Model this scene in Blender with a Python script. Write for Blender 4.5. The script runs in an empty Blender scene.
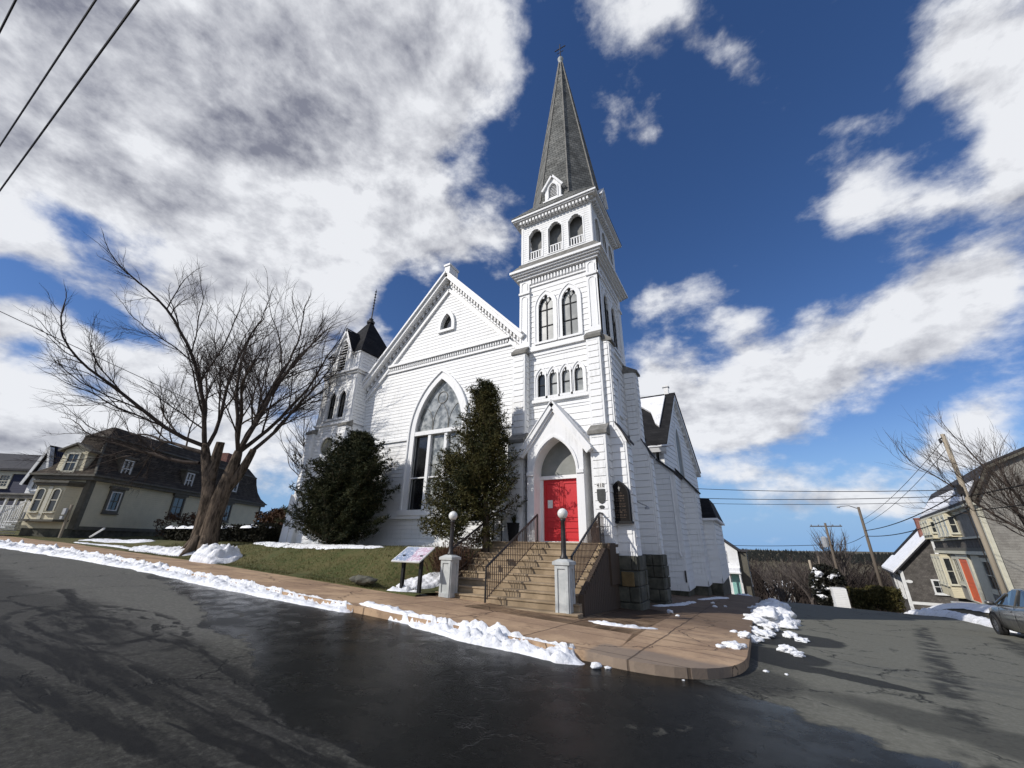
import bpy, math, random
from mathutils import Vector, Matrix, noise
from mathutils.geometry import tessellate_polygon
import numpy as np
R = math.radians
rnd = random.Random(7)
scene = bpy.context.scene
COL = scene.collection

# ------------------------------------------------------------------ camera
# world axes: X runs along the church front (right), Y into the church, Z up
FW = Vector((-0.459, 0.8083, 0.3687)).normalized()
cam = bpy.data.cameras.new('camera')
cam_o = bpy.data.objects.new('camera', cam); COL.objects.link(cam_o)
f_px = 397.0; pitch = R(21.75); roll = R(1.0); yaw = R(-29.7)
def _basis():
    cp, sp = math.cos(pitch), math.sin(pitch)
    fw = Vector((0, cp, sp)); rt = Vector((1, 0, 0)); up = rt.cross(fw)
    c, s = math.cos(roll), math.sin(roll)
    r = c*rt + s*up; u = -s*rt + c*up
    F = Vector((math.cos(yaw), math.sin(yaw), 0)); S = Vector((-math.sin(yaw), math.cos(yaw), 0)); Z = Vector((0, 0, 1))
    conv = lambda v: Vector((v.dot(F), v.dot(S), v.dot(Z)))
    return conv(fw), conv(r), conv(u)
FWD, RGT, UPV = _basis()
mw = Matrix.Identity(4)
for i in range(3):
    mw[i][0] = RGT[i]; mw[i][1] = UPV[i]; mw[i][2] = -FWD[i]
mw[2][3] = 1.6
cam_o.matrix_world = mw
cam.sensor_width = 36.0; cam.lens = 36.0*f_px/1024.0
cam.clip_start = 0.05; cam.clip_end = 6000
scene.camera = cam_o

# ------------------------------------------------------------------ light
SUN_AZ, SUN_EL = R(36.5), R(34)
SUN = Vector((-math.sin(SUN_AZ)*math.cos(SUN_EL), -math.cos(SUN_AZ)*math.cos(SUN_EL), math.sin(SUN_EL)))
sl = bpy.data.lights.new('sun', 'SUN'); sl.energy = 3.7; sl.angle = R(0.53); sl.color = (1.0, 0.955, 0.89)
so = bpy.data.objects.new('sun', sl); COL.objects.link(so); so.rotation_euler = SUN.to_track_quat('Z', 'Y').to_euler()
so.location = SUN*60
scene.view_settings.view_transform = 'Standard'; scene.view_settings.look = 'None'
scene.view_settings.exposure = 0.10; scene.view_settings.gamma = 1.0
scene.render.engine = 'CYCLES'

class NT:
    """tiny helper for node graphs"""
    def __init__(s, tree): s.t = tree; s.n = tree.nodes; s.l = tree.links
    def node(s, ty, **kw):
        n = s.n.new(ty)
        for k, v in kw.items(): setattr(n, k, v)
        return n
    def put(s, sock, v):
        if isinstance(v, bpy.types.NodeSocket): s.l.new(v, sock)
        else: sock.default_value = v
    def m(s, op, a, b=None, c=None, clamp=False):
        n = s.node('ShaderNodeMath', operation=op, use_clamp=clamp)
        s.put(n.inputs[0], a)
        if b is not None: s.put(n.inputs[1], b)
        if c is not None: s.put(n.inputs[2], c)
        return n.outputs[0]
    def vm(s, op, a, b=None, out=0):
        n = s.node('ShaderNodeVectorMath', operation=op)
        s.put(n.inputs[0], a)
        if b is not None: s.put(n.inputs[3 if op == 'SCALE' else 1], b)
        return n.outputs['Value'] if op in ('DOT_PRODUCT', 'LENGTH') else n.outputs[0]
    def mr(s, v, a, b, c=0.0, d=1.0, smooth=True):
        n = s.node('ShaderNodeMapRange'); n.interpolation_type = 'SMOOTHSTEP' if smooth else 'LINEAR'
        s.put(n.inputs[0], v); s.put(n.inputs[1], a); s.put(n.inputs[2], b); s.put(n.inputs[3], c); s.put(n.inputs[4], d)
        return n.outputs[0]
    def mix(s, f, a, b, mode='MIX'):
        n = s.node('ShaderNodeMix', data_type='RGBA', blend_type=mode)
        s.put(n.inputs[0], f); s.put(n.inputs[6], a); s.put(n.inputs[7], b)
        return n.outputs[2]
    def noise(s, vec, scale, detail=4.0, rough=0.5, dist=0.0, out='Fac'):
        n = s.node('ShaderNodeTexNoise'); n.inputs['Scale'].default_value = scale
        n.inputs['Detail'].default_value = detail; n.inputs['Roughness'].default_value = rough
        n.inputs['Distortion'].default_value = dist
        if vec is not None: s.l.new(vec, n.inputs['Vector'])
        return n.outputs[out]
    def xyz(s, v):
        n = s.node('ShaderNodeSeparateXYZ'); s.l.new(v, n.inputs[0]); return n.outputs
    def comb(s, x, y, z):
        n = s.node('ShaderNodeCombineXYZ')
        for i, v in enumerate((x, y, z)): s.put(n.inputs[i], v)
        return n.outputs[0]
def rgb(r, g, b): return (r, g, b, 1.0)

# ------------------------------------------------------------------ sky with broken cloud
world = bpy.data.worlds.new('World'); scene.world = world; world.use_nodes = True
W = NT(world.node_tree)
for n in list(W.n): W.n.remove(n)
wout = W.node('ShaderNodeOutputWorld'); bg = W.node('ShaderNodeBackground'); W.l.new(bg.outputs[0], wout.inputs[0])
sky = W.node('ShaderNodeTexSky', sky_type='NISHITA'); sky.sun_disc = False
sky.sun_elevation = SUN_EL; sky.sun_rotation = math.atan2(SUN.x, SUN.y); sky.air_density = 1.0; sky.dust_density = 0.2; sky.ozone_density = 2.0
tc = W.node('ShaderNodeTexCoord'); d0 = tc.outputs['Generated']
dn = W.vm('NORMALIZE', d0)
def ray(px, py): return (FWD + (px-512)/f_px*RGT - (py-384)/f_px*UPV)
def lobe_nodes(vec, px, py, rx, ry, rot, w):
    c = ray(px, py); L = c.length; cn = c.normalized()
    ca, sa = math.cos(R(rot)), math.sin(R(rot))
    a = ray(px+rx*ca, py-rx*sa); b = ray(px+ry*sa, py+ry*ca)
    U = (a/a.dot(cn)-cn); V = (b/b.dot(cn)-cn)
    # dual basis in the tangent plane
    uu, vv, uv = U.dot(U), V.dot(V), U.dot(V); det = uu*vv-uv*uv
    Ud = (U*vv - V*uv)/det; Vd = (V*uu - U*uv)/det
    q = W.m('MAXIMUM', W.vm('DOT_PRODUCT', vec, tuple(cn)), 0.02)
    u = W.m('DIVIDE', W.vm('DOT_PRODUCT', vec, tuple(Ud)), q); v = W.m('DIVIDE', W.vm('DOT_PRODUCT', vec, tuple(Vd)), q)
    r2 = W.m('ADD', W.m('MULTIPLY', u, u), W.m('MULTIPLY', v, v))
    e = W.m('EXPONENT', W.m('MULTIPLY', r2, -0.9))
    return W.m('MULTIPLY', e, w)
def field(vec, lobes):
    tot = None
    for L in lobes:
        x = lobe_nodes(vec, *L); tot = x if tot is None else W.m('ADD', tot, x)
    return tot
# cloud-plane coordinates: noise lives on a layer overhead, so it shrinks to the horizon
sx, sy, sz = W.xyz(dn)[0], W.xyz(dn)[1], W.xyz(dn)[2]
den = W.m('ADD', W.m('MAXIMUM', sz, 0.0), 0.22)
cp = W.comb(W.m('DIVIDE', sx, den), W.m('DIVIDE', sy, den), 0.37)
wn = W.noise(dn, 2.6, 4, 0.55, out='Color')
warp = W.vm('SCALE', W.vm('SUBTRACT', wn, (0.5, 0.5, 0.5)), 0.16)
dw = W.vm('NORMALIZE', W.vm('ADD', dn, warp))
CL = [  # px, py, rx, ry, rot, weight: where cloud stands in the sky
 (230,60,240,110,0,1.0),(400,60,130,85,0,.8),(120,150,120,60,20,.8),(300,190,160,90,-20,1.0),(350,270,90,70,0,.7),
 (60,10,120,60,0,.7),(10,170,55,40,0,.35),(200,150,120,70,0,.6),(20,245,50,22,0,.6),(20,325,75,40,10,1.0),(20,420,140,50,0,1.0),(180,345,110,45,0,.75),
 (280,420,120,70,0,.8),(60,470,90,25,0,.6),(230,300,100,50,0,.7),(495,240,36,20,30,.25),
 (850,345,130,48,22,1.0),(960,285,90,45,10,1.0),(760,390,60,40,0,.7),(730,330,42,26,-30,.55),(700,300,50,16,10,.4),
 (660,385,42,28,0,.8),(700,425,70,26,0,.8),(660,300,34,12,20,.3),
 (965,70,60,62,-20,1.0),(1010,150,50,60,0,.9),(1030,20,80,50,0,.6),(640,14,70,34,-10,.62),(645,135,52,40,20,.62),(760,90,36,56,20,.52),(850,195,44,28,30,.8),(850,130,30,20,0,.5),(920,205,60,18,10,.45),(700,60,60,20,20,.35),(480,245,60,26,10,.45),
 (55,215,50,26,-35,-.62),(95,225,40,14,-20,-.4),(110,318,60,18,-25,-1.1),(30,350,30,16,10,-.5),(22,120,18,26,0,-.5),(400,300,24,30,0,-.9),(10,265,26,18,0,-.8),(560,60,28,90,-10,-.5),(205,340,40,16,0,-.5),
 (760,475,70,16,0,.7),(830,500,110,13,0,.8),(720,520,80,8,0,.45),(985,430,70,34,12,1.0),(920,470,70,20,10,.55),(770,540,90,7,0,.3),
]
GR = [(230,50,230,90,0,1.0),(420,95,90,60,0,.55),(330,140,110,60,0,.6),(20,300,60,30,0,.5),(300,330,90,40,0,.4),(20,455,140,20,0,.35),(860,375,110,22,20,.55),(990,320,80,22,10,.5),(1000,120,50,40,0,.45),(840,506,100,7,0,.8),(960,455,80,18,10,.6),(130,110,90,40,0,.5),(620,5,80,30,0,.4)]
dens = field(dw, CL)
dq = W.vm('MULTIPLY', dn, (1.0, 1.0, 1.7)); n1 = W.noise(dq, 3.6, 10, 0.60, 0.15); n2 = W.noise(dq, 13.0, 7, 0.60)
n1s = W.noise(W.vm('ADD', dq, (SUN.x*0.05, SUN.y*0.05, SUN.z*0.10)), 3.6, 10, 0.60, 0.15); n2s = W.noise(W.vm('ADD', dq, (SUN.x*0.018, SUN.y*0.018, SUN.z*0.03)), 13.0, 7, 0.60)
fb = W.m('ADD', W.m('MULTIPLY', W.m('SUBTRACT', n1, 0.5), 2.3), W.m('MULTIPLY', W.m('SUBTRACT', n2, 0.5), 0.9))
dd = W.m('ADD', dens, fb)
# behind the camera: unseen extra cloud, added to brighten walls in shade
fwd = W.vm('DOT_PRODUCT', dn, tuple(FWD))
back = W.mr(fwd, 0.1, -0.3)
dd = W.m('ADD', dd, W.m('MULTIPLY', back, 0.58))
alpha = W.mr(dd, 0.27, 0.92)
gray = W.m('ADD', field(dw, GR), W.m('MULTIPLY', W.m('SUBTRACT', W.noise(dq, 5.0, 8, 0.58), 0.5), 2.2))
thick = W.mr(dd, 0.7, 1.7)
gm = W.m('MULTIPLY', W.mr(gray, 0.05, 1.0), W.m('ADD', W.m('MULTIPLY', thick, 0.5), 0.5), clamp=True)
relief = W.m('ADD', W.m('MULTIPLY', W.m('SUBTRACT', n1, n1s), 3.4), W.m('MULTIPLY', W.m('SUBTRACT', n2, n2s), 0.9))
gm = W.m('SUBTRACT', W.m('ADD', W.m('MULTIPLY', gm, 0.60), 0.10), relief, clamp=True)
ccol = W.mix(gm, rgb(0.80, 0.815, 0.85), rgb(0.215, 0.225, 0.28))
skyc = W.vm('SCALE', sky.outputs[0], 0.118)
hs = W.node('ShaderNodeHueSaturation'); W.l.new(skyc, hs.inputs['Color']); hs.inputs['Saturation'].default_value = 1.15; hs.inputs['Value'].default_value = 0.80
sk1 = W.mix(1.0, hs.outputs[0], rgb(0.74, 0.81, 1.04), 'MULTIPLY')
sk2 = W.mix(W.mr(sz, 0.26, -0.02), sk1, rgb(0.235, 0.42, 0.70))
allc = W.mix(W.m('MULTIPLY', alpha, 0.97), sk2, ccol)
W.l.new(allc, bg.inputs[0]); bg.inputs[1].default_value = 1.0

# ------------------------------------------------------------------ materials
def newmat(name):
    m = bpy.data.materials.new(name); m.use_nodes = True
    t = NT(m.node_tree); b = t.n['Principled BSDF']
    return m, t, b
def bump(t, b, h, dist=0.01, strength=0.6):
    n = t.node('ShaderNodeBump'); n.inputs['Strength'].default_value = strength; n.inputs['Distance'].default_value = dist
    t.l.new(h, n.inputs['Height']); t.l.new(n.outputs[0], b.inputs['Normal'])
def objc(t): return t.node('ShaderNodeNewGeometry').outputs['Position']
def mottled(name, c1, c2, scale=3.0, rough=0.7, bdist=0.0, bscale=30.0, metallic=0.0, rough2=None, contrast=(0.35, 0.65), spec=0.5):
    m, t, b = newmat(name); P = objc(t)
    n = t.noise(P, scale, 6, 0.6); f = t.mr(n, *contrast)
    n3 = t.noise(P, scale*7, 4, 0.6)
    f2 = t.m('ADD', t.m('MULTIPLY', f, 0.7), t.m('MULTIPLY', n3, 0.3), clamp=True)
    t.l.new(t.mix(f2, rgb(*c1), rgb(*c2)), b.inputs['Base Color'])
    b.inputs['Roughness'].default_value = rough; b.inputs['Metallic'].default_value = metallic
    b.inputs['Specular IOR Level'].default_value = spec
    if rough2 is not None: t.l.new(t.mr(n, 0.3, 0.7, rough, rough2), b.inputs['Roughness'])
    if bdist: bump(t, b, t.noise(P, bscale, 5, 0.6), bdist)
    return m
def brickmat(name, c1, c2, cm, bw, rh, mortar=0.006, rough=0.85, axis='XY', bdist=0.01, bias=0.0, dark=(0.6, 1.0)):
    m, t, b = newmat(name); P = objc(t); x, y, z = t.xyz(P)[0], t.xyz(P)[1], t.xyz(P)[2]
    u = t.m('ADD', x, y) if axis == 'XY' else (t.m('SUBTRACT', x, y) if axis == 'D' else x)
    v = z if axis != 'G' else y
    vec = t.comb(u, v, 0.0)
    br = t.node('ShaderNodeTexBrick'); t.l.new(vec, br.inputs['Vector'])
    br.inputs['Scale'].default_value = 1.0; br.inputs['Brick Width'].default_value = bw; br.inputs['Row Height'].default_value = rh
    br.inputs['Mortar Size'].default_value = mortar; br.inputs['Bias'].default_value = bias
    br.inputs['Color1'].default_value = rgb(*c1); br.inputs['Color2'].default_value = rgb(*c2); br.inputs['Mortar'].default_value = rgb(*cm)
    n = t.noise(P, 1.7, 5, 0.6); k = t.mr(n, 0.3, 0.7, dark[0], dark[1])
    col = t.vm('SCALE', br.outputs['Color'], k); t.l.new(col, b.inputs['Base Color'])
    b.inputs['Roughness'].default_value = rough; b.inputs['Specular IOR Level'].default_value = 0.22
    h = t.m('ADD', t.m('SUBTRACT', 1.0, br.outputs['Fac']), t.m('MULTIPLY', t.noise(P, 25, 3), 0.35))
    bump(t, b, h, bdist)
    return m
def streaky(name, c1, c2, rough=0.6, amount=0.5, fine=14.0):
    """painted timber with faint vertical run-off stains and wear"""
    m, t, b = newmat(name); P = objc(t); x, y, z = t.xyz(P)[0], t.xyz(P)[1], t.xyz(P)[2]
    v = t.comb(t.m('MULTIPLY', x, fine), t.m('MULTIPLY', y, fine), t.m('MULTIPLY', z, 1.2))
    s1 = t.noise(v, 1.0, 4, 0.6); s2 = t.noise(P, 0.9, 5, 0.6); s3 = t.noise(P, 22.0, 4, 0.65)
    f = t.m('ADD', t.m('ADD', t.m('MULTIPLY', s1, 0.45), t.m('MULTIPLY', s2, 0.35)), t.m('MULTIPLY', s3, 0.2))
    f = t.m('MULTIPLY', t.mr(f, 0.50, 0.72), amount)
    t.l.new(t.mix(f, rgb(*c1), rgb(*c2)), b.inputs['Base Color']); b.inputs['Roughness'].default_value = rough
    bump(t, b, s3, 0.002, 0.5)
    return m
MT = {}
MT['white'] = streaky('white_painted_board', (0.79, 0.79, 0.78), (0.46, 0.46, 0.43), 0.6, 0.75)
MT['trim'] = streaky('white_trim_paint', (0.79, 0.79, 0.785), (0.48, 0.48, 0.46), 0.55, 0.6)
MT['cap'] = mottled('weathered_grey_cap', (0.12, 0.115, 0.10), (0.24, 0.23, 0.21), 5, 0.8, 0.004)
MT['louver'] = mottled('dark_belfry_screen', (0.14, 0.142, 0.138), (0.22, 0.218, 0.205), 6, 0.7)
MT['tymp'] = mottled('grey_tympanum_board', (0.17, 0.18, 0.165), (0.24, 0.245, 0.225), 3, 0.6)
MT['spire'] = brickmat('grey_spire_shingle', (0.135, 0.138, 0.13), (0.205, 0.205, 0.19), (0.05, 0.05, 0.048), 0.30, 0.19, 0.012, 0.9, 'XY', 0.02, dark=(0.6, 1.15))
MT['black_roof'] = brickmat('black_asphalt_shingle', (0.014, 0.014, 0.016), (0.026, 0.026, 0.028), (0.006, 0.006, 0.006), 0.35, 0.18, 0.008, 0.85, 'XY', 0.006)
MT['stone'] = mottled('rough_granite_block', (0.035, 0.036, 0.028), (0.13, 0.125, 0.095), 2.3, 0.9, 0.03, 9)
MT['stone_warm'] = mottled('rusty_granite_block', (0.10, 0.07, 0.03), (0.20, 0.14, 0.06), 3, 0.9, 0.03, 9)
MT['mortar'] = mottled('dark_mortar', (0.03, 0.03, 0.027), (0.07, 0.068, 0.06), 5, 0.95)
MT['step'] = mottled('sandstone_step', (0.20, 0.145, 0.085), (0.37, 0.28, 0.18), 2.2, 0.85, 0.006, 30)
MT['stairwood'] = streaky('brown_stained_boards', (0.070, 0.048, 0.032), (0.028, 0.020, 0.014), 0.85, 0.9, 9)
MT['iron'] = mottled('black_iron', (0.012, 0.012, 0.013), (0.035, 0.028, 0.024), 9, 0.45, 0.0005)
MT['brown_iron'] = mottled('rust_brown_iron', (0.045, 0.028, 0.02), (0.11, 0.07, 0.05), 9, 0.55)
MT['door'] = streaky('red_door_paint', (0.50, 0.010, 0.015), (0.26, 0.008, 0.010), 0.5, 0.6)
MT['globe'] = mottled('milk_glass_globe', (0.80, 0.80, 0.77), (0.66, 0.66, 0.62), 6, 0.25)
MT['pier'] = mottled('pale_concrete_pier', (0.36, 0.38, 0.37), (0.55, 0.56, 0.54), 3.5, 0.75, 0.004, 40)
MT['black_sign'] = mottled('black_sign_board', (0.006, 0.005, 0.005), (0.012, 0.010, 0.009), 6, 0.7, spec=0.15)
MT['gold'] = mottled('dull_gold_lettering', (0.11, 0.07, 0.045), (0.17, 0.11, 0.07), 8, 0.6)
MT['darkgrey'] = mottled('dark_bronze_plaque', (0.02, 0.022, 0.02), (0.045, 0.047, 0.043), 12, 0.45)
MT['black'] = mottled('black_paint', (0.008, 0.008, 0.009), (0.015, 0.015, 0.016), 6, 0.6, spec=0.25)
MT['paper'] = mottled('white_paper', (0.74, 0.72, 0.68), (0.60, 0.60, 0.58), 20, 0.8)
MT['snow'] = None
MT['siding_olive'] = None
def glassmat(name, c, rough=0.06, bd=0.004, metallic=0.0, c2=None, sc=1.2):
    m, t, b = newmat(name); P = objc(t)
    n = t.noise(P, sc, 4, 0.6)
    t.l.new(t.mix(t.mr(n, 0.35, 0.65), rgb(*c), rgb(*(c2 or c))), b.inputs['Base Color'])
    b.inputs['Roughness'].default_value = rough; b.inputs['IOR'].default_value = 1.52; b.inputs['Coat Weight'].default_value = 0.35
    b.inputs['Coat Roughness'].default_value = rough; b.inputs['Specular IOR Level'].default_value = 0.5
    bump(t, b, t.noise(P, 5.0, 2), bd, 0.25)
    return m
MT['glass'] = glassmat('dark_window_glass', (0.016, 0.018, 0.02), c2=(0.03, 0.034, 0.036))
MT['glass_grey'] = glassmat('painted_cloud_reflection_glass', (0.16, 0.17, 0.165), 0.25, c2=(0.36, 0.37, 0.35))  # pale grey base stands in for bright cloud reflected in the panes
MT['glass_lead'] = glassmat('leaded_church_glass', (0.13, 0.14, 0.135), 0.12, 0.01, c2=(0.42, 0.43, 0.41), sc=3.2)
MT['glass_dark'] = glassmat('dark_lower_glass', (0.010, 0.010, 0.011), 0.08, c2=(0.02, 0.021, 0.022))
MT['rose'] = glassmat('olive_rose_glass', (0.17, 0.16, 0.10), 0.3, c2=(0.25, 0.24, 0.17), sc=5)
# snow
m, t, b = newmat('old_snow'); P = objc(t)
n = t.noise(P, 2.0, 5, 0.6); n2 = t.noise(P, 14, 5, 0.65)
dirt = t.mr(t.m('ADD', t.m('MULTIPLY', n, 0.5), t.m('MULTIPLY', n2, 0.5)), 0.50, 0.68)
t.l.new(t.mix(t.m('MULTIPLY', dirt, 0.6), rgb(0.84, 0.85, 0.87), rgb(0.36, 0.35, 0.33)), b.inputs['Base Color'])
b.inputs['Roughness'].default_value = 0.75; b.inputs['Subsurface Weight'].default_value = 0.0
bump(t, b, t.m('ADD', t.noise(P, 28, 5, 0.7), t.m('MULTIPLY', t.noise(P, 9, 3), 1.5)), 0.02, 0.9)
MT['snow'] = m
def boardmat(name, c1, c2, pitchz, rough=0.75, amt=0.6):
    """horizontal clapboard: saw-tooth relief as bump"""
    m, t, b = newmat(name); P = objc(t); z = t.xyz(P)[2]
    fr = t.m('FRACT', t.m('DIVIDE', z, pitchz))
    n = t.noise(P, 2.0, 5, 0.6); n2 = t.noise(P, 24, 4, 0.6)
    f = t.m('MULTIPLY', t.mr(t.m('ADD', t.m('MULTIPLY', n, 0.6), t.m('MULTIPLY', n2, 0.4)), 0.4, 0.65), amt)
    t.l.new(t.mix(f, rgb(*c1), rgb(*c2)), b.inputs['Base Color']); b.inputs['Roughness'].default_value = rough
    bump(t, b, t.m('SUBTRACT', 1.0, fr), 0.02, 1.0)
    return m
MT['olive'] = boardmat('olive_clapboard', (0.60, 0.54, 0.38), (0.48, 0.44, 0.31), 0.13)
MT['olive_dark'] = mottled('dark_olive_trim', (0.075, 0.07, 0.052), (0.12, 0.11, 0.085), 5, 0.7)
MT['cream'] = mottled('cream_trim', (0.58, 0.56, 0.45), (0.48, 0.46, 0.37), 5, 0.6)
MT['mansard'] = brickmat('brown_mansard_shingle', (0.055, 0.043, 0.032), (0.10, 0.08, 0.06), (0.02, 0.016, 0.012), 0.22, 0.16, 0.01, 0.9, 'XY', 0.02)
MT['navy'] = boardmat('navy_clapboard', (0.012, 0.016, 0.045), (0.018, 0.022, 0.055), 0.13)
MT['housewhite'] = boardmat('white_clapboard', (0.76, 0.76, 0.75), (0.62, 0.62, 0.60), 0.13)
MT['housetrim'] = mottled('house_white_trim', (0.76, 0.76, 0.74), (0.62, 0.62, 0.60), 4, 0.6)
MT['shingle'] = brickmat('grey_cedar_shingle', (0.115, 0.105, 0.095), (0.17, 0.155, 0.14), (0.075, 0.068, 0.062), 0.16, 0.14, 0.006, 0.9, 'XY', 0.012)
MT['shingle2'] = boardmat('pale_grey_clapboard', (0.25, 0.24, 0.215), (0.15, 0.14, 0.125), 0.14, 0.85, 0.9)
MT['brick'] = brickmat('red_brick', (0.30, 0.085, 0.05), (0.22, 0.06, 0.04), (0.25, 0.22, 0.2), 0.22, 0.075, 0.01, 0.9, 'XY', 0.006)
MT['orange'] = streaky('orange_door_paint', (0.65, 0.12, 0.035), (0.5, 0.08, 0.03), 0.5, 0.5)
MT['teal'] = mottled('pale_teal_paint', (0.20, 0.42, 0.38), (0.26, 0.48, 0.44), 4, 0.6)
MT['slate'] = mottled('dark_roof_felt', (0.022, 0.022, 0.026), (0.045, 0.043, 0.046), 2, 0.85, 0.004)
MT['polewood'] = streaky('weathered_pole_wood', (0.34, 0.29, 0.22), (0.20, 0.17, 0.13), 0.85, 0.9, 8)
MT['polewood_dark'] = streaky('dark_pole_wood', (0.13, 0.105, 0.08), (0.07, 0.055, 0.045), 0.85, 0.9, 8)
MT['bark'] = None
def barkmat(name, c1, c2, bd=0.03):
    m, t, b = newmat(name); P = objc(t); x, y, z = t.xyz(P)[0], t.xyz(P)[1], t.xyz(P)[2]
    v = t.comb(t.m('MULTIPLY', x, 9), t.m('MULTIPLY', y, 9), t.m('MULTIPLY', z, 2.0))
    s1 = t.noise(v, 1.2, 6, 0.65); s2 = t.noise(P, 1.1, 3)
    t.l.new(t.mix(t.mr(t.m('ADD', t.m('MULTIPLY', s1, 0.7), t.m('MULTIPLY', s2, 0.3)), 0.40, 0.60), rgb(*c1), rgb(*c2)), b.inputs['Base Color'])
    b.inputs['Roughness'].default_value = 0.95; b.inputs['Specular IOR Level'].default_value = 0.15; bump(t, b, s1, bd*2.5, 1.0)
    return m
MT['bark'] = barkmat('maple_bark', (0.035, 0.027, 0.02), (0.15, 0.115, 0.085))
MT['twig'] = mottled('bare_twig', (0.032, 0.026, 0.022), (0.085, 0.066, 0.055), 3, 0.9, spec=0.15)
MT['twig_grey'] = mottled('grey_bare_twig', (0.055, 0.045, 0.04), (0.12, 0.10, 0.088), 3, 0.85)
def leafmat(name, c1, c2, c3):
    m, t, b = newmat(name); P = objc(t)
    n = t.noise(P, 1.3, 4, 0.6); n2 = t.noise(P, 11, 3, 0.6)
    c = t.mix(t.mr(n, 0.38, 0.62), rgb(*c1), rgb(*c2)); c = t.mix(t.mr(n2, 0.5, 0.72), c, rgb(*c3))
    t.l.new(c, b.inputs['Base Color']); b.inputs['Roughness'].default_value = 0.75; b.inputs['Specular IOR Level'].default_value = 0.2
    return m
MT['yew'] = leafmat('dark_yew_leaf', (0.012, 0.019, 0.008), (0.030, 0.036, 0.012), (0.085, 0.066, 0.026))
MT['cedar'] = leafmat('olive_cedar_leaf', (0.022, 0.028, 0.009), (0.058, 0.054, 0.015), (0.12, 0.09, 0.026))
MT['hedge'] = leafmat('dark_hedge_leaf', (0.012, 0.013, 0.008), (0.028, 0.026, 0.015), (0.05, 0.04, 0.022))
MT['brush'] = leafmat('red_brown_brush', (0.06, 0.03, 0.018), (0.10, 0.055, 0.03), (0.15, 0.09, 0.05))
MT['spruce'] = leafmat('spruce_needle', (0.010, 0.013, 0.010), (0.022, 0.022, 0.016), (0.05, 0.04, 0.03))
MT['rust_leaf'] = leafmat('yellow_green_shrub_leaf', (0.035, 0.035, 0.010), (0.07, 0.06, 0.018), (0.11, 0.08, 0.03))
MT['grassblade'] = leafmat('winter_grass_blade', (0.055, 0.060, 0.016), (0.10, 0.088, 0.026), (0.16, 0.125, 0.05))
MT['rubber'] = mottled('tyre_rubber', (0.010, 0.010, 0.010), (0.022, 0.021, 0.02), 8, 0.8)
MT['rim'] = mottled('alloy_rim', (0.42, 0.42, 0.43), (0.55, 0.55, 0.56), 8, 0.3, metallic=0.9)
m, t, b = newmat('grey_car_paint'); P = objc(t)
t.l.new(t.mix(t.mr(t.noise(P, 4, 5, 0.6), 0.45, 0.7), rgb(0.12, 0.118, 0.112), rgb(0.19, 0.18, 0.165)), b.inputs['Base Color'])
b.inputs['Metallic'].default_value = 0.55; b.inputs['Roughness'].default_value = 0.38; b.inputs['Coat Weight'].default_value = 0.8; b.inputs['Coat Roughness'].default_value = 0.12
MT['carpaint'] = m
MT['white_car'] = mottled('white_car_paint', (0.7, 0.7, 0.7), (0.6, 0.6, 0.6), 4, 0.3)
MT['lens'] = glassmat('clear_headlight_lens', (0.5, 0.5, 0.5), 0.1)
MT['insul'] = mottled('grey_transformer_steel', (0.25, 0.26, 0.27), (0.35, 0.36, 0.37), 5, 0.5)

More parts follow.
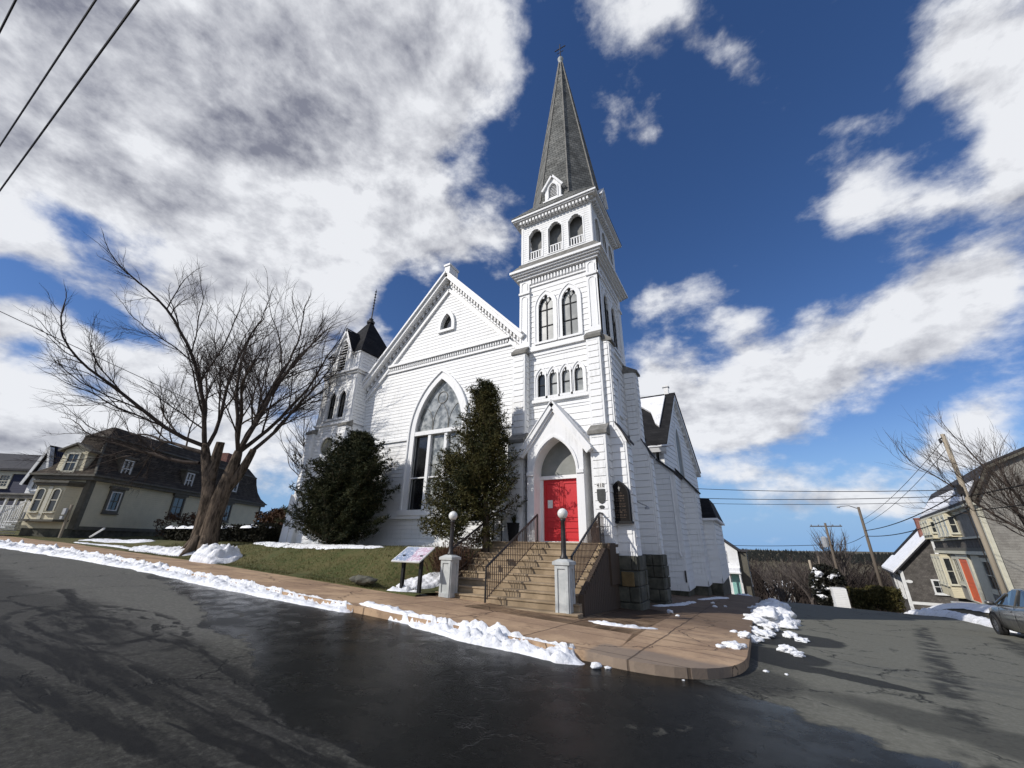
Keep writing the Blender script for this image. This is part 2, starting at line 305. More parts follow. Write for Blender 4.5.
# ------------------------------------------------------------------ mesh building
class MB:
    def __init__(s, off=(0, 0, 0)): s.v = []; s.f = []; s.off = Vector(off)
    def add(s, vs, fs):
        o = len(s.v); s.v += [tuple(v) for v in vs]; s.f += [tuple(i+o for i in q) for q in fs]
    def box(s, x0, x1, y0, y1, z0, z1):
        s.add([(x0,y0,z0),(x1,y0,z0),(x1,y1,z0),(x0,y1,z0),(x0,y0,z1),(x1,y0,z1),(x1,y1,z1),(x0,y1,z1)],
              [(0,3,2,1),(4,5,6,7),(0,1,5,4),(1,2,6,5),(2,3,7,6),(3,0,4,7)])
    def tube(s, pts, rad, n=8, cap=True):
        pts = [Vector(p) for p in pts]; k = len(pts)
        if not hasattr(rad, '__len__'): rad = [rad]*k
        rings = []; up = None
        for i, p in enumerate(pts):
            d = (pts[min(i+1, k-1)]-pts[max(i-1, 0)]).normalized()
            if up is None or abs(up.dot(d)) > .95:
                up = Vector((0, 0, 1)) if abs(d.z) < .9 else Vector((1, 0, 0))
            a = d.cross(up).normalized(); b = a.cross(d).normalized(); up = b
            rings.append([p+rad[i]*(math.cos(2*math.pi*j/n)*a+math.sin(2*math.pi*j/n)*b) for j in range(n)])
        vs = [v for r in rings for v in r]; fs = []
        for i in range(k-1):
            for j in range(n):
                fs.append((i*n+j, i*n+(j+1) % n, (i+1)*n+(j+1) % n, (i+1)*n+j))
        if cap: fs.append(tuple(range(n-1, -1, -1))); fs.append(tuple((k-1)*n+j for j in range(n)))
        s.add(vs, fs)
    def lathe(s, c, prof, n=16, rot=0.0):
        c = Vector(c); vs = []; fs = []
        for r, z in prof:
            for j in range(n):
                a = rot+2*math.pi*j/n; vs.append((c.x+r*math.cos(a), c.y+r*math.sin(a), c.z+z))
        k = len(prof)
        for i in range(k-1):
            for j in range(n): fs.append((i*n+j, i*n+(j+1) % n, (i+1)*n+(j+1) % n, (i+1)*n+j))
        fs.append(tuple(range(n-1, -1, -1))); fs.append(tuple((k-1)*n+j for j in range(n)))
        s.add(vs, fs)
    def hexa(s, p):   # 8 corner points, bottom four then top four
        s.add(p, [(0,3,2,1),(4,5,6,7),(0,1,5,4),(1,2,6,5),(2,3,7,6),(3,0,4,7)])
    def blob(s, c, r, seed=0, n=2, amp=0.35, sc=1.6):
        import bmesh
        bm = bmesh.new(); bmesh.ops.create_icosphere(bm, subdivisions=n, radius=1.0)
        c = Vector(c); r = Vector(r if hasattr(r, '__len__') else (r, r, r)); sv = Vector((seed*3.1, seed*1.7, seed*.9))
        vs = []
        for v in bm.verts:
            k = 1+amp*(noise.fractal(v.co*sc+sv, 1.0, 2.0, 4))
            vs.append(c+Vector((v.co.x*r.x*k, v.co.y*r.y*k, v.co.z*r.z*k)))
        s.add(vs, [tuple(v.index for v in f.verts) for f in bm.faces]); bm.free()
    def build(s, name, mat, parent=None, smooth=False, label=None, bevel=0.0):
        me = bpy.data.meshes.new(name)
        o = s.off
        me.from_pydata([(v[0]-o.x, v[1]-o.y, v[2]-o.z) for v in s.v], [], s.f)
        me.materials.append(MT[mat] if isinstance(mat, str) else mat)
        if smooth: me.polygons.foreach_set('use_smooth', [True]*len(me.polygons))
        me.update()
        ob = bpy.data.objects.new(name, me); COL.objects.link(ob)
        if parent is not None: ob.parent = parent
        else: ob.location = o
        if label: ob['label'] = label
        if bevel:
            bv = ob.modifiers.new('bevel', 'BEVEL'); bv.width = bevel; bv.segments = 2; bv.limit_method = 'ANGLE'
        return ob
def tag(o, label=None, cat=None, group=None, kind=None):
    if label: o['label'] = label
    if cat: o['category'] = cat
    if group: o['group'] = group
    if kind: o['kind'] = kind
    return o
def thing(name, label, cat, loc=(0, 0, 0), rz=0.0, group=None):
    e = bpy.data.objects.new(name, None); COL.objects.link(e); e.empty_display_size = 0.3
    e.location = loc; e.rotation_euler = (0, 0, rz); tag(e, label, cat, group); return e
def copy_tree(o, parent=None):
    c = o.copy(); COL.objects.link(c); c.parent = parent
    for ch in list(o.children): copy_tree(ch, c)
    return c

class Fr:
    """vertical plane: u along the wall, z up, d outwards"""
    def __init__(s, o, u, out): s.o = Vector((o[0], o[1], 0)); s.u = Vector((u[0], u[1], 0)).normalized(); s.n = Vector((out[0], out[1], 0)).normalized()
    def p(s, u, z, d=0.0): v = s.o+s.u*u+s.n*d; return (v.x, v.y, z)
def FY(y, o=0.0): return Fr((o, y), (1, 0), (0, -1))      # a wall that faces the street in front
def FX(x): return Fr((x, 0), (0, 1), (1, 0))               # a wall that faces the side street
def slab(mb, fr, outer, holes=(), d0=0.0, d1=-0.1):
    polys = [[Vector((u, z, 0)) for u, z in outer]]+[[Vector((u, z, 0)) for u, z in h] for h in holes]
    flat = [p for q in polys for p in q]; tris = tessellate_polygon(polys)
    n = len(flat)
    vs = [fr.p(p.x, p.y, d0) for p in flat]+[fr.p(p.x, p.y, d1) for p in flat]
    fs = [tuple(t) for t in tris]+[tuple(n+i for i in reversed(t)) for t in tris]
    k = 0
    for q in polys:
        m_ = len(q)
        for i in range(m_): a = k+i; b = k+(i+1) % m_; fs.append((a, b, n+b, n+a))
        k += m_
    mb.add(vs, fs)
def ring(mb, fr, a, b, d0, d1, closed=False):
    n = len(a); vs = []
    for q in (a, b):
        for d in (d0, d1): vs += [fr.p(u, z, d) for u, z in q]
    fs = []; rng = range(n if closed else n-1)
    for i in rng:
        j = (i+1) % n
        fs += [(i, j, 2*n+j, 2*n+i), (i, n+i, n+j, j), (2*n+i, 2*n+j, 3*n+j, 3*n+i), (n+i, 3*n+i, 3*n+j, n+j)]
    if not closed:
        fs += [(0, 2*n, 3*n, n), (n-1, 2*n-1, 4*n-1, 3*n-1)]
    mb.add(vs, fs)
def bar(mb, fr, u0, u1, z0, z1, d0, d1):
    mb.hexa([fr.p(u0, z0, d0), fr.p(u1, z0, d0), fr.p(u1, z0, d1), fr.p(u0, z0, d1), fr.p(u0, z1, d0), fr.p(u1, z1, d0), fr.p(u1, z1, d1), fr.p(u0, z1, d1)])
def seg(mb, fr, p, q, w, d0, d1):
    """straight bar between two wall points"""
    a = Vector(p); b = Vector(q); t = (b-a).normalized(); n = Vector((-t.y, t.x))*w/2
    c = [a-n, b-n, b+n, a+n]
    mb.hexa([fr.p(c[0].x, c[0].y, d0), fr.p(c[1].x, c[1].y, d0), fr.p(c[2].x, c[2].y, d0), fr.p(c[3].x, c[3].y, d0),
             fr.p(c[0].x, c[0].y, d1), fr.p(c[1].x, c[1].y, d1), fr.p(c[2].x, c[2].y, d1), fr.p(c[3].x, c[3].y, d1)])
def arch(cx, hw, z0, zs, za, n=9):
    h = za-zs; rr = (hw*hw+h*h)/(2*hw)
    L = [(cx-hw, z0)]
    c = cx-hw+rr; a1 = math.asin(min(1, h/rr))
    if rr < hw: a1 = math.pi-a1
    for i in range(n+1):
        a = a1*i/n; L.append((c-rr*math.cos(a), zs+rr*math.sin(a)))
    Rr = [(2*cx-u, z) for u, z in reversed(L[:-1])]
    return L+Rr
def intervals(poly, z):
    xs = []
    for i in range(len(poly)):
        (u0, z0), (u1, z1) = poly[i], poly[(i+1) % len(poly)]
        if (z0 <= z < z1) or (z1 <= z < z0): xs.append(u0+(u1-u0)*(z-z0)/(z1-z0))
    xs.sort(); return xs
def boards(mb, fr, outer, holes, h, d=0.02, t=0.024, z0=None, z1=None):
    """lapped clapboards clipped to the wall outline, open at the holes"""
    zs = [z for _, z in outer]; z0 = min(zs) if z0 is None else z0; z1 = max(zs) if z1 is None else z1
    z = z0; rr = random.Random(int(z0*100)+int(h*1000))
    while z < z1-0.02:
        zt = min(z+h, z1); e = 1e-3
        A = intervals(outer, z+e); B = intervals(outer, zt-e)
        if len(A) != len(B): A = B = intervals(outer, (z+zt)/2)
        solids = [[A[i], A[i+1], B[i], B[i+1]] for i in range(0, len(A)-1, 2)]
        for H in holes:
            M = intervals(H, (z+zt)/2)
            if len(M) < 2: continue
            out = []
            for s_ in solids:
                for i in range(0, len(M)-1, 2):
                    a, b = M[i], M[i+1]
                    if b <= min(s_[0], s_[2]) or a >= max(s_[1], s_[3]): out.append(s_); continue
                    if a > s_[0]: out.append([s_[0], a, s_[2], a])
                    if b < s_[1]: out.append([b, s_[1], b, s_[3]])
            solids = out
        j = rr.uniform(-.0015, .0015)
        for a, b, c, e2 in solids:
            if b-a < 0.01: continue
            zg = zt-min(.016, h*.07)
            mb.hexa([fr.p(a, z, d+t+j), fr.p(b, z, d+t+j), fr.p(b, z, 0), fr.p(a, z, 0), fr.p(c, zg, d+t*.35+j), fr.p(e2, zg, d+t*.35+j), fr.p(e2, zg, 0), fr.p(c, zg, 0)])
        z += h

# ================================================================== GROUND
def g0(X, Y):
    a = -0.04*X if X < 0 else -0.03*X
    b = -0.052*max(0.0, Y-6)
    c = -0.006*max(0.0, min(Y, 52)-28)**2 - (0.10*max(0.0, Y-52) if Y > 52 else 0)
    z = a+b+c
    if X > 7.6: z += min(0.55, (X-7.6)*0.22) + 0.55*max(0.0, min(1, (Y-28)/14.0))*min(1.0, (X-7.6)/3)*1.6
    return z
def sm(a, b, x): t_ = max(0.0, min(1.0, (x-a)/(b-a))); return t_*t_*(3-2*t_)
def gfar(X, Y):
    """terrain sheet: follows the streets near by, falls to a valley, rises to a wooded hill"""
    r = math.hypot(X, Y)
    z = g0(max(-70, min(X, 40)), max(-30, min(Y, 70)))
    if Y > 60:
        v = -7-19*sm(60, 260, Y)
        z = min(z, z*(1-sm(60, 120, Y))+v*sm(60, 120, Y))
        hill = sm(330, 760, Y)*(16.5+3.0*noise.noise(Vector((X*0.004, Y*0.003, 1)))+1.8*noise.noise(Vector((X*.013, Y*.01, 5))))
        z += hill
    return z
def curbY(X):
    base = 6.25
    if X < -16: base -= 0.85*sm(-16, -29, X)+0.0*X + max(0, (-29-X))*0.22
    return base
def grid(xs, ys, zf, off=0.0, keep=None):
    mb = MB(); idx = {}
    for j, y in enumerate(ys):
        for i, x in enumerate(xs):
            idx[i, j] = len(mb.v); mb.v.append((x, y, zf(x, y)+off))
    for j in range(len(ys)-1):
        for i in range(len(xs)-1):
            if keep and not keep((xs[i]+xs[i+1])/2, (ys[j]+ys[j+1])/2): continue
            mb.f.append((idx[i, j], idx[i+1, j], idx[i+1, j+1], idx[i, j+1]))
    return mb
def frange(a, b, s): n = max(1, int(round((b-a)/s))); return [a+(b-a)*i/n for i in range(n+1)]
# --- earth
MT['earth'] = mottled('winter_earth_and_turf', (0.06, 0.055, 0.028), (0.14, 0.11, 0.06), 0.7, 0.95, 0.02, 12)
xs = [-1500, -1000, -700, -500, -350, -250, -180, -130, -100]+frange(-80, 40, 2.0)+[50, 65, 85, 115, 160, 220, 300, 420, 600, 850, 1200, 1800]
ys = [-600, -300, -150, -80, -50]+frange(-32, 70, 2.0)+[80, 90, 105, 120, 140, 165, 200, 240, 290, 350, 410, 470, 530, 590, 650, 710, 770, 850, 950, 1100, 1400, 2000]
def earthz(X, Y): return gfar(X, Y)-0.10 if (Y > 70 or X < -80 or X > 40) else gfar(X, Y)-0.12
e = grid(xs, ys, earthz).build('ground', 'earth', smooth=True); tag(e, kind='structure')

# --- asphalt: one sheet for both streets
m, t, b = newmat('worn_asphalt'); P = objc(t); o = t.xyz(P); X_, Y_ = o[0], o[1]
nA = t.noise(P, 0.55, 6, 0.6); nB = t.noise(P, 2.4, 6, 0.62); nC = t.noise(P, 17, 8, 0.82); nD = t.noise(P, 110, 3, 0.7); nE = t.noise(t.comb(t.m('MULTIPLY', X_, 1.2), t.m('MULTIPLY', Y_, 7.0), 0.0), 1.0, 6, 0.7, 0.6)
wob = t.m('ADD', t.m('MULTIPLY', t.m('SUBTRACT', nA, 0.5), 1.5), t.m('MULTIPLY', t.m('SUBTRACT', nB, 0.5), 0.7))
YY = t.m('ADD', Y_, wob); XX = t.m('ADD', X_, wob)
# melt water spread over the crossing, between two lines
yb = t.m('ADD', t.m('MULTIPLY', t.m('ADD', X_, 2.4), -0.26), 2.60)
yr = t.m('ADD', t.m('MULTIPLY', X_, -0.62), 6.05)
wet = t.m('MULTIPLY', t.mr(t.m('SUBTRACT', YY, yb), -0.03, 0.05), t.mr(t.m('SUBTRACT', yr, YY), -0.06, 0.10))
wet = t.m('MULTIPLY', wet, t.mr(X_, -19.0, -12.0)); wet = t.m('MULTIPLY', wet, t.m('SUBTRACT', 1.0, t.m('MULTIPLY', t.mr(t.noise(P, 1.3, 6, 0.7, 1.0), 0.60, 0.66), 0.55)))
def blobm(cx, cy, rx, ry, rot=0.0, soft=0.25):
    ca, sa = math.cos(R(rot)), math.sin(R(rot))
    dx = t.m('SUBTRACT', t.m('ADD', X_, t.m('MULTIPLY', wob, 0.45)), cx); dy = t.m('SUBTRACT', t.m('ADD', Y_, t.m('MULTIPLY', wob, 0.35)), cy)
    u = t.m('DIVIDE', t.m('ADD', t.m('MULTIPLY', dx, ca), t.m('MULTIPLY', dy, sa)), rx)
    v = t.m('DIVIDE', t.m('SUBTRACT', t.m('MULTIPLY', dy, ca), t.m('MULTIPLY', dx, sa)), ry)
    r2 = t.m('ADD', t.m('MULTIPLY', u, u), t.m('MULTIPLY', v, v))
    return t.mr(r2, 1.0+soft, 1.0-soft)
def line_band(p, q, w, soft=0.5):
    (x0, y0), (x1, y1) = p, q; L = math.hypot(x1-x0, y1-y0); nx, ny = -(y1-y0)/L, (x1-x0)/L
    dd_ = t.m('ABSOLUTE', t.m('ADD', t.m('ADD', t.m('MULTIPLY', t.m('SUBTRACT', X_, x0), nx), t.m('MULTIPLY', t.m('SUBTRACT', Y_, y0), ny)), t.m('ADD', t.m('MULTIPLY', wob, 0.16), t.m('MULTIPLY', t.m('SUBTRACT', nE, 0.5), 0.5))))
    al = t.m('DIVIDE', t.m('ADD', t.m('MULTIPLY', t.m('SUBTRACT', X_, x0), (x1-x0)/L), t.m('MULTIPLY', t.m('SUBTRACT', Y_, y0), (y1-y0)/L)), L)
    return t.m('MULTIPLY', t.mr(dd_, w, w*(1-soft)), t.m('MULTIPLY', t.mr(al, -0.03, 0.03), t.mr(al, 1.03, 0.97)))
def union(*a):
    r_ = a[0]
    for x in a[1:]: r_ = t.m('MAXIMUM', r_, x)
    return r_
tracks = union(line_band((-10.5, 1.95), (-2.0, 2.50), 0.20, .25), line_band((-10.5, 1.35), (-2.5, 2.05), 0.15, .25), line_band((-8.4, 2.45), (-3.0, 2.75), 0.045, .3), line_band((-4.4, 3.0), (-1.0, 2.6), 0.10, .3),
               line_band((-13, 3.6), (-7.2, 2.7), 0.14), line_band((-7.6, 3.4), (-3.4, 2.85), 0.10), line_band((-9.5, 2.35), (-4.2, 2.45), 0.07), line_band((-12, 2.6), (-6.6, 3.25), 0.08),
               t.m('MULTIPLY', blobm(-9.3, 2.95, 1.7, 0.40, -8, .7), t.mr(nE, .42, .56)))
tracks = t.m('MULTIPLY', tracks, t.m('ADD', 0.45, t.m('MULTIPLY', t.mr(nE, 0.40, 0.56), 0.55)))
ring_r = t.m('SQRT', t.m('ADD', t.m('POWER', t.m('MULTIPLY', t.m('ADD', X_, 8.8), 0.42), 2.0), t.m('POWER', t.m('SUBTRACT', Y_, 2.95), 2.0)))
rings = t.m('MULTIPLY', t.mr(t.m('SINE', t.m('ADD', t.m('MULTIPLY', ring_r, 24.0), t.m('MULTIPLY', wob, 6.0))), .1, .7), t.m('MULTIPLY', t.mr(ring_r, 1.05, .8), t.mr(nB, .42, .52)))
tracks = t.m('MAXIMUM', tracks, rings)
patch = union(blobm(0.45, 8.75, 1.35, 0.30, -22, .08), blobm(-0.1, 9.6, 0.95, 0.75, 0, .15), blobm(0.6, 12.6, 0.8, 1.1, 0, .15), blobm(0.1, 11.4, .55, .6))
streak = union(line_band((1.3, 5.2), (4.4, 20), 0.30, .8), line_band((2.9, 4.2), (6.2, 20), 0.40, .8), line_band((2.2, 9), (4.7, 21), 0.2, .8), line_band((5.0, 12), (6.6, 19.5), 0.55, .8))
streak = t.m('MULTIPLY', streak, t.mr(nB, 0.38, 0.58))
damp = t.m('MULTIPLY', union(blobm(1.9, 6.3, 1.8, 0.5, -28, .5), blobm(-.2, 7.2, .5, .7, 0, .5)), 0.5)
dry = t.mix(t.mr(nA, 0.35, 0.65), rgb(0.088, 0.086, 0.070), rgb(0.055, 0.054, 0.047))
dry = t.mix(t.m('MULTIPLY', t.mr(nC, 0.50, 0.62), 0.75), dry, rgb(0.19, 0.185, 0.16))
dry = t.mix(t.m('MULTIPLY', t.mr(nC, 0.50, 0.38), 0.8), dry, rgb(0.022, 0.022, 0.021))
dry = t.mix(t.m('MULTIPLY', t.mr(nB, 0.55, 0.72), 0.5), dry, rgb(0.045, 0.045, 0.043))
salt = t.m('MULTIPLY', t.mr(X_, -12, -17), t.mr(nA, 0.3, 0.6))
dry = t.mix(t.m('MULTIPLY', t.mr(X_, -5.0, -8.0), 0.5), dry, rgb(0.16, 0.158, 0.145))
dry = t.mix(t.m('MULTIPLY', t.mr(nE, 0.50, 0.66), 0.45), dry, rgb(0.125, 0.122, 0.112))
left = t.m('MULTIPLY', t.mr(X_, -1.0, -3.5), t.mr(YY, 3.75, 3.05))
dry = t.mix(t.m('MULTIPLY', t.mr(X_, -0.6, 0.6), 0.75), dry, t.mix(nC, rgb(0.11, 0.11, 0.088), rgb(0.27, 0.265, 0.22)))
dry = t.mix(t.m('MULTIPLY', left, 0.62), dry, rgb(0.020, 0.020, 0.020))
vor = t.node('ShaderNodeTexVoronoi', feature='DISTANCE_TO_EDGE'); vor.inputs['Scale'].default_value = 0.42
t.l.new(t.vm('ADD', P, t.vm('SCALE', t.noise(P, 1.6, 5, 0.65, out='Color'), 1.1)), vor.inputs['Vector'])
crack = t.m('MULTIPLY', t.mr(vor.outputs['Distance'], 0.012, 0.004), t.mr(nA, 0.42, 0.55))
dk = t.m('MULTIPLY', union(t.m('MULTIPLY', tracks, 0.85), t.m('MULTIPLY', patch, 0.8), t.m('MULTIPLY', streak, 0.75), damp, t.m('MULTIPLY', crack, 0.8)), 1.0, clamp=True)
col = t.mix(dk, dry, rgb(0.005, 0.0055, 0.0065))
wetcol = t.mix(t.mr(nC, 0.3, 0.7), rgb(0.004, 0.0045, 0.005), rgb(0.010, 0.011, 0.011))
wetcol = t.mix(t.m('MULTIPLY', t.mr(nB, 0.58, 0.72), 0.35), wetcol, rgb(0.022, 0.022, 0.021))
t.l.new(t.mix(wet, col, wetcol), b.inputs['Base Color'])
rw = t.mr(t.m('ADD', t.m('MULTIPLY', nB, 0.6), t.m('MULTIPLY', nA, 0.4)), 0.36, 0.60, 0.07, 0.34)
rd = t.m('SUBTRACT', 0.92, t.m('MULTIPLY', dk, 0.25))
mixr = t.node('ShaderNodeMix', data_type='FLOAT'); t.put(mixr.inputs[0], wet); t.put(mixr.inputs[2], rd); t.put(mixr.inputs[3], rw)
t.l.new(mixr.outputs[0], b.inputs['Roughness'])
sp = t.m('ADD', t.m('MULTIPLY', wet, -0.085), 0.13); t.l.new(sp, b.inputs['Specular IOR Level'])
hgt = t.m('ADD', t.m('MULTIPLY', nC, 0.6), t.m('MULTIPLY', nD, 0.5)); hgt = t.m('SUBTRACT', hgt, t.m('MULTIPLY', crack, 1.2))
bs = t.m('SUBTRACT', 1.0, t.m('MULTIPLY', wet, 0.60))
bn = t.node('ShaderNodeBump'); bn.inputs['Distance'].default_value = 0.008; t.l.new(bs, bn.inputs['Strength']); t.l.new(hgt, bn.inputs['Height']); t.l.new(bn.outputs[0], b.inputs['Normal'])
MT['asphalt'] = m
xs = frange(-75, -20, 1.5)+frange(-20, 12, 0.5)[1:]+frange(12, 60, 3)[1:]; ys = frange(-30, -2, 2.0)+frange(-2, 14, 0.5)[1:]+frange(14, 64, 1.0)[1:]
def roadkeep(X, Y):
    if X < -0.9: return Y < curbY(X)+0.9
    if Y < 7: return True
    return X < 7.9
def roadz(X, Y): return g0(X, Y) if X <= 7.6 else g0(7.6, Y)-0.03*(X-7.6)
road = grid(xs, ys, roadz, 0.0, roadkeep).build('road', 'asphalt', smooth=True); tag(road, kind='structure')

# --- sidewalk with a real kerb step
def sidetop(X, Y): return g0(min(X, -0.2), Y)+0.12
def swInner(X): return 8.65 if X > -16 else 8.65-(6.25-curbY(X))
m, t, b = newmat('sandy_concrete_sidewalk'); P = objc(t); o = t.xyz(P)
nA = t.noise(P, 0.8, 6, 0.62); nB = t.noise(P, 3.6, 6, 0.65); nC = t.noise(P, 30, 4, 0.7)
c = t.mix(t.mr(nA, 0.36, 0.62), rgb(0.50, 0.345, 0.215), rgb(0.33, 0.22, 0.14))
c = t.mix(t.m('MULTIPLY', t.mr(nB, 0.52, 0.70), 0.6), c, rgb(0.17, 0.105, 0.065))
c = t.mix(t.m('MULTIPLY', t.mr(nC, 0.5, 0.75), 0.35), c, rgb(0.60, 0.48, 0.34))
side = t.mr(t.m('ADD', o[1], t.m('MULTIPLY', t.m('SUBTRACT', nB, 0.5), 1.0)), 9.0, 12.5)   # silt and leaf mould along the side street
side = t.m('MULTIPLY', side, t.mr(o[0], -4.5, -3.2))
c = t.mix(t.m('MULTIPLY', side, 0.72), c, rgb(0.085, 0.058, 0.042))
ramp = t.m('MULTIPLY', t.mr(t.m('ADD', o[1], t.m('MULTIPLY', t.m('SUBTRACT', nB, 0.5), .5)), 7.15, 6.9), t.mr(o[0], -2.35, -2.25))
c = t.mix(t.m('MULTIPLY', ramp, 0.75), c, rgb(0.20, 0.165, 0.135))
fx = t.m('FRACT', t.m('DIVIDE', t.m('ADD', o[0], t.m('MULTIPLY', t.m('SUBTRACT', nA, .5), .12)), 1.7)); fy = t.m('FRACT', t.m('DIVIDE', t.m('SUBTRACT', o[1], 0.2), 1.25))
jx = t.mr(t.m('ABSOLUTE', t.m('SUBTRACT', fx, 0.5)), 0.489, 0.494); jy = t.mr(t.m('ABSOLUTE', t.m('SUBTRACT', fy, 0.5)), 0.487, 0.492)
vor = t.node('ShaderNodeTexVoronoi', feature='DISTANCE_TO_EDGE'); vor.inputs['Scale'].default_value = 0.35
t.l.new(t.vm('ADD', P, t.vm('SCALE', t.noise(P, 1.3, 5, 0.65, out='Color'), 0.9)), vor.inputs['Vector'])
ck = t.mr(vor.outputs['Distance'], 0.008, 0.003)
jj = t.m('MAXIMUM', t.m('MAXIMUM', jx, jy), ck)
c = t.mix(t.m('MULTIPLY', jj, 0.7), c, rgb(0.06, 0.042, 0.03)); t.l.new(c, b.inputs['Base Color'])
t.l.new(t.mr(nB, 0.40, 0.66, 0.9, 0.7), b.inputs['Roughness']); b.inputs['Specular IOR Level'].default_value = 0.25
bump(t, b, t.m('SUBTRACT', t.m('ADD', t.m('MULTIPLY', nC, 0.5), nB), t.m('MULTIPLY', jj, 1.5)), 0.010, 0.8)
MT['sidewalk'] = m
mb = MB()
# front sidewalk as strips across X, then the side-street walk; corner rounded
def strip(sections, z_drop=0.45):
    base = len(mb.v); n = len(sections[0])
    for s_ in sections:
        for (x, y) in s_: mb.v.append((x, y, sidetop(x, y)))
    k = len(sections)
    for i in range(k-1):
        for j in range(n-1): mb.f.append((base+i*n+j, base+(i+1)*n+j, base+(i+1)*n+j+1, base+i*n+j+1))
    # kerb face on the street side (j = 0)
    b2 = len(mb.v)
    for s_ in sections:
        x, y = s_[0]; z = sidetop(x, y); mb.v.append((x, y, z-0.015)); mb.v.append((x, y, z-z_drop))
    for i in range(k-1):
        mb.f.append((base+i*n, b2+2*i, b2+2*(i+1), base+(i+1)*n)); mb.f.append((b2+2*i, b2+2*i+1, b2+2*(i+1)+1, b2+2*(i+1)))
secs = []
for x in frange(-72, -2.2, 0.4):
    yc = curbY(x)+0.03*noise.noise(Vector((x*.8, 0, 0))); yi = swInner(x) if x < -8.0 else 13.6
    secs.append([(x, yc+(yi-yc)*k/8) for k in range(9)])
# corner: fan from the kerb round to the side street
def cornerpt(a):   # a 0..1 along the curb from (-2.2,6.25) to (-0.36,8.5)
    P0, P1, P2 = Vector((-2.2, 6.22)), Vector((-0.30, 5.95)), Vector((-0.36, 8.4))
    return (1-a)**2*P0+2*a*(1-a)*P1+a*a*P2
for i in range(1, 13):
    a = i/12; c_ = cornerpt(a); e_ = Vector((-2.2-1.2*a*0.0, 13.6)).lerp(Vector((-3.3, 13.6)), 0)
    e_ = Vector((-2.2+0.0*a, 13.6)) if a < .5 else Vector((-2.2, 13.6)).lerp(Vector((-2.19, 8.5)), 0)
    secs.append([tuple(c_.lerp(Vector((-2.2, 8.5)), k/8)) for k in range(9)])
strip(secs)
s2 = []
for y in frange(8.4, 62, 0.5):
    xc = -0.36+0.04*noise.noise(Vector((y*.7, 3, 0)))+0.012*max(0, y-14); s2.append([(xc+(-6.0-xc)*k/9, y) for k in range(10)])
strip(s2)
# the strip between the corner fan and the side walk
b0 = len(mb.v); pts = [(-2.2, 8.4), (-2.2, 8.5), (-6.0, 8.4), (-6.0, 8.5)]
sw = mb.build('sidewalk', 'sidewalk', smooth=False); tag(sw, kind='structure')

# --- lawn, raised towards the church
def lawnz(X, Y):
    s0 = g0(X, swInner(X))+0.13; top = max(1.38, s0+0.05) if X < -8.2 else 1.38
    yi = swInner(X)+1.1*sm(-9.6, -8.3, X); w = sm(yi+0.1, yi+2.6, Y)
    z = s0+(top-s0)*w + 0.04*noise.noise(Vector((X*.6, Y*.6, 0)))*min(1, (Y-yi)*3)
    return z
m, t, b = newmat('winter_lawn'); P = objc(t)
nA = t.noise(P, 1.1, 6, 0.62); nB = t.noise(P, 9, 5, 0.7)
c = t.mix(t.mr(nA, 0.38, 0.62), rgb(0.062, 0.076, 0.016), rgb(0.10, 0.094, 0.028)); c = t.mix(t.mr(nB, 0.45, 0.7), c, rgb(0.14, 0.11, 0.042))
t.l.new(c, b.inputs['Base Color']); b.inputs['Roughness'].default_value = 0.95; bump(t, b, t.noise(P, 60, 4, 0.7), 0.03, 1.0)
MT['lawn'] = m
def inlawn(X, Y):
    return Y > swInner(X) and not (-16.9 < X < -15.9)
lb = MB(); xs_ = frange(-45, -7.64, 0.4)
sec = [[(x, swInner(x)+(17.5-swInner(x))*(k/22.0)**1.3) for k in range(23)] for x in xs_]
for s_ in sec:
    for x, y in s_: lb.v.append((x, y, lawnz(x, y)))
for i in range(len(sec)-1):
    for j in range(22): lb.f.append((i*23+j, (i+1)*23+j, (i+1)*23+j+1, i*23+j+1))
n0 = len(lb.v)
for s_ in sec: lb.v.append((s_[0][0], s_[0][1], lawnz(*s_[0])-.5))
for i in range(len(sec)-1): lb.f.append((i*23, n0+i, n0+i+1, (i+1)*23))
lawn = lb.build('lawn', 'lawn', smooth=True); tag(lawn, kind='structure')
gb = MB(); rg = random.Random(3)
for _ in range(15000):
    x = rg.uniform(-24, -8.2); yi = swInner(x); y = yi+0.03+rg.random()**1.4*3.4
    if noise.noise(Vector((x*.9, y*.9, 4))) < -0.25: continue
    z = lawnz(x, y); h = rg.uniform(.025, .07); a = rg.uniform(0, 6.28); w = .009; l = rg.uniform(-.03, .03)
    gb.add([(x-w*math.cos(a), y-w*math.sin(a), z-.01), (x+w*math.cos(a), y+w*math.sin(a), z-.01), (x+l, y+rg.uniform(-.03, .03), z+h)], [(0, 1, 2)])
gr = gb.build('grass', 'grassblade'); tag(gr, 'short yellowed winter grass on the church lawn', 'grass', kind='stuff')

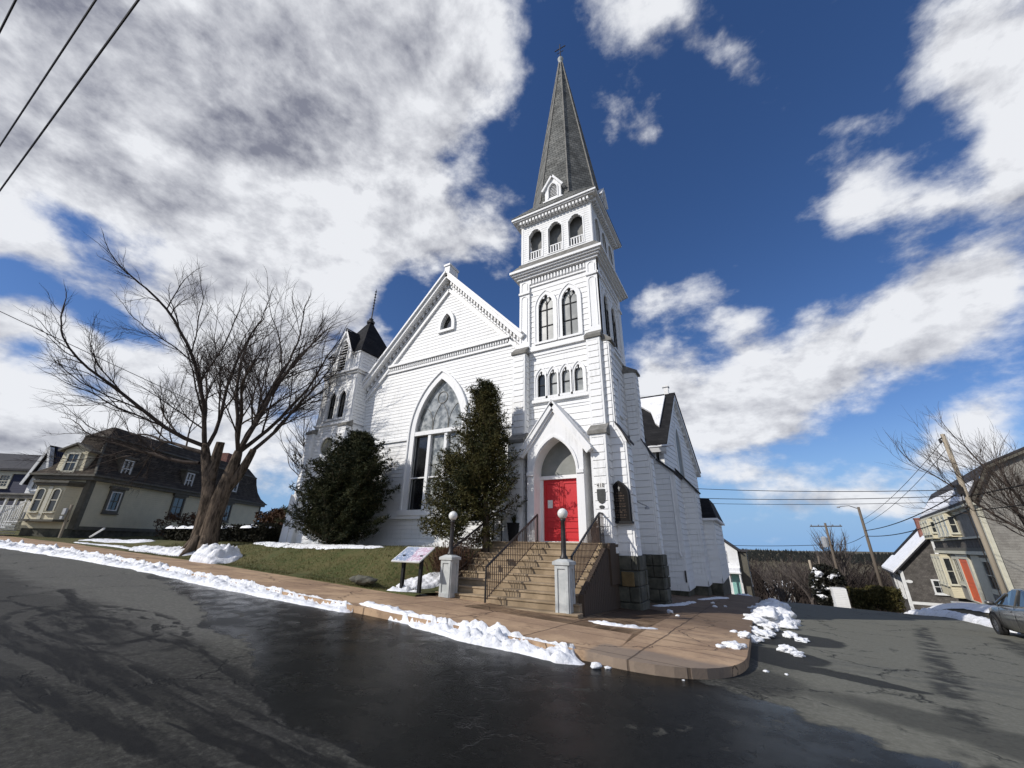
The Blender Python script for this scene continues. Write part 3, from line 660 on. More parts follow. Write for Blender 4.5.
# ================================================================== CHURCH
CO = (-9.0, 14.5, 1.0)
church = thing('church', 'white clapboard church with tall shingled spire, red double doors and black-roofed side turret', 'church', CO)
def cb(name, mat, mb, parent=None, smooth=False, **k): return mb.build(name, mat, parent or church, smooth, **k)
def CM(): return MB(CO)
def gothic(fr, cx, hw, z0, zs, za, fw, d, glass='glass', mull=(), trans=(), name='window', parent=None, gd=0.0, bar_w=0.035, tracery=False, mm='black'):
    """pointed window: frame (the part) > glass, glazing bars"""
    f = CM(); a = arch(cx, hw+fw, z0-0.0, zs, za+fw*1.35); b_ = arch(cx, hw, z0, zs, za)
    ring(f, fr, a, b_, -0.02, d); ring(f, fr, arch(cx, hw+fw+.05, z0, zs, za+fw*1.35+.07), a, -0.02, d+.03)
    bar(f, fr, cx-hw-fw-.05, cx+hw+fw+.05, z0-.09, z0, -.02, d+.07)
    o_ = cb(name, 'trim', f, parent)
    gl = CM(); slab(gl, fr, b_, (), gd, gd-0.03); gl.build('glass', glass, o_)
    br = CM()
    ring(br, fr, b_, arch(cx, hw-.035, z0+.035, zs, za-.05), gd, gd+.03)
    bar(br, fr, cx-hw, cx+hw, z0, z0+.04, gd, gd+.03)
    for u in mull: bar(br, fr, cx+u-bar_w/2, cx+u+bar_w/2, z0, (zs+za)/2 if abs(u) > .01 or tracery else zs+(za-zs)*.95, gd+.001, gd+.035)
    for z in trans: bar(br, fr, cx-hw+.005, cx+hw-.005, z-bar_w/2, z+bar_w/2, gd+.002, gd+.03)
    if tracery:
        for sgn in (-1, 1):
            q = arch(cx+sgn*hw/2, hw/2-.01, zs-.02, zs, zs+(za-zs)*.55)
            for i in range(len(q)-1): seg(br, fr, q[i], q[i+1], .016, gd+.003, gd+.02)
    br.build('glazing_bars', mm, o_)
    return o_

# ---------- tower stages
TX0, TX1, TY0, TY1 = -7.10, -3.60, 13.00, 16.55
TC = (-5.35, 14.77)
def rect(x0, x1, z0, z1): return [(x0, z0), (x1, z0), (x1, z1), (x0, z1)]
frF = FY(TY0+0.12); frR = FX(TX1-0.10)
H3 = [arch(-5.89, .33, 9.18, 10.85, 11.42), arch(-4.84, .33, 9.18, 10.85, 11.42)]
H4 = [arch(c_, .185, 6.80, 7.55, 7.90) for c_ in (-6.13, -5.63, -5.11, -4.60)]
HD = [arch(-5.36, .70, 1.60, 3.80, 4.95)]
w = CM(); slab(w, frF, rect(TX0, TX1, 1.35, 13.0), H3+H4+[rect(-6.1, -4.62, 1.36, 4.4)], 0, -0.12)
boards(w, frF, rect(TX0+.4, TX1-.4, 1.5, 12.1), H3+H4+[rect(-6.45, -4.25, 1.4, 4.9)], 0.25)
HS3 = [arch(14.15, .33, 9.18, 10.85, 11.42), arch(15.25, .33, 9.18, 10.85, 11.42)]
slab(w, frR, rect(TY0+.13, TY1, -0.3, 13.0), HS3, 0, -0.12)
boards(w, frR, rect(TY0+.35, TY1-.3, 1.3, 12.1), HS3+[rect(14.35, 15.35, 6.3, 7.9)], 0.25)
slab(w, Fr((0, TY1), (1, 0), (0, 1)), rect(TX0, TX1-.11, 5.0, 13.0), (), 0, -0.12); slab(w, Fr((TX0, 0), (0, 1), (-1, 0)), rect(TY0+.13, TY1-.13, 5.0, 13.0), (), 0, -0.12)
boards(w, Fr((TX0, 0), (0, 1), (-1, 0)), rect(TY0+.4, TY1, 6.0, 12.1), (), 0.25)
cb('tower_wall', 'white', w)
c_ = CM(); c_.box(TX0+.15, TX1-.25, TY0+.5, TY1-.15, 1.3, 12.9); cb('tower_lining', 'louver', c_)
for cx in (-5.89, -4.84): gothic(frF, cx, .33, 9.18, 10.85, 11.42, .13, .07, 'glass_grey', (0,), (9.95, 10.72), gd=-.06, tracery=True)
for cx in (-6.13, -5.63, -5.11, -4.60): gothic(frF, cx, .165, 6.80, 7.55, 7.90, .075, .07, 'glass_grey' if cx > -6 else 'glass', (), (7.33,), gd=-.05)
for cx in (14.15, 15.25): gothic(frR, cx, .33, 9.18, 10.85, 11.42, .13, .07, 'glass', (0,), (9.95, 10.72), gd=-.06, tracery=True)
s_ = CM(); ring(s_, frR, rect(14.42, 15.28, 6.25, 7.95), rect(14.55, 15.15, 6.4, 7.8), 0, .07, True); bar(s_, frR, 14.36, 15.34, 6.17, 6.25, 0, .13); bl = cb('blind_window', 'trim', s_)
g_ = CM(); slab(g_, frR, rect(14.55, 15.15, 6.4, 7.8), (), .012, .001); g_.build('panel', 'white', bl)
# strings and sills on the tower
for fr, a, b_ in ((frF, TX0+.45, TX1-.45), (frR, TY0+.5, TY1-.35)):
    tr = CM()
    bar(tr, fr, a, b_, 8.62, 8.80, 0, .07); bar(tr, fr, a, b_, 8.80, 8.90, 0, .16); bar(tr, fr, a, b_, 8.90, 9.06, 0, .09)
    cb('string_course', 'trim', tr); tr = CM(); bar(tr, fr, a, b_, 6.36, 6.46, 0, .06); cb('string_course', 'trim', tr); tr = CM()
    bar(tr, fr, a, b_, 12.10, 12.36, 0, .05); bar(tr, fr, a, b_, 11.98, 12.06, 0, .09); cb('string_course', 'trim', tr)
tr = CM(); bar(tr, frF, -6.5, -4.22, 6.58, 6.70, 0, .15); cb('string_course', 'trim', tr)
# corbel frieze below the main cornice
cf = CM(); cf2 = CM()
for k in range(18):
    u = TX0+.52+k*(2.46/17); bar(cf, frF, u-.035, u+.035, 12.12, 12.34, .05, .13)
    seg(cf, frF, (u-.035, 12.12), (u+.035, 12.12), .03, .05, .11)
    v = TY0+.6+k*(2.5/17); bar(cf2, frR, v-.035, v+.035, 12.12, 12.34, .05, .13)
cb('corbel_frieze', 'trim', cf); cb('corbel_frieze', 'trim', cf2)
# pilasters of the top stage
pl = CM()
for x0, x1 in ((TX0, TX0+.48), (TX1-.45, TX1)):
    pl = CM()
    bar(pl, FY(TY0), x0, x1, 9.0, 12.6, -.13, 0); 
    for z0, z1 in ((9.35, 11.55), (11.85, 12.28)):
        q = arch((x0+x1)/2, .13, z0, z1-.13, z1); ring(pl, FY(TY0), arch((x0+x1)/2, .15, z0-.02, z1-.13, z1+.02), q, 0, .025)
    bar(pl, FY(TY0), x0-.02, x1+.02, 11.66, 11.76, 0, .06); cb('pilaster', 'trim', pl)
for y0, y1 in ((TY0, TY0+.45), (TY1-.4, TY1)):
    pl = CM(); bar(pl, FX(TX1), y0+.001, y1, 9.0, 12.59, -.11, 0); bar(pl, FX(TX1), y0-.06, y1+.02, 11.66, 11.76, 0, .06); cb('pilaster', 'trim', pl)
# buttresses, front pair (three stages with grey caps) and side pair
def buttress(front, x0, x1, y0, yb, z0, z1, name='buttress', h=0.25):
    mb = CM(); mb.box(x0, x1, y0, yb, z0, z1)
    fr = FY(y0); e_ = .07
    boards(mb, fr, rect(x0+e_, x1-e_, z0+.05, z1-.12), (), h, d=.022)
    for a, b_ in ((x0, x0+e_), (x1-e_, x1)): bar(mb, fr, a, b_, z0, z1, 0, .03)
    bar(mb, fr, x0+e_, x1-e_, z1-.12, z1, 0, .025)
    fx = FX(x1); boards(mb, fx, rect(y0+e_, yb-e_, z0+.05, z1-.12), (), h, d=.026)
    bar(mb, fx, y0+.002, y0+e_, z0, z1-.004, 0, .022)
    return mb
def capmesh(x0, x1, yf, yb, z0, rise):   # sloped cap, high at the wall
    mb = CM(); t_ = .10
    mb.hexa([(x0-.06, yf-.08, z0-.02), (x1+.06, yf-.08, z0-.02), (x1+.06, yb, z0-.02), (x0-.06, yb, z0-.02),
             (x0-.06, yf-.08, z0+t_), (x1+.06, yf-.08, z0+t_), (x1+.04, yb, z0+rise), (x0-.04, yb, z0+rise)])
    return mb
for x0, x1 in ((-7.25, -6.70), (-4.14, -3.62)):
    b1 = cb('buttress', 'white', buttress(1, x0, x1, 12.78, 13.14, 5.1, 8.72)); capmesh(x0, x1, 12.78, 13.0, 8.72, .38).build('buttress_cap', 'cap', b1)
for x0, x1 in ((-7.22, -6.62), (-4.10, -3.57)):
    b1 = cb('buttress', 'white', buttress(1, x0, x1, 12.46, 13.14, 1.3, 4.98)); capmesh(x0, x1, 12.46, 12.80, 4.98, .42).build('buttress_cap', 'cap', b1)
def side_buttress(x1a, x1b, y0, y1, ztop):
    # upper leaf
    mb = CM(); mb.box(TX1-.11, x1a, y0, y1, 4.9, ztop); boards(mb, FY(y0), rect(TX1+.0, x1a-.06, 4.95, ztop), (), .25, d=.026)
    bar(mb, FY(y0), x1a-.06, x1a, 4.9, ztop, 0, .02); boards(mb, FX(x1a), rect(y0+.02, y1-.02, 4.9, ztop), (), .25, d=.022)
    o_ = cb('buttress', 'white', mb)
    c1 = CM(); c1.hexa([(TX1-.1, y0-.06, ztop), (x1a+.12, y0-.06, ztop-.05), (x1a+.12, y1+.06, ztop-.05), (TX1-.1, y1+.06, ztop), (TX1-.1, y0-.06, ztop+.42), (x1a+.12, y0-.06, ztop+.04), (x1a+.12, y1+.06, ztop+.04), (TX1-.1, y1+.06, ztop+.42)])
    c1.build('buttress_cap', 'cap', o_)
    zt = 4.75 if y0 < 14 else 4.85
    mb = CM()
    out = [(TX1-.1, 1.28), (x1b, 1.28), (x1b, zt), (x1a, zt+.62), (TX1-.1, zt+.9)]
    slab(mb, FY(y0), out, (), 0, -(y1-y0)); boards(mb, FY(y0), [(TX1-.05, 1.4), (x1b-.07, 1.4), (x1b-.07, zt-.05), (x1a, zt+.5), (TX1-.05, zt+.75)], (), .25, d=.026)
    bar(mb, FY(y0), x1b-.07, x1b, 1.28, zt-.03, 0, .022); seg(mb, FY(y0), (x1b-.02, zt-.04), (x1a+.02, zt+.56), .09, 0, .022)
    boards(mb, FX(x1b), rect(y0+.03, y1-.03, 1.3, zt), (), .25, d=.022)
    bar(mb, FY(y0), TX1-.1, x1b+.03, 1.28, 1.56, 0, .035)
    o_ = cb('buttress', 'white', mb)
    c1 = CM(); q = Vector((x1b-x1a, -.62)); L = q.length
    c1.hexa([(x1a-.02, y0-.05, zt+.64), (x1b+.10, y0-.05, zt-.06), (x1b+.10, y1+.05, zt-.06), (x1a-.02, y1+.05, zt+.64), (x1a-.02, y0-.05, zt+.71), (x1b+.12, y0-.05, zt+.0), (x1b+.12, y1+.05, zt+.0), (x1a-.02, y1+.05, zt+.71)])
    c1.build('buttress_cap', 'slate', o_)
side_buttress(-3.34, -3.03, 12.92, 13.45, 8.55)
side_buttress(-3.16, -2.92, 16.05, 16.55, 8.45)
# rough stone piers under the buttresses: real blocks
def stonework(x0, x1, y0, y1, z0, z1, rows=5, bw=.55, faces='FR', seed=1, name='stone_base', warm=None):
    core = CM(); core.box(x0+.03, x1-.03, y0+.03, y1, z0, z1-.01); o_ = cb(name, 'mortar', core)
    rr = random.Random(seed); h = (z1-z0)/rows; st = CM()
    for r_ in range(rows):
        za, zb = z0+r_*h+.012, z0+(r_+1)*h-.012
        if 'F' in faces:
            x = x0; k = 0
            while x < x1-.02:
                wv = min(bw*rr.uniform(.7, 1.3), x1-x); 
                if x1-x-wv < .15: wv = x1-x
                p = rr.uniform(0, .05); st_ = st
                st_.hexa([(x+.01, y0-p*.4, za), (x+wv-.01, y0-p, za), (x+wv-.01, y0+.1, za), (x+.01, y0+.1, za), (x+.01, y0-p, zb), (x+wv-.01, y0-p*.6, zb), (x+wv-.01, y0+.1, zb), (x+.01, y0+.1, zb)])
                x += wv
        if 'R' in faces:
            y = y0+.1
            while y < y1-.02:
                wv = min(bw*rr.uniform(.7, 1.3), y1-y)
                if y1-y-wv < .15: wv = y1-y
                p = rr.uniform(0, .05)
                st.hexa([(x1-.1, y+.01, za), (x1+p, y+.01, za), (x1+p*.5, y+wv-.01, za), (x1-.1, y+wv-.01, za), (x1-.1, y+.01, zb), (x1+p*.7, y+.01, zb), (x1+p, y+wv-.01, zb), (x1-.1, y+wv-.01, zb)])
                y += wv
    st.build('stone_block', 'stone', o_, bevel=.025)
    return o_
sb = stonework(-3.80, -3.0, 12.78, 13.9, -.75, 1.30, 5, .62, seed=4)
wst = CM(); wst.box(-3.48, -3.12, 12.715, 12.8, .48, .86); wst.build('stone_block', 'stone_warm', sb, bevel=.02)
stonework(-3.7, -2.88, 15.95, 17.0, -.95, 1.28, 6, .6, seed=5)
stonework(-4.4, -3.45, 13.9, 16.0, -.9, 1.28, 6, .6, 'R', seed=6)
stonework(-7.6, -6.5, 12.5, 13.2, .4, 1.32, 3, .6, 'F', seed=7)

# main cornice
def cornice(mb, x0, x1, y0, y1, tiers):
    for (z0, z1, p) in tiers: mb.box(x0-p, x1+p, y0-p, y1+p, z0, z1)
mc = CM(); cornice(mc, TX0, TX1, TY0, TY1, [(12.42, 12.52, .10), (12.522, 12.60, .19), (12.602, 12.68, .27), (12.682, 12.80, .35)])
cb('main_cornice', 'trim', mc)
mc = CM(); P_ = lambda p, z: [(TX0-p, TY0-p, z), (TX1+p, TY0-p, z), (TX1+p, TY1+p, z), (TX0-p, TY1+p, z)]
mc.hexa(P_(.33, 12.801)+P_(.09, 13.16)); mc.box(TX0-.04, TX1+.04, TY0-.04, TY1+.04, 13.16, 13.28); cb('cornice_weathering', 'cap', mc)
# belfry with true openings
BX0, BX1, BY0, BY1 = -7.05, -3.66, 13.04, 16.50
bf = CM()
def parrow(cx, hw, z0, zs, za): return [(cx-hw, z0), (cx+hw, z0), (cx+hw, zs), (cx+hw*.45, za-.06), (cx, za), (cx-hw*.45, za-.06), (cx-hw, zs)]
oF = [parrow(c_, .325, 13.46, 14.82, 15.12) for c_ in (-6.33, -5.36, -4.39)]
oS = [parrow(c_, .325, 13.46, 14.82, 15.12) for c_ in (13.78, 14.77, 15.76)]
frs = [(FY(BY0), oF, rect(BX0, BX1, 13.29, 15.62)), (FX(BX1), oS, rect(BY0+.001, BY1-.001, 13.29, 15.62)),
       (Fr((0, BY1), (1, 0), (0, 1)), oF, rect(BX0, BX1, 13.29, 15.62)), (Fr((BX0, 0), (0, 1), (-1, 0)), oS, rect(BY0+.001, BY1-.001, 13.29, 15.62))]
for fr, hs, out in frs:
    slab(bf, fr, out, hs, 0, -.16)
boards(bf, FY(BY0), rect(BX0+.10, BX1-.10, 13.3, 15.5), oF, .12, d=.004, t=.010); boards(bf, FX(BX1), rect(BY0+.10, BY1-.10, 13.3, 15.5), oS, .12, d=.004, t=.010)
for a, b_ in ((BX0-.0, BX0+.1), (BX1-.1, BX1)): bar(bf, FY(BY0), a, b_, 13.29, 15.6, 0, .02)
bar(bf, FX(BX1), BY0, BY0+.1, 13.29, 15.6, 0, .02); bar(bf, FX(BX1), BY1-.1, BY1, 13.29, 15.6, 0, .02)
cb('belfry_wall', 'white', bf)
bi = CM(); bi.box(BX0+.36, BX1-.36, BY0+.36, BY1-.36, 13.3, 15.6); cb('belfry_screen', 'louver', bi)
for fr, cs, n in ((FY(BY0), (-6.33, -5.36, -4.39), 1), (FX(BX1), (13.78, 14.77, 15.76), 1)):
    for c_ in cs:
        f = CM(); ring(f, fr, parrow(c_, .385, 13.42, 14.84, 15.19), parrow(c_, .325, 13.46, 14.82, 15.12), -.02, .03, True); o_ = cb('belfry_opening', 'trim', f)
        q = CM(); bar(q, fr, c_-.325, c_+.325, 13.88, 13.93, -.10, -.04); bar(q, fr, c_-.325, c_+.325, 13.47, 13.51, -.10, -.04)
        for k in range(5): u = c_-.25+k*.125; bar(q, fr, u-.024, u+.024, 13.51, 13.88, -.09, -.05)
        q.build('balustrade', 'trim', o_)
bc = CM(); cornice(bc, BX0, BX1, BY0, BY1, [(15.46, 15.54, .05), (15.60, 15.68, .14), (15.682, 15.74, .30), (15.742, 15.88, .36)])
for k in range(21):
    u = BX0+.06+k*((BX1-BX0-.12)/20); bar(bc, FY(BY0), u-.045, u+.045, 15.50, 15.66, .0, .24)
    v = BY0+.06+k*((BY1-BY0-.12)/20); bar(bc, FX(BX1), v-.045, v+.045, 15.50, 15.66, .0, .24)
cb('belfry_cornice', 'trim', bc)
# spire: square skirt turning into an octagon
sp_ = CM(); E_ = .38; zb = 15.882
sq = [(BX0-E_, BY0-E_), (BX1+E_, BY0-E_), (BX1+E_, BY1+E_), (BX0-E_, BY1+E_)]
def octa(ap, z): Rr = ap/math.cos(R(22.5)); return [(TC[0]+Rr*math.cos(R(22.5+45*k)), TC[1]+Rr*math.sin(R(22.5+45*k)), z) for k in range(8)]
o1 = octa(1.74, 16.55); apx = (TC[0], TC[1], 29.9)
vs = [(x, y, zb) for x, y in sq]+o1+octa(.10, 29.2)+[(x, y, zb-.03) for x, y in sq]
# octagon vertex order: k=0 is 22.5deg (+x,+y small)
fs = [(4+k, 4+(k+1) % 8, 12+(k+1) % 8, 12+k) for k in range(8)]
# corners of square: 0(-,-) 1(+,-) 2(+,+) 3(-,+); octagon: 0,7 +x ; 1,2 +y ; 3,4 -x ; 5,6 -y
fs += [(0, 1, 4+6, 4+5), (1, 2, 4+0, 4+7), (2, 3, 4+2, 4+1), (3, 0, 4+4, 4+3), (1, 4+7, 4+6), (2, 4+1, 4+0), (3, 4+3, 4+2), (0, 4+5, 4+4)]
fs += [(0, 20, 21, 1), (1, 21, 22, 2), (2, 22, 23, 3), (3, 23, 20, 0)]
sp_.add(vs, fs); spire = cb('spire', 'spire', sp_)
fin = CM(); fin.lathe((TC[0], TC[1], 29.1), [(.13, 0), (.15, .1), (.10, .25), (.16, .42), (.18, .55), (.07, .72), (.03, .8)], 10); fin.build('finial', 'pier', spire)
cr = CM(); cr.tube([(TC[0], TC[1], 29.8), (TC[0], TC[1], 31.15)], .03, 6); cr.tube([(TC[0]-.36, TC[1], 30.72), (TC[0]+.36, TC[1], 30.72)], .035, 6); cr.tube([(TC[0]-.22, TC[1], 30.35), (TC[0]+.22, TC[1], 30.35)], .022, 6); cr.build('cross', 'iron', spire)
hip = CM()
for k in range(8): hip.tube([o1[k], octa(.11, 29.2)[k]], .045, 5)
hip.build('hip_flashing', 'cap', spire)
def lucarne(fr, cu, parent, z0=16.35, d=.10):
    f = CM(); hw = .40
    body = [(cu-hw, z0), (cu+hw, z0), (cu+hw, z0+.75), (cu, z0+1.35), (cu-hw, z0+.75)]
    q = arch(cu, .21, z0+.14, z0+.62, z0+.98)
    slab(f, fr, body, [q], d, -.75); bar(f, fr, cu-hw-.09, cu+hw+.09, z0-.07, z0, -.4, d+.06)
    seg(f, fr, (cu-hw-.12, z0+.62), (cu+.02, z0+1.46), .10, -.8, d+.10); seg(f, fr, (cu+hw+.12, z0+.62), (cu-.02, z0+1.46), .10, -.8, d+.10)
    ring(f, fr, arch(cu, .27, z0+.1, z0+.62, z0+1.06), q, d, d+.03)
    o_ = f.build('lucarne', 'trim', parent)
    l = CM()
    for k in range(8): zz = z0+.2+k*.09; hwk = .20 if zz < z0+.62 else max(.02, .20*(1-(zz-z0-.62)/.36)); l.hexa([fr.p(cu-hwk, zz, .05), fr.p(cu+hwk, zz, .05), fr.p(cu+hwk, zz+.02, .05), fr.p(cu-hwk, zz+.02, .05), fr.p(cu-hwk, zz+.07, -.05), fr.p(cu+hwk, zz+.07, -.05), fr.p(cu+hwk, zz+.09, -.05), fr.p(cu-hwk, zz+.09, -.05)])
    l.build('louvre', 'trim', o_)
    k_ = CM(); slab(k_, fr, q, (), -.2, -.25); k_.build('backing', 'louver', o_)
lucarne(FY(13.0), TC[0], spire); lucarne(FX(-3.62), TC[1], spire)

# ---------- porch and red doors
PY = 12.33
pf = FY(PY); pc = -5.345
ar = arch(pc, .76, 1.60, 3.80, 4.97, 12)
body = [(-6.36, 1.60), (-5.345-.76-.0, 1.60)]
out = [(-6.36, 1.59), (-4.33, 1.59), (-4.33, 4.62), (pc, 6.02), (-6.36, 4.62)]
po = CM(); slab(po, pf, out, [ar[:1]+ar[1:]], 0, -.80)
for x0, x1 in ((-6.36, -6.13), (-4.56, -4.33)): bar(po, pf, x0-.015, x1+.0, 3.72, 3.84, .0, .04)
ring(po, pf, arch(pc, .84, 3.84, 3.86, 5.10, 12), arch(pc, .775, 3.84, 3.86, 4.99, 12), 0, .03)
porch = cb('porch', 'trim', po)
pr = CM()
for sgn in (-1, 1):
    seg(pr, pf, (pc+sgn*1.30, 4.42), (pc-sgn*.02, 6.18), .17, -.82, .14); seg(pr, pf, (pc+sgn*1.20, 4.36), (pc, 5.98), .09, 0.001, .08)
pr.build('gable_moulding', 'trim', porch)
rf = CM()
for sgn in (-1, 1):
    seg(rf, pf, (pc+sgn*1.34, 4.50), (pc-sgn*.01, 6.30), .035, -.84, .17)
rf.build('porch_roof', 'trim', porch)
# tympanum, door frame, doors
DY = 12.90; df = FY(DY)
ty = CM(); slab(ty, df, arch(pc, .76, 3.70, 3.80, 4.97, 12), (), 0, -.05); ty.build('tympanum', 'tymp', porch)
fr_ = CM(); bar(fr_, df, pc-.76, pc+.76, 3.64, 3.76, 0.001, .10); bar(fr_, df, pc-.76, pc-.665, 1.6, 3.64, 0, .07); bar(fr_, df, pc+.665, pc+.76, 1.6, 3.64, 0, .07); bar(fr_, df, pc-.76, pc+.76, 1.60, 1.655, -.3, .14); fr_.build('door_frame', 'trim', porch)
for sgn in (-1, 1):
    a, b_ = (pc-.663, pc-.006) if sgn < 0 else (pc+.006, pc+.663)
    dm = CM(); bar(dm, df, a, b_, 1.66, 3.638, -.05, .0)
    d_ = dm.build('door', 'door', porch)
    pn = CM(); m_ = (a+b_)/2
    for z0, z1 in ((1.74, 1.98), (2.06, 2.30), (2.40, 3.52)):
        ring(pn, df, rect(a+.07, b_-.07, z0, z1), rect(a+.10, b_-.10, z0+.03, z1-.03), 0.0, .022, True)
    bar(pn, df, (b_-.045 if sgn < 0 else a), (b_ if sgn < 0 else a+.045), 1.66, 3.637, .001, .02)
    pn.build('panel_moulding', 'door', d_)
    kn = CM(); kn.lathe((m_-sgn*.24, DY-.03, 2.5), [(.02, 0), (.03, .03), (.02, .06)], 8); kn.build('door_knob', 'iron', d_)
# ---------- nave front
NY = 13.30; nf = FY(NY); ncx = -11.32; apz = 14.25; 
rake = 1.06
eL, eR = -16.9, -6.6
def rz(x): return apz-rake*abs(x-ncx)
nout = [(eL, 1.30), (eR, 1.30), (eR, rz(eR)), (ncx, apz), (eL, rz(eL))]
bw_ = arch(ncx+.03, 1.32, 2.80, 6.12, 8.62, 14)
ovw = arch(-11.30, .34, 11.25, 11.42, 12.12, 7)
ov = [(u, z) for u, z in ovw]
nv = CM(); slab(nv, nf, nout, [bw_, ov], 0, -.2)
boards(nv, nf, [(eL, 1.35), (eR, 1.35), (eR, rz(eR)-.5), (ncx, apz-.65), (eL, rz(eL)-.5)], [arch(ncx+.03, 1.40, 2.7, 6.12, 8.7, 14), rect(-14, -9, 9.55, 10.0), ov], .17, d=.010, t=.020)
cb('nave_front_wall', 'white', nv)
# rake trim with brackets
rk = CM()
for sgn in (-1, 1):
    xe = eL-.1 if sgn < 0 else -6.9
    p_, q_ = (xe, apz-rake*abs(xe-ncx)+.02), (ncx+sgn*.0, apz+.02)
    seg(rk, nf, p_, q_, .24, -.25, .42); 
    seg(rk, nf, (p_[0], p_[1]+.16), (q_[0], q_[1]+.16), .10, -.3, .52)
    seg(rk, nf, (p_[0], p_[1]-.42), (q_[0], q_[1]-.46), .10, 0, .09)
    seg(rk, nf, (p_[0], p_[1]-.72), (q_[0], q_[1]-.76), .14, 0, .13)
    n_ = 26; 
    for k in range(1, n_):
        f_ = k/n_; u = p_[0]+(q_[0]-p_[0])*f_; z = p_[1]+(q_[1]-p_[1])*f_
        bar(rk, nf, u-.045, u+.045, z-.36, z-.14, 0, .20)
        bar(rk, nf, u-.035, u+.035, z-.50, z-.36, 0, .12)
bar(rk, nf, ncx-.16, ncx+.16, apz+.15, apz+.55, -.3, .40); bar(rk, nf, ncx-.20, ncx+.20, apz+.55, apz+.66, -.34, .45)
cb('gable_cornice', 'trim', rk)
hs_ = CM(); xa, xb = -14.95, -7.55
bar(hs_, nf, xa, xb, 9.52, 9.62, 0, .10); bar(hs_, nf, xa+.06, xb-.06, 9.62, 9.84, 0, .06); bar(hs_, nf, xa+.1, xb-.1, 9.84, 9.95, 0, .20)
k = xa+.2
while k < xb-.1: bar(hs_, nf, k-.03, k+.03, 9.66, 9.83, .06, .13); k += .13
cb('string_course', 'trim', hs_); hs_ = CM(); bar(hs_, nf, -16.3, -12.9, 5.86, 5.98, 0, .13); bar(hs_, nf, -16.3, -12.9, 5.66, 5.86, 0, .05)
cb('string_course', 'trim', hs_); hs_ = CM(); bar(hs_, nf, -9.75, -7.2, 5.86, 5.98, 0, .13); bar(hs_, nf, -9.75, -7.2, 5.66, 5.86, 0, .05)
cb('string_course', 'trim', hs_); hs_ = CM(); bar(hs_, nf, -16.3, -7.2, 2.44, 2.58, 0, .16); bar(hs_, nf, -16.3, -7.2, 1.25, 1.55, 0, .06)
cb('string_course', 'trim', hs_)
# big window
f = CM(); A_ = arch(ncx+.03, 1.60, 2.80, 6.12, 8.98, 14); 
ring(f, nf, A_, bw_, -.06, .10); ring(f, nf, arch(ncx+.03, 1.68, 2.80, 6.12, 9.08, 14), A_, -.02, .16)
bar(f, nf, ncx-1.72, ncx+1.78, 2.58, 2.80, -.02, .20)
gw = cb('gable_window', 'trim', f)
gd = -.10
g1 = CM(); slab(g1, nf, [p for p in bw_ if p[1] >= 6.1], (), gd, gd-.03); g1.build('tracery_glass', 'glass_lead', gw)
for (a, b_) in ((-1.32, -.52), (-.40, .40), (.52, 1.32)):
    g1 = CM(); slab(g1, nf, rect(ncx+.03+a, ncx+.03+b_, 2.80, 6.02), (), gd, gd-.03); g1.build('glass', 'glass_dark' if a < -1 else 'glass_lead', gw)
q = CM()
for u in (-.46, .46): bar(q, nf, ncx+.03+u-.075, ncx+.03+u+.075, 2.80, 6.02, gd-.02, .05)
bar(q, nf, ncx-1.30, ncx+1.36, 6.02, 6.20, gd-.02, .09)
for a, b_ in ((-1.32, -.53), (-.39, .39), (.53, 1.32)): bar(q, nf, ncx+.03+a, ncx+.03+b_, 4.12, 4.17, gd, .0)
q.build('mullion', 'trim', gw)
q = CM()
for sgn in (-1, 0, 1): 
    pts = arch(ncx+.03+sgn*.88, .42, 6.2, 6.5, 7.35 if sgn else 7.5)
    for i in range(len(pts)-1): seg(q, nf, pts[i], pts[i+1], .02, gd, gd+.02)
for cz, rr_ in ((7.75, .28),):
    pts = [(ncx+.03+rr_*math.cos(a*math.pi/8), cz+rr_*math.sin(a*math.pi/8)) for a in range(17)]
    for i in range(16): seg(q, nf, pts[i], pts[i+1], .03, gd, gd+.025)
q.build('tracery', 'cap', gw)
# attic window
f = CM(); ring(f, nf, arch(-11.30, .50, 11.12, 11.42, 12.40, 7), arch(-11.30, .34, 11.25, 11.42, 12.12, 7), -.02, .14, True); aw = cb('attic_window', 'trim', f)
g1 = CM(); slab(g1, nf, ov, (), -.1, -.12); g1.build('glass', 'glass_dark', aw)
# nave body and roof
nb = CM(); nb.box(-16.4, -6.3, 13.52, 34.0, -.4, 8.85); cb('nave_wall', 'white', nb)
nr = CM()
nr.add([(-16.9, 13.32, rz(-16.9)), (ncx, 13.32, apz+.05), (ncx, 34.3, apz+.05), (-16.9, 34.3, rz(-16.9)), (-5.9, 13.32, rz(-5.9)), (-5.9, 34.3, rz(-5.9))], [(0, 1, 2, 3), (1, 4, 5, 2)])
nr.add([(-16.9, 34.28, rz(-16.9)), (ncx, 34.28, apz), (-5.9, 34.28, rz(-5.9))], [(0, 1, 2)])
cb('nave_roof', 'black_roof', nr)

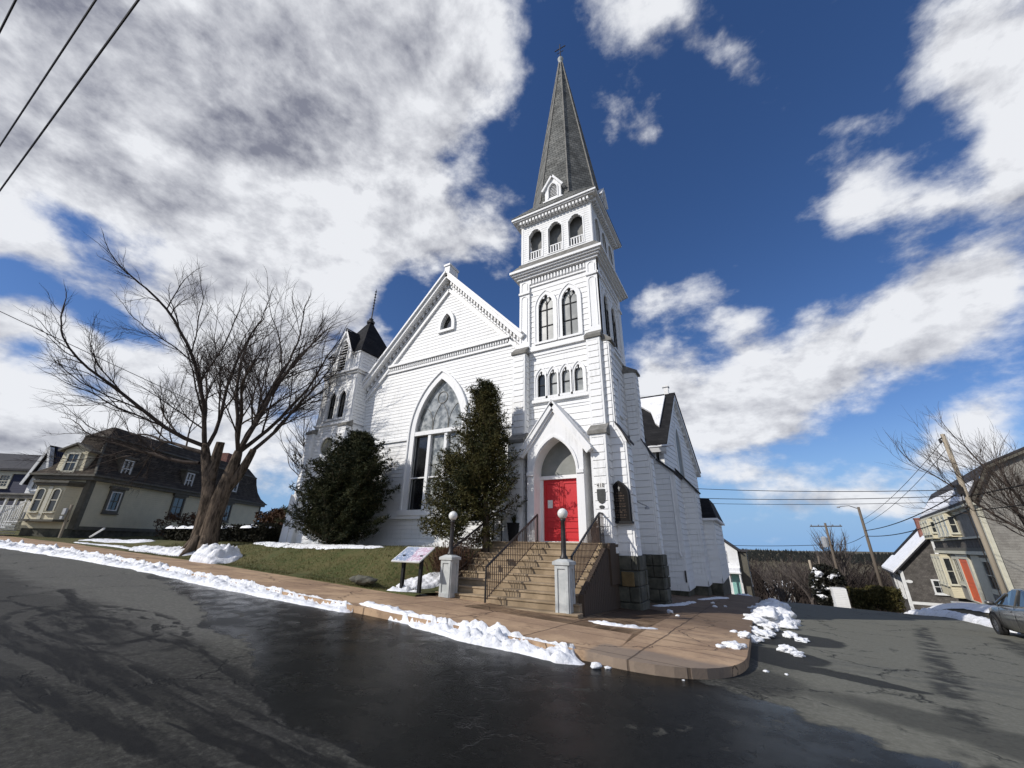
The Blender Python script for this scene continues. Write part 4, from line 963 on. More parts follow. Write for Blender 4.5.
# ---------- left turret
SX0, SX1, SY0, SY1 = -18.78, -16.30, 12.47, 14.95; scx = (SX0+SX1)/2
sf = FY(SY0); sr = FX(SX1)
Hs = [arch(c_, .27, 7.25, 8.42, 8.78) for c_ in (-17.85, -17.08)]
w = CM(); slab(w, sf, rect(SX0, SX1, 1.3, 10.95), Hs, 0, -.15); slab(w, sr, rect(SY0+.16, SY1, 1.3, 10.95), (), 0, -.15)
slab(w, Fr((SX0, 0), (0, 1), (-1, 0)), rect(SY0+.16, SY1, 1.3, 10.95), (), 0, -.15); slab(w, Fr((0, SY1), (1, 0), (0, 1)), rect(SX0+.16, SX1-.16, 1.3, 10.95), (), 0, -.15)
boards(w, sf, rect(SX0+.25, SX1-.25, 1.4, 6.9), [], .17, d=.022); boards(w, sf, rect(SX0+.25, SX1-.25, 7.1, 9.4), Hs, .17, d=.022); boards(w, sr, rect(SY0+.1, SY1, 1.4, 10.9), (), .17, d=.022)
cb('turret_wall', 'white', w)
w = CM(); w.box(SX0+.2, SX1-.2, SY0+.4, SY1-.2, 7, 10.8); cb('turret_lining', 'louver', w)
for c_ in (-17.85, -17.08): gothic(sf, c_, .25, 7.27, 8.40, 8.76, .10, .06, 'glass', (0,), (8.0,), gd=-.07)
tq = CM()
for a, b_ in ((SX0, SX0+.25), (SX1-.25, SX1)): bar(tq, sf, a, b_, 1.3, 10.9, 0, .05)
bar(tq, sr, SY0, SY0+.1, 1.3, 10.9, 0, .04)
for z0, z1, p in ((6.80, 6.95, .06), (6.95, 7.05, .16), (9.35, 9.62, .06), (9.62, 9.72, .16), (9.722, 9.84, .26), (4.9, 5.02, .10), (10.82, 10.93, .10)):
    bar(tq, sf, SX0-.05, SX1+.05, z0, z1, 0, p); bar(tq, sr, SY0-p+.002, SY1, z0+.002, z1-.002, 0, p if p > .1 else .052)
for k in range(16): u = SX0+.3+k*.125; bar(tq, sf, u-.03, u+.03, 9.4, 9.58, .06, .12)
cb('turret_trim', 'trim', tq)
# rose window
ro = CM(); n_ = 24; cz = 5.86; cxr = -17.56
c1 = [(cxr+.60*math.cos(2*math.pi*k/n_), cz+.60*math.sin(2*math.pi*k/n_)) for k in range(n_)]; c2 = [(cxr+.46*math.cos(2*math.pi*k/n_), cz+.46*math.sin(2*math.pi*k/n_)) for k in range(n_)]
ring(ro, sf, c1, c2, 0, .12, True); ro_ = cb('rose_window', 'trim', ro)
g1 = CM(); slab(g1, sf, c2, (), .05, .02); g1.build('glass', 'rose', ro_)
g1 = CM()
for k in range(8): seg(g1, sf, (cxr, cz), (cxr+.46*math.cos(k*math.pi/4), cz+.46*math.sin(k*math.pi/4)), .018, .05, .065)
g1.build('glazing_bars', 'cap', ro_)
# turret buttresses and stair-stepped wing
for x0, x1, zt, y0 in ((-19.12, -18.60, 6.6, 12.25), (-16.65, -16.10, 6.75, 12.20)):
    b1 = cb('buttress', 'white', buttress(1, x0, x1, y0, 13.2, 1.2, zt, h=.17)); capmesh(x0, x1, y0, 12.5, zt, .32).build('buttress_cap', 'cap', b1)
b1 = CM(); b1.hexa([(-19.45, 12.15, 1.2), (-18.9, 12.15, 1.2), (-18.9, 13.3, 1.2), (-19.45, 13.3, 1.2), (-19.32, 12.2, 3.6), (-18.95, 12.2, 3.6), (-18.95, 13.3, 3.6), (-19.32, 13.3, 3.6)]); cb('buttress_foot', 'white', b1)
# pyramid roof, gablet and finial
tr_ = CM(); e_ = .12; ap = (scx, (SY0+SY1)/2, 13.72)
b4 = [(SX0-e_, SY0-e_, 10.94), (SX1+e_, SY0-e_, 10.94), (SX1+e_, SY1+e_, 10.94), (SX0-e_, SY1+e_, 10.94)]
tr_.add(b4+[ap]+[(x, y, z-.06) for x, y, z in b4], [(0, 1, 4), (1, 2, 4), (2, 3, 4), (3, 0, 4), (5, 6, 1, 0), (6, 7, 2, 1), (7, 8, 3, 2), (8, 5, 0, 3), (5, 8, 7, 6)])
tro = cb('turret_roof', 'black_roof', tr_)
fi = CM(); fi.lathe((ap[0], ap[1], 13.5), [(.22, 0), (.24, .12), (.10, .2), (.14, .3), (.04, .38), (.025, 2.3), (.005, 2.45)], 8); 
for k in range(7): fi.lathe((ap[0], ap[1], 14.5+k*.2), [(.02, 0), (.07, .05), (.02, .1)], 6)
fi.build('finial', 'iron', tro)
f = CM(); gq = arch(-17.52, .30, 9.95, 11.15, 11.75); gx = -17.52
slab(f, sf, [(gx-.62, 9.86), (gx+.62, 9.86), (gx+.62, 11.0), (gx, 12.25), (gx-.62, 11.0)], [gq], .14, -.05); ring(f, sf, arch(gx, .36, 9.93, 11.15, 11.85), gq, .14, .18)
seg(f, sf, (gx-.74, 10.85), (gx+.03, 12.38), .12, -.05, .26); seg(f, sf, (gx+.74, 10.85), (gx-.03, 12.38), .12, -.05, .26)
for x_ in (SX0+.3, SX1-.3):
    ring(f, sf, rect(x_-.17, x_+.17, 9.98, 10.70), rect(x_-.12, x_+.12, 10.03, 10.65), 0, .04, True)
dmr = cb('dormer', 'trim', f)
l = CM()
for k in range(10): zz = 10.02+k*.16; hwk = .29 if zz < 11.1 else .29*(1-(zz-11.1)/.7); l.hexa([sf.p(gx-hwk, zz, .13), sf.p(gx+hwk, zz, .13), sf.p(gx+hwk, zz+.03, .13), sf.p(gx-hwk, zz+.03, .13), sf.p(gx-hwk, zz+.09, .02), sf.p(gx+hwk, zz+.09, .02), sf.p(gx+hwk, zz+.12, .02), sf.p(gx-hwk, zz+.12, .02)])
l.build('louvre', 'trim', dmr)
l = CM(); slab(l, sf, gq, (), .015, .005); l.build('backing', 'black', dmr)
l = CM()
for sgn in (-1, 1):
    x_ = gx+sgn*.82; l.add([(gx, 12.2, 12.46), (x_, 12.2, 10.83), (x_, 12.75, 10.95), (gx, 13.15, 12.46)], [(0, 1, 2, 3) if sgn < 0 else (3, 2, 1, 0)])
l.build('dormer_roof', 'black_roof', dmr)

# ---------- transept, aisles and vestry on the right
V = Vector
def gwall(name, y0, x0, x1, z0, pts, yb, h=.27, zs=1.2):
    """front-facing wall with a sloping top; body runs back to yb"""
    mb = CM(); out = [(x0, z0), (x1, z0)]+pts; slab(mb, FY(y0), out, (), 0, -(yb-y0)); boards(mb, FY(y0), [(x0, z0), (x1-.12, z0)]+[(min(u, x1-.12), z-.06) for u, z in pts], (), h, d=.026)
    bar(mb, FY(y0), x1-.12, x1, z0, pts[0][1]-.02, 0, .03); bar(mb, FY(y0), x0, x1+.03, z0-.02, z0+.22, 0, .05); 
    bar(mb, FY(y0), x0, x1+.02, zs, zs+.10, 0, .07)
    boards(mb, FX(x1), rect(y0+.05, yb-.01, z0+.02, pts[0][1]-.05), (), h, d=.022); bar(mb, FX(x1), y0-.05, yb, z0-.02, z0+.22, 0, .03); bar(mb, FX(x1), y0-.04, yb, zs, zs+.1, 0, .05)
    return cb(name, 'white', mb)
a1 = gwall('aisle_wall', 22.0, -5.9, -2.92, -.35, [(-2.92, 5.06), (-3.66, 5.72), (-3.68, 6.28), (-5.9, 6.3)], 24.5, zs=1.25)
q = CM(); seg(q, FY(22.0), (-3.68, 5.80), (-2.80, 5.03), .09, -2.5, .16); q.build('aisle_roof', 'slate', a1)
q = CM(); q.box(-5.9, -2.96, 22.05, 24.4, -2.0, -.36); q.build('foundation', 'stone', a1)
q = CM(); q.tube([(-3.1, 21.93, 4.9), (-3.1, 21.93, 1.3)], .04, 6); q.tube([(-3.1, 21.9, 1.3), (-3.02, 21.85, 1.1)], .05, 6); q.build('downpipe', 'white', a1)
q = CM(); q.box(-3.0, -2.94, 21.90, 21.96, -.0, .5); q.build('vent_pipe', 'iron', a1)
a2 = gwall('transept_porch_wall', 24.3, -3.4, -2.27, -.28, [(-2.27, 4.45), (-2.62, 4.95), (-3.4, 5.75)], 26.1, zs=1.22)
q = CM(); seg(q, FY(24.3), (-3.3, 5.85), (-2.15, 4.38), .09, -1.75, .14); q.build('porch_roof', 'slate', a2)
q = CM(); q.box(-3.4, -2.31, 24.35, 26.05, -2.2, -.29); q.build('foundation', 'stone', a2)
# side aisle running back from the tower to the transept
a3 = gwall('side_aisle_wall', 17.2, -6.3, -4.1, -.4, [(-4.1, 5.6), (-5.9, 7.2), (-6.3, 7.2)], 22.2, zs=1.25)
q = CM(); seg(q, FY(17.2), (-6.3, 7.6), (-4.0, 5.55), .08, -5.0, .2); q.build('aisle_roof', 'black_roof', a3)
q = CM(); q.box(-6.3, -4.14, 17.3, 22.0, -1.6, -.41); q.build('foundation', 'stone', a3)
# transept gable facing the side street
Nn, Ff = V((-3.33, 22.05)), V((-2.62, 30.6)); gdv = (Ff-Nn); Lg = gdv.length
tg = Fr(Nn, gdv, (gdv.y, -gdv.x)); mu = Lg*.45
mb = CM(); slab(mb, tg, [(0, 4.0), (Lg, 4.0), (Lg, 6.45), (mu, 10.5), (0, 6.45)], (), 0, -.2); boards(mb, tg, [(0, 4.0), (Lg, 4.0), (Lg, 6.3), (mu, 10.2), (0, 6.3)], [arch(mu, .7, 5.2, 7.2, 8.6)], .27, d=.026)
tw = cb('transept_wall', 'white', mb)
q = CM(); slab(q, tg, arch(mu, .6, 5.3, 7.2, 8.4), (), .03, .01); q.build('glass', 'tymp', tw)
q = CM(); ring(q, tg, arch(mu, .78, 5.2, 7.2, 8.7), arch(mu, .6, 5.3, 7.2, 8.4), 0, .08); seg(q, tg, (-.30, 6.08), (mu+.03, 10.46), .16, .0, .26); seg(q, tg, (Lg+.3, 6.08), (mu-.03, 10.46), .16, .0, .26)
for k in range(10):
    f_ = (k+.5)/10; bar(q, tg, f_*mu-.06, f_*mu+.06, 6.1+f_*4.1, 6.35+f_*4.1, 0, .15); bar(q, tg, Lg-f_*(Lg-mu)-.06, Lg-f_*(Lg-mu)+.06, 6.1+f_*4.1, 6.35+f_*4.1, 0, .15)
q.build('gable_moulding', 'trim', tw)
# roof slopes of the transept run back into the nave
rr = CM(); A = V(tg.p(-.35, 6.28, .30)); B = V(tg.p(mu, 10.72, .30)); Cc = V(tg.p(Lg+.35, 6.28, .30)); bk = V((-1, 0.0, 0))*8.2
rr.add([A, B, Cc, A+bk, B+bk, Cc+bk], [(0, 1, 4, 3), (1, 2, 5, 4)]); tro2 = cb('transept_roof', 'black_roof', rr)
q = CM(); q.hexa([A+V((0, -.02, -.16)), A+V((0, .12, -.1)), A+bk+V((0, .12, -.1)), A+bk+V((0, -.02, -.16)), A+V((0, -.1, .05)), A+V((0, .05, .08)), A+bk+V((0, .05, .08)), A+bk+V((0, -.1, .05))]); q.build('eaves_board', 'trim', tro2)
q = CM(); c_ = B+V((-.5, 0, .12)); q.box(c_.x-.14, c_.x+.14, c_.y-.14, c_.y+.14, c_.z-.2, c_.z+.28); q.box(c_.x-.2, c_.x+.2, c_.y-.2, c_.y+.2, c_.z+.28, c_.z+.36); q.build('ridge_vent', 'trim', tro2)
# snow lying on the roof slope facing the street
sn = CM(); nn_ = (B-A).cross(bk).normalized(); 
if nn_.z < 0: nn_ = -nn_
us = [(-0.2, .93, .30), (-.7, .93, .55), (-1.2, .92, .72), (-1.8, .915, .80), (-2.5, .91, .83), (-3.5, .90, .85), (-5.5, .88, .86)]
us = [(.55, .93, .34), (.8, .93, .40), (1.2, .93, .62), (1.8, .93, .74), (2.5, .93, .81), (3.6, .92, .85), (5.5, .91, .86)]
vs = []
for k, (d_, hi, lo) in enumerate(us):
    for f_ in (hi, lo):
        p = A+(B-A)*f_+V((-d_, 0, 0)); vs += [p+nn_*.01, p+nn_*(.12)]
fs = []
for k in range(len(us)-1):
    a = 4*k; b2 = 4*(k+1); fs += [(a+1, b2+1, b2+3, a+3), (a+2, a+3, b2+3, b2+2), (a, b2, b2+1, a+1), (a, a+2, b2+2, b2)]
fs += [(0, 1, 3, 2), (4*len(us)-4, 4*len(us)-2, 4*len(us)-1, 4*len(us)-3)]
sn.add(vs, fs); 
for k in range(10): p = A+bk*(k/10)+(B-A)*.02; sn.blob(p+V((0, .05, .08)), (.5, .10, .07), k, 1)
so_ = sn.build('roof_snow', 'snow', None); so_.parent = church; so_.location = (0, 0, 0)
# vestry with its small black roof
a4 = gwall('vestry_wall', 26.0, -3.0, -1.72, -.22, [(-1.72, 3.05), (-3.0, 3.05)], 33.0, zs=1.0)
q = CM(); q.add([(-3.2, 25.75, 3.05), (-1.50, 25.75, 3.05), (-1.50, 33, 3.05), (-3.2, 33, 3.05), (-3.2, 27.2, 4.3), (-1.85, 27.2, 4.25), (-1.85, 31.5, 4.25), (-3.2, 31.5, 4.3)], [(0, 1, 5, 4), (1, 2, 6, 5), (2, 3, 7, 6), (4, 5, 6, 7), (0, 3, 2, 1), (3, 0, 4, 7)]); q.build('vestry_roof', 'black_roof', a4)
q = CM(); q.box(-3.3, -1.46, 25.72, 33, 2.93, 3.045); q.build('eaves_board', 'trim', a4)
q = CM(); q.box(-3.0, -1.76, 26.05, 33, -2.5, -.23); q.build('foundation', 'stone', a4)
so_.parent = None; so_.location = CO; tag(so_, 'tongue of old snow lying on the black transept roof slope', 'snow', kind='stuff')

# ================================================================== ENTRANCE STEPS
SO = (-5.6, 9.3, 0.0)
st = thing('entrance_steps', 'broad flight of sandstone steps with brown boarded cheek up to the red doors', 'steps', SO)
rise, tread, nst = 0.163, 0.285, 10
mb = MB(SO)
for k in range(nst):
    y = 9.30+k*tread; ztop = 0.0+rise*(k+1)
    x0, x1 = (-7.55, -3.72) if k > 1 else ((-7.75, -3.62) if k == 1 else (-7.95, -3.55))
    mb.box(x0, x1, y+.0, 12.95 if k == nst-1 else y+tread+.02, -0.8 if k < 1 else ztop-rise-.02, ztop-.045)
    mb.box(x0-.0, x1+.0, y-.025, 12.92 if k == nst-1 else y+tread+.02, ztop-.045, ztop)
mb.build('step', 'step', st, bevel=.012)
for sx in (-3.70, -7.62):
    ck_ = MB(SO)
    prof = [(9.75, -.9), (12.78, -.9), (12.78, 1.50), (11.75, 1.50), (9.75, .50)] if sx > -5 else [(9.75, -.3), (12.9, -.3), (12.9, 1.50), (11.75, 1.50), (9.75, .40)]
    fr = Fr((sx, 0), (0, 1), (1, 0)); slab(ck_, fr, prof, (), .10, .0)
    if sx > -5:
        y = 9.78
        while y < 12.70: bar(ck_, fr, y, y+.135, -.7, min(1.46, .50+(y-9.75)*.49), .10, .118); y += .145
        bar(ck_, fr, 11.95, 12.80, .55, 1.63, .10, .17); bar(ck_, fr, 11.9, 12.82, 1.46, 1.55, .11, .16)
    ck_.build('cheek_wall', 'stairwood', st)
# handrails
def handrail(x, ya, za, yb, zb_, label, flat=True, post_z=0.0, flatx=0.0, bh=.80):
    e_ = thing('handrail', label, 'handrail', (x, ya, za-bh), 0, 'black iron handrails of the church steps')
    O = (x, ya, za-bh); m1 = MB(O)
    top = [(x, ya, za), (x, yb, zb_)]
    if flat: top += [(x, yb+.08, zb_+.02), (x+flatx*.5, yb+.35, zb_+.02), (x+flatx, yb+.55, zb_-.02)]
    m1.tube(top, .030, 6); m1.build('rail', 'iron', e_)
    ps_ = [(x, ya+.01, za, bh+post_z), (x, yb, zb_, .82)]+([(x+flatx, yb+.55, zb_-.02, .8)] if flat else [])
    for a_, b__, c__, l_ in ps_: m2 = MB(O); m2.tube([(a_, b__, c__), (a_, b__, c__-l_)], .024, 6); m2.build('post', 'iron', e_)
    m3 = MB(O); n_ = int((yb-ya)/.10)
    for k in range(1, n_):
        y = ya+(yb-ya)*k/n_; z = za+(zb_-za)*k/n_; m3.tube([(x, y, z-.01), (x, y, z-bh+.03)], .0125, 4)
    m3.tube([(x, ya, za-bh+.08), (x, yb, zb_-bh+.05)], .013, 4)
    if flat:
        for k in range(1, 7): xx = x+flatx*max(0, (k-1)/6); m3.tube([(xx, yb+.55*k/6, zb_), (xx, yb+.55*k/6, zb_-.82)], .0095, 4)
    m3.build('baluster', 'brown_iron', e_)
    return e_
handrail(-3.83, 9.72, 1.30, 12.05, 2.44, 'iron handrail on the right of the steps above the brown boarded cheek', True)
handrail(-5.85, 9.12, 1.02, 12.05, 2.44, 'iron handrail down the middle of the steps with a post on the pavement', False, post_z=-0.02)
handrail(-7.50, 9.72, 1.34, 12.05, 2.44, 'iron handrail on the left of the steps beside the cedar trunk', True)
# lamp piers
def pier(x, y, zb_, zt, label):
    O = (x, y, zb_); e_ = thing('lamp_pier', label, 'lamp post', O, 0, 'globe lamps on concrete piers at the church steps')
    a = MB(O); w_ = .165
    a.box(x-w_, x+w_, y-w_, y+w_, zb_-.3, zt-.12); ring(a, Fr((x, y-w_), (1, 0), (0, -1)), rect(-w_, w_, zb_+.05, zt-.12), rect(-w_+.07, w_-.07, zb_+.16, zt-.20), 0, .025, True)
    ring(a, Fr((x+w_, y), (0, 1), (1, 0)), rect(-w_, w_, zb_+.05, zt-.12), rect(-w_+.07, w_-.07, zb_+.16, zt-.20), 0, .025, True)
    a.build('pier', 'pier', e_, bevel=.008)
    c1 = MB(O); c1.box(x-w_-.05, x+w_+.05, y-w_-.05, y+w_+.05, zt-.12, zt-.05); c1.hexa([(x-w_-.05, y-w_-.05, zt-.05), (x+w_+.05, y-w_-.05, zt-.05), (x+w_+.05, y+w_+.05, zt-.05), (x-w_-.05, y+w_+.05, zt-.05), (x-.1, y-.1, zt+.01), (x+.1, y-.1, zt+.01), (x+.1, y+.1, zt+.01), (x-.1, y+.1, zt+.01)]); c1.build('pier_cap', 'pier', e_, bevel=.008)
    p = MB(O); p.lathe((x, y, zt), [(.11, 0), (.09, .05), (.06, .1), (.062, .25), (.055, .6), (.05, .84), (.075, .88), (.05, .92)], 12); p.build('lamp_column', 'iron', e_, smooth=True)
    g_ = MB(O); n_ = 12; g_.lathe((x, y, zt+.91), [(.05, 0)]+[(.125*math.sin(math.pi*k/n_), .115-.125*math.cos(math.pi*k/n_)) for k in range(2, n_)]+[(.01, .24)], 18); g_.build('globe', 'globe', e_, smooth=True)
    return e_
pier(-3.93, 9.50, -.02, 1.25, 'pale concrete pier with white globe lamp at the right foot of the steps')
pier(-7.28, 9.52, .18, 1.25, 'pale pier with globe lamp at the left foot of the steps, beside snow')
# planters
def planter(x, y, z, s_, label):
    O = (x, y, z); e_ = thing('planter', label, 'planter', O, 0, 'tall black planters on the church landing')
    a = MB(O); a.lathe((x, y, z), [(.15*s_, 0), (.16*s_, .04), (.22*s_, .50*s_), (.24*s_, .53*s_), (.20*s_, .53*s_), (.19*s_, .48*s_)], 4, R(45)); a.build('pot', 'black', e_, bevel=.01)
    f = MB(O); r_ = random.Random(int(x*10))
    for _ in range(70):
        a_ = r_.uniform(0, 6.28); h = r_.uniform(.1, .42)*s_; l = r_.uniform(.05, .22); p0 = Vector((x, y, z+.5*s_)); p1 = p0+Vector((math.cos(a_)*l, math.sin(a_)*l, h)); d_ = Vector((-math.sin(a_), math.cos(a_), 0))*.012
        f.add([p0-d_, p0+d_, p1], [(0, 1, 2)])
        for q_ in range(3): c_ = p0.lerp(p1, .5+.2*q_); w_ = Vector((r_.uniform(-.05, .05), r_.uniform(-.05, .05), r_.uniform(-.02, .05))); f.add([c_, c_+w_, c_+d_*1.5], [(0, 1, 2)])
    f.build('evergreen_sprigs', 'cedar', e_)
planter(-6.88, 12.35, 1.63, 1.1, 'tall black planter with evergreen sprigs left of the red doors')
planter(-3.98, 12.12, 1.63, .8, 'low black planter with evergreen sprigs right of the red doors')

# ---------- notices on the tower
SGO = (-3.34, 12.80, 2.25)
sg = thing('notice_board', 'black pointed church notice board with dull gold lettering on the tower buttress', 'sign', SGO)
q = MB(SGO); o_ = arch(-3.34, .285, 2.24, 3.02, 3.46, 6); slab(q, FY(12.70), o_, (), 0, -.20); q.build('board', 'black_sign', sg)
q = MB(SGO); ring(q, FY(12.70), arch(-3.34, .285, 2.24, 3.02, 3.46, 6), arch(-3.34, .25, 2.29, 3.02, 3.41, 6), .001, .02); bar(q, FY(12.70), -3.66, -3.02, 2.19, 2.25, -.22, .05); q.build('frame', 'black', sg)
q = MB(SGO); rr_ = random.Random(9)
def letters(z, h, w_, cx=-3.34, fr=FY(12.70)):
    u = cx-w_/2
    while u < cx+w_/2-.012:
        l = rr_.choice((.010, .014, .016)); 
        k_ = rr_.random()
        if k_ > .12:
            bar(q, fr, u, u+.004, z, z+h, .001, .004)
            if k_ > .4: bar(q, fr, u, u+l, z+h-.004, z+h, .0015, .0035)
            if k_ > .6: bar(q, fr, u+l-.004, u+l, z, z+h, .0012, .0038)
            if k_ < .75: bar(q, fr, u, u+l, z, z+.004, .0016, .0034)
        u += l+.007
for z, h, w_ in ((3.06, .035, .17), (2.98, .035, .30), (2.90, .03, .26), (2.83, .03, .30), (2.74, .025, .36), (2.67, .025, .34), (2.56, .02, .36), (2.50, .03, .40), (2.41, .035, .40), (2.35, .02, .3)): letters(z, h, w_)
q.build('lettering', 'gold', sg)
q = MB(SGO); bar(q, FY(12.70), -3.345, -3.335, 3.15, 3.28, .001, .006); bar(q, FY(12.70), -3.375, -3.305, 3.225, 3.235, .0015, .0055); q.build('cross_emblem', 'paper', sg)
def text(body, size, loc, name, mat, parent=None, rot=(R(90), 0, 0), off=None):
    cu = bpy.data.curves.new(name, 'FONT'); cu.body = body; cu.size = size; cu.extrude = .002; cu.align_x = 'CENTER'; cu.align_y = 'CENTER'; cu.materials.append(MT[mat])
    o = bpy.data.objects.new(name, cu); COL.objects.link(o); o.rotation_euler = rot
    dg = bpy.context.evaluated_depsgraph_get(); dg.update(); me = bpy.data.meshes.new_from_object(o.evaluated_get(dg)); bpy.data.objects.remove(o)
    ob = bpy.data.objects.new(name, me); COL.objects.link(ob); ob.rotation_euler = rot
    if parent: ob.parent = parent; ob.location = Vector(loc)-Vector(parent.location)
    else: ob.location = loc
    return ob
NP = (-3.835, 12.42, 3.30)
npl = thing('number_plate', 'small white house number plate reading 418 on the tower buttress', 'sign', NP)
q = MB(NP); bar(q, FY(12.425), -3.95, -3.72, 3.22, 3.38, 0, .012); q.build('plate', 'paper', npl)
text('418', .165, (-3.835, 12.410, 3.30), 'numerals', 'black', npl)
q = MB((-3.83, 12.42, 2.97)); slab(q, FY(12.43), [(-3.96, 3.19), (-3.96, 2.88), (-3.91, 2.79), (-3.83, 2.75), (-3.75, 2.79), (-3.70, 2.88), (-3.70, 3.19)], (), .03, 0); pq = q.build('plaque', 'darkgrey'); tag(pq, 'dark shield-shaped plaque below the house number', 'plaque')
q = MB((-3.83, 12.42, 2.67)); slab(q, FY(12.43), [(-3.83+.085*math.cos(k*math.pi/8), 2.655+.05*math.sin(k*math.pi/8)) for k in range(16)], (), .03, 0); pq = q.build('oval_plaque', 'darkgrey'); tag(pq, 'small dark oval plaque lowest on the tower buttress', 'plaque')
q = MB((-5.80, 12.88, 2.9)); bar(q, FY(12.895), -5.86, -5.68, 2.70, 2.96, .0, .008); pq = q.build('door_notice', 'paper'); tag(pq, 'white paper notice taped to the left red door', 'notice')
q = MB((-2.8, 21.9, 2.9)); q.tube([(-3.04, 13.6, 2.9), (-2.85, 13.65, 2.80), (-2.75, 13.7, 2.76)], .02, 6); q.lathe((-2.75, 13.7, 2.66), [(.02, .1), (.07, .06), (.08, 0)], 8); pq = q.build('outdoor_lamp', 'insul'); tag(pq, 'small grey swan-neck lamp behind the notice board', 'lamp')

# ---------- information panel on the lawn edge
def P3(px, py, d): v = ray(px, py); return Vector((0, 0, 1.6))+v*d
IO = (-8.1, 9.0, .45)
ip = thing('information_panel', 'tilted information panel in pale blue and pink on two black legs beside the steps', 'sign', IO)
lf, rf_, w2 = -9.50, -8.72, .0
A = Vector((-8.68, 8.72, 1.08)); B = Vector((-7.68, 8.72, 1.08)); C_ = Vector((-7.68, 9.32, 1.44)); D_ = Vector((-8.68, 9.32, 1.44)); nrm = (B-A).cross(D_-A).normalized()
q = MB(IO); q.hexa([p-nrm*.03 for p in (A, B, C_, D_)]+[p for p in (A, B, C_, D_)]); q.build('panel', 'housetrim', ip)
m, t, b = newmat('printed_panel_face'); P = objc(t); o = t.xyz(P)
n = t.noise(P, 5, 4, 0.6)
side_ = t.mr(t.m('ADD', o[0], t.m('MULTIPLY', t.m('SUBTRACT', n, .5), .35)), -8.22, -8.12)
n2 = t.noise(P, 9, 4, .6)
c = t.mix(side_, t.mix(n2, rgb(.16, .22, .36), rgb(.38, .43, .52)), t.mix(t.mr(n2, .45, .55), rgb(.66, .60, .68), rgb(.52, .36, .44)))
c = t.mix(t.mr(t.noise(P, 16, 3, .6), .56, .62), c, rgb(.75, .74, .76))
t.l.new(c, b.inputs['Base Color']); b.inputs['Roughness'].default_value = .25; MT['panelface'] = m
q = MB(IO); e_ = lambda u, v: A+(B-A)*u+(D_-A)*v+nrm*.004; q.add([e_(.03, .04), e_(.97, .04), e_(.97, .96), e_(.03, .96)], [(0, 1, 2, 3)]); q.build('printed_face', 'panelface', ip)
for x_ in (-8.42, -7.80):
    q = MB(IO); q.box(x_-.04, x_+.04, 8.92, 9.0, .3, 1.24); q.box(x_-.03, x_+.03, 8.75, 9.18, 1.12, 1.16) if False else None; q.build('leg', 'black', ip)
# curb stones at the lawn edge
for k, (x_, y_, s_) in enumerate(((-9.75, 8.82, .20), (-10.1, 8.85, .15), (-9.4, 8.80, .13))):
    q = MB((x_, y_, .5)); q.blob((x_, y_, .55), (s_*1.4, s_, s_*.6), k+3, 2, .3); o_ = q.build('edging_stone', 'stone'); tag(o_, ['largest dark edging stone at the lawn corner below the information panel', 'dark edging stone left of the largest one at the lawn corner', 'small dark edging stone under the information panel'][k], 'stone', 'dark stones at the lawn edge')

# ================================================================== SNOW
def snowbank(name, pts, wid, hei, zf, label, seed=1, step=.045, lump=1.0):
    """ridge of shovelled snow swept along a ground path"""
    P_ = [Vector(p) for p in pts]; L = [0]
    for i in range(len(P_)-1): L.append(L[-1]+(P_[i+1]-P_[i]).length)
    n_ = max(4, int(L[-1]/step)); mb = MB((P_[0].x, P_[0].y, zf(P_[0].x, P_[0].y))); m_ = 19; prev = None
    for i in range(n_+1):
        s_ = L[-1]*i/n_; k = 0
        while k < len(L)-2 and L[k+1] < s_: k += 1
        f_ = (s_-L[k])/(L[k+1]-L[k]); c_ = P_[k].lerp(P_[k+1], f_); d_ = (P_[k+1]-P_[k]).normalized(); nn = Vector((-d_.y, d_.x))
        kk = k+f_; k0 = min(int(kk), len(wid)-1); k1 = min(k0+1, len(wid)-1); fr_ = kk-int(kk)
        w_ = wid[k0]*(1-fr_)+wid[k1]*fr_; h_ = hei[k0]*(1-fr_)+hei[k1]*fr_
        w_ *= 1+.35*noise.noise(Vector((s_*1.3, seed*7.1, 0))); h_ *= max(.25, .85+.55*noise.noise(Vector((s_*1.3, seed*3.3, 1)))+.35*noise.noise(Vector((s_*4, seed, 2))))
        e_ = min(1, min(s_, L[-1]-s_)/.3); w_ *= .4+.6*e_; h_ *= e_
        for j in range(m_):
            u = -1+2*j/(m_-1); x = c_.x+nn.x*u*w_; y = c_.y+nn.y*u*w_
            pr = max(0, 1-abs(u)**2.4)**.6
            vd = noise.voronoi(Vector((x*5.5, y*5.5, seed)))[0]; nz = noise.fractal(Vector((x*3.4, y*3.4, seed)), 1, 2, 4)*.35*lump+lump*(.42*min(1.0, (vd[1]-vd[0])*3.2)**.7-.24)+.2*lump*noise.noise(Vector((x*16, y*16, seed*2)))
            z = zf(x, y)-.04+(h_*(pr+nz*pr)+.03*pr)
            jx = .035*noise.noise(Vector((x*9, y*9, 7))); mb.v.append((x+jx, y+jx, z if abs(u) < 1 else zf(x, y)-.06))
    for i in range(n_):
        for j in range(m_-1): a = i*m_+j; mb.f.append((a, a+m_, a+m_+1, a+1))
    o_ = mb.build(name, 'snow', smooth=True); tag(o_, label, 'snow', kind='stuff'); return o_
def zroad(X, Y): return max(g0(X, Y), sidetop(X, Y) if Y > curbY(X) and X < -.3 else -9)
snowbank('snow_bank', [(-34.5, curbY(-34.5)-.25), (-30, curbY(-30)-.2), (-25, curbY(-25)-.15), (-20, curbY(-20)-.12), (-16, 6.15), (-12, 6.1), (-9, 6.12), (-7.0, 6.18)], [.34, .34, .32, .30, .28, .27, .22, .14], [.17, .17, .16, .15, .14, .13, .10, .05], zroad, 'long ragged ridge of snow along the kerb of the front street', 1)
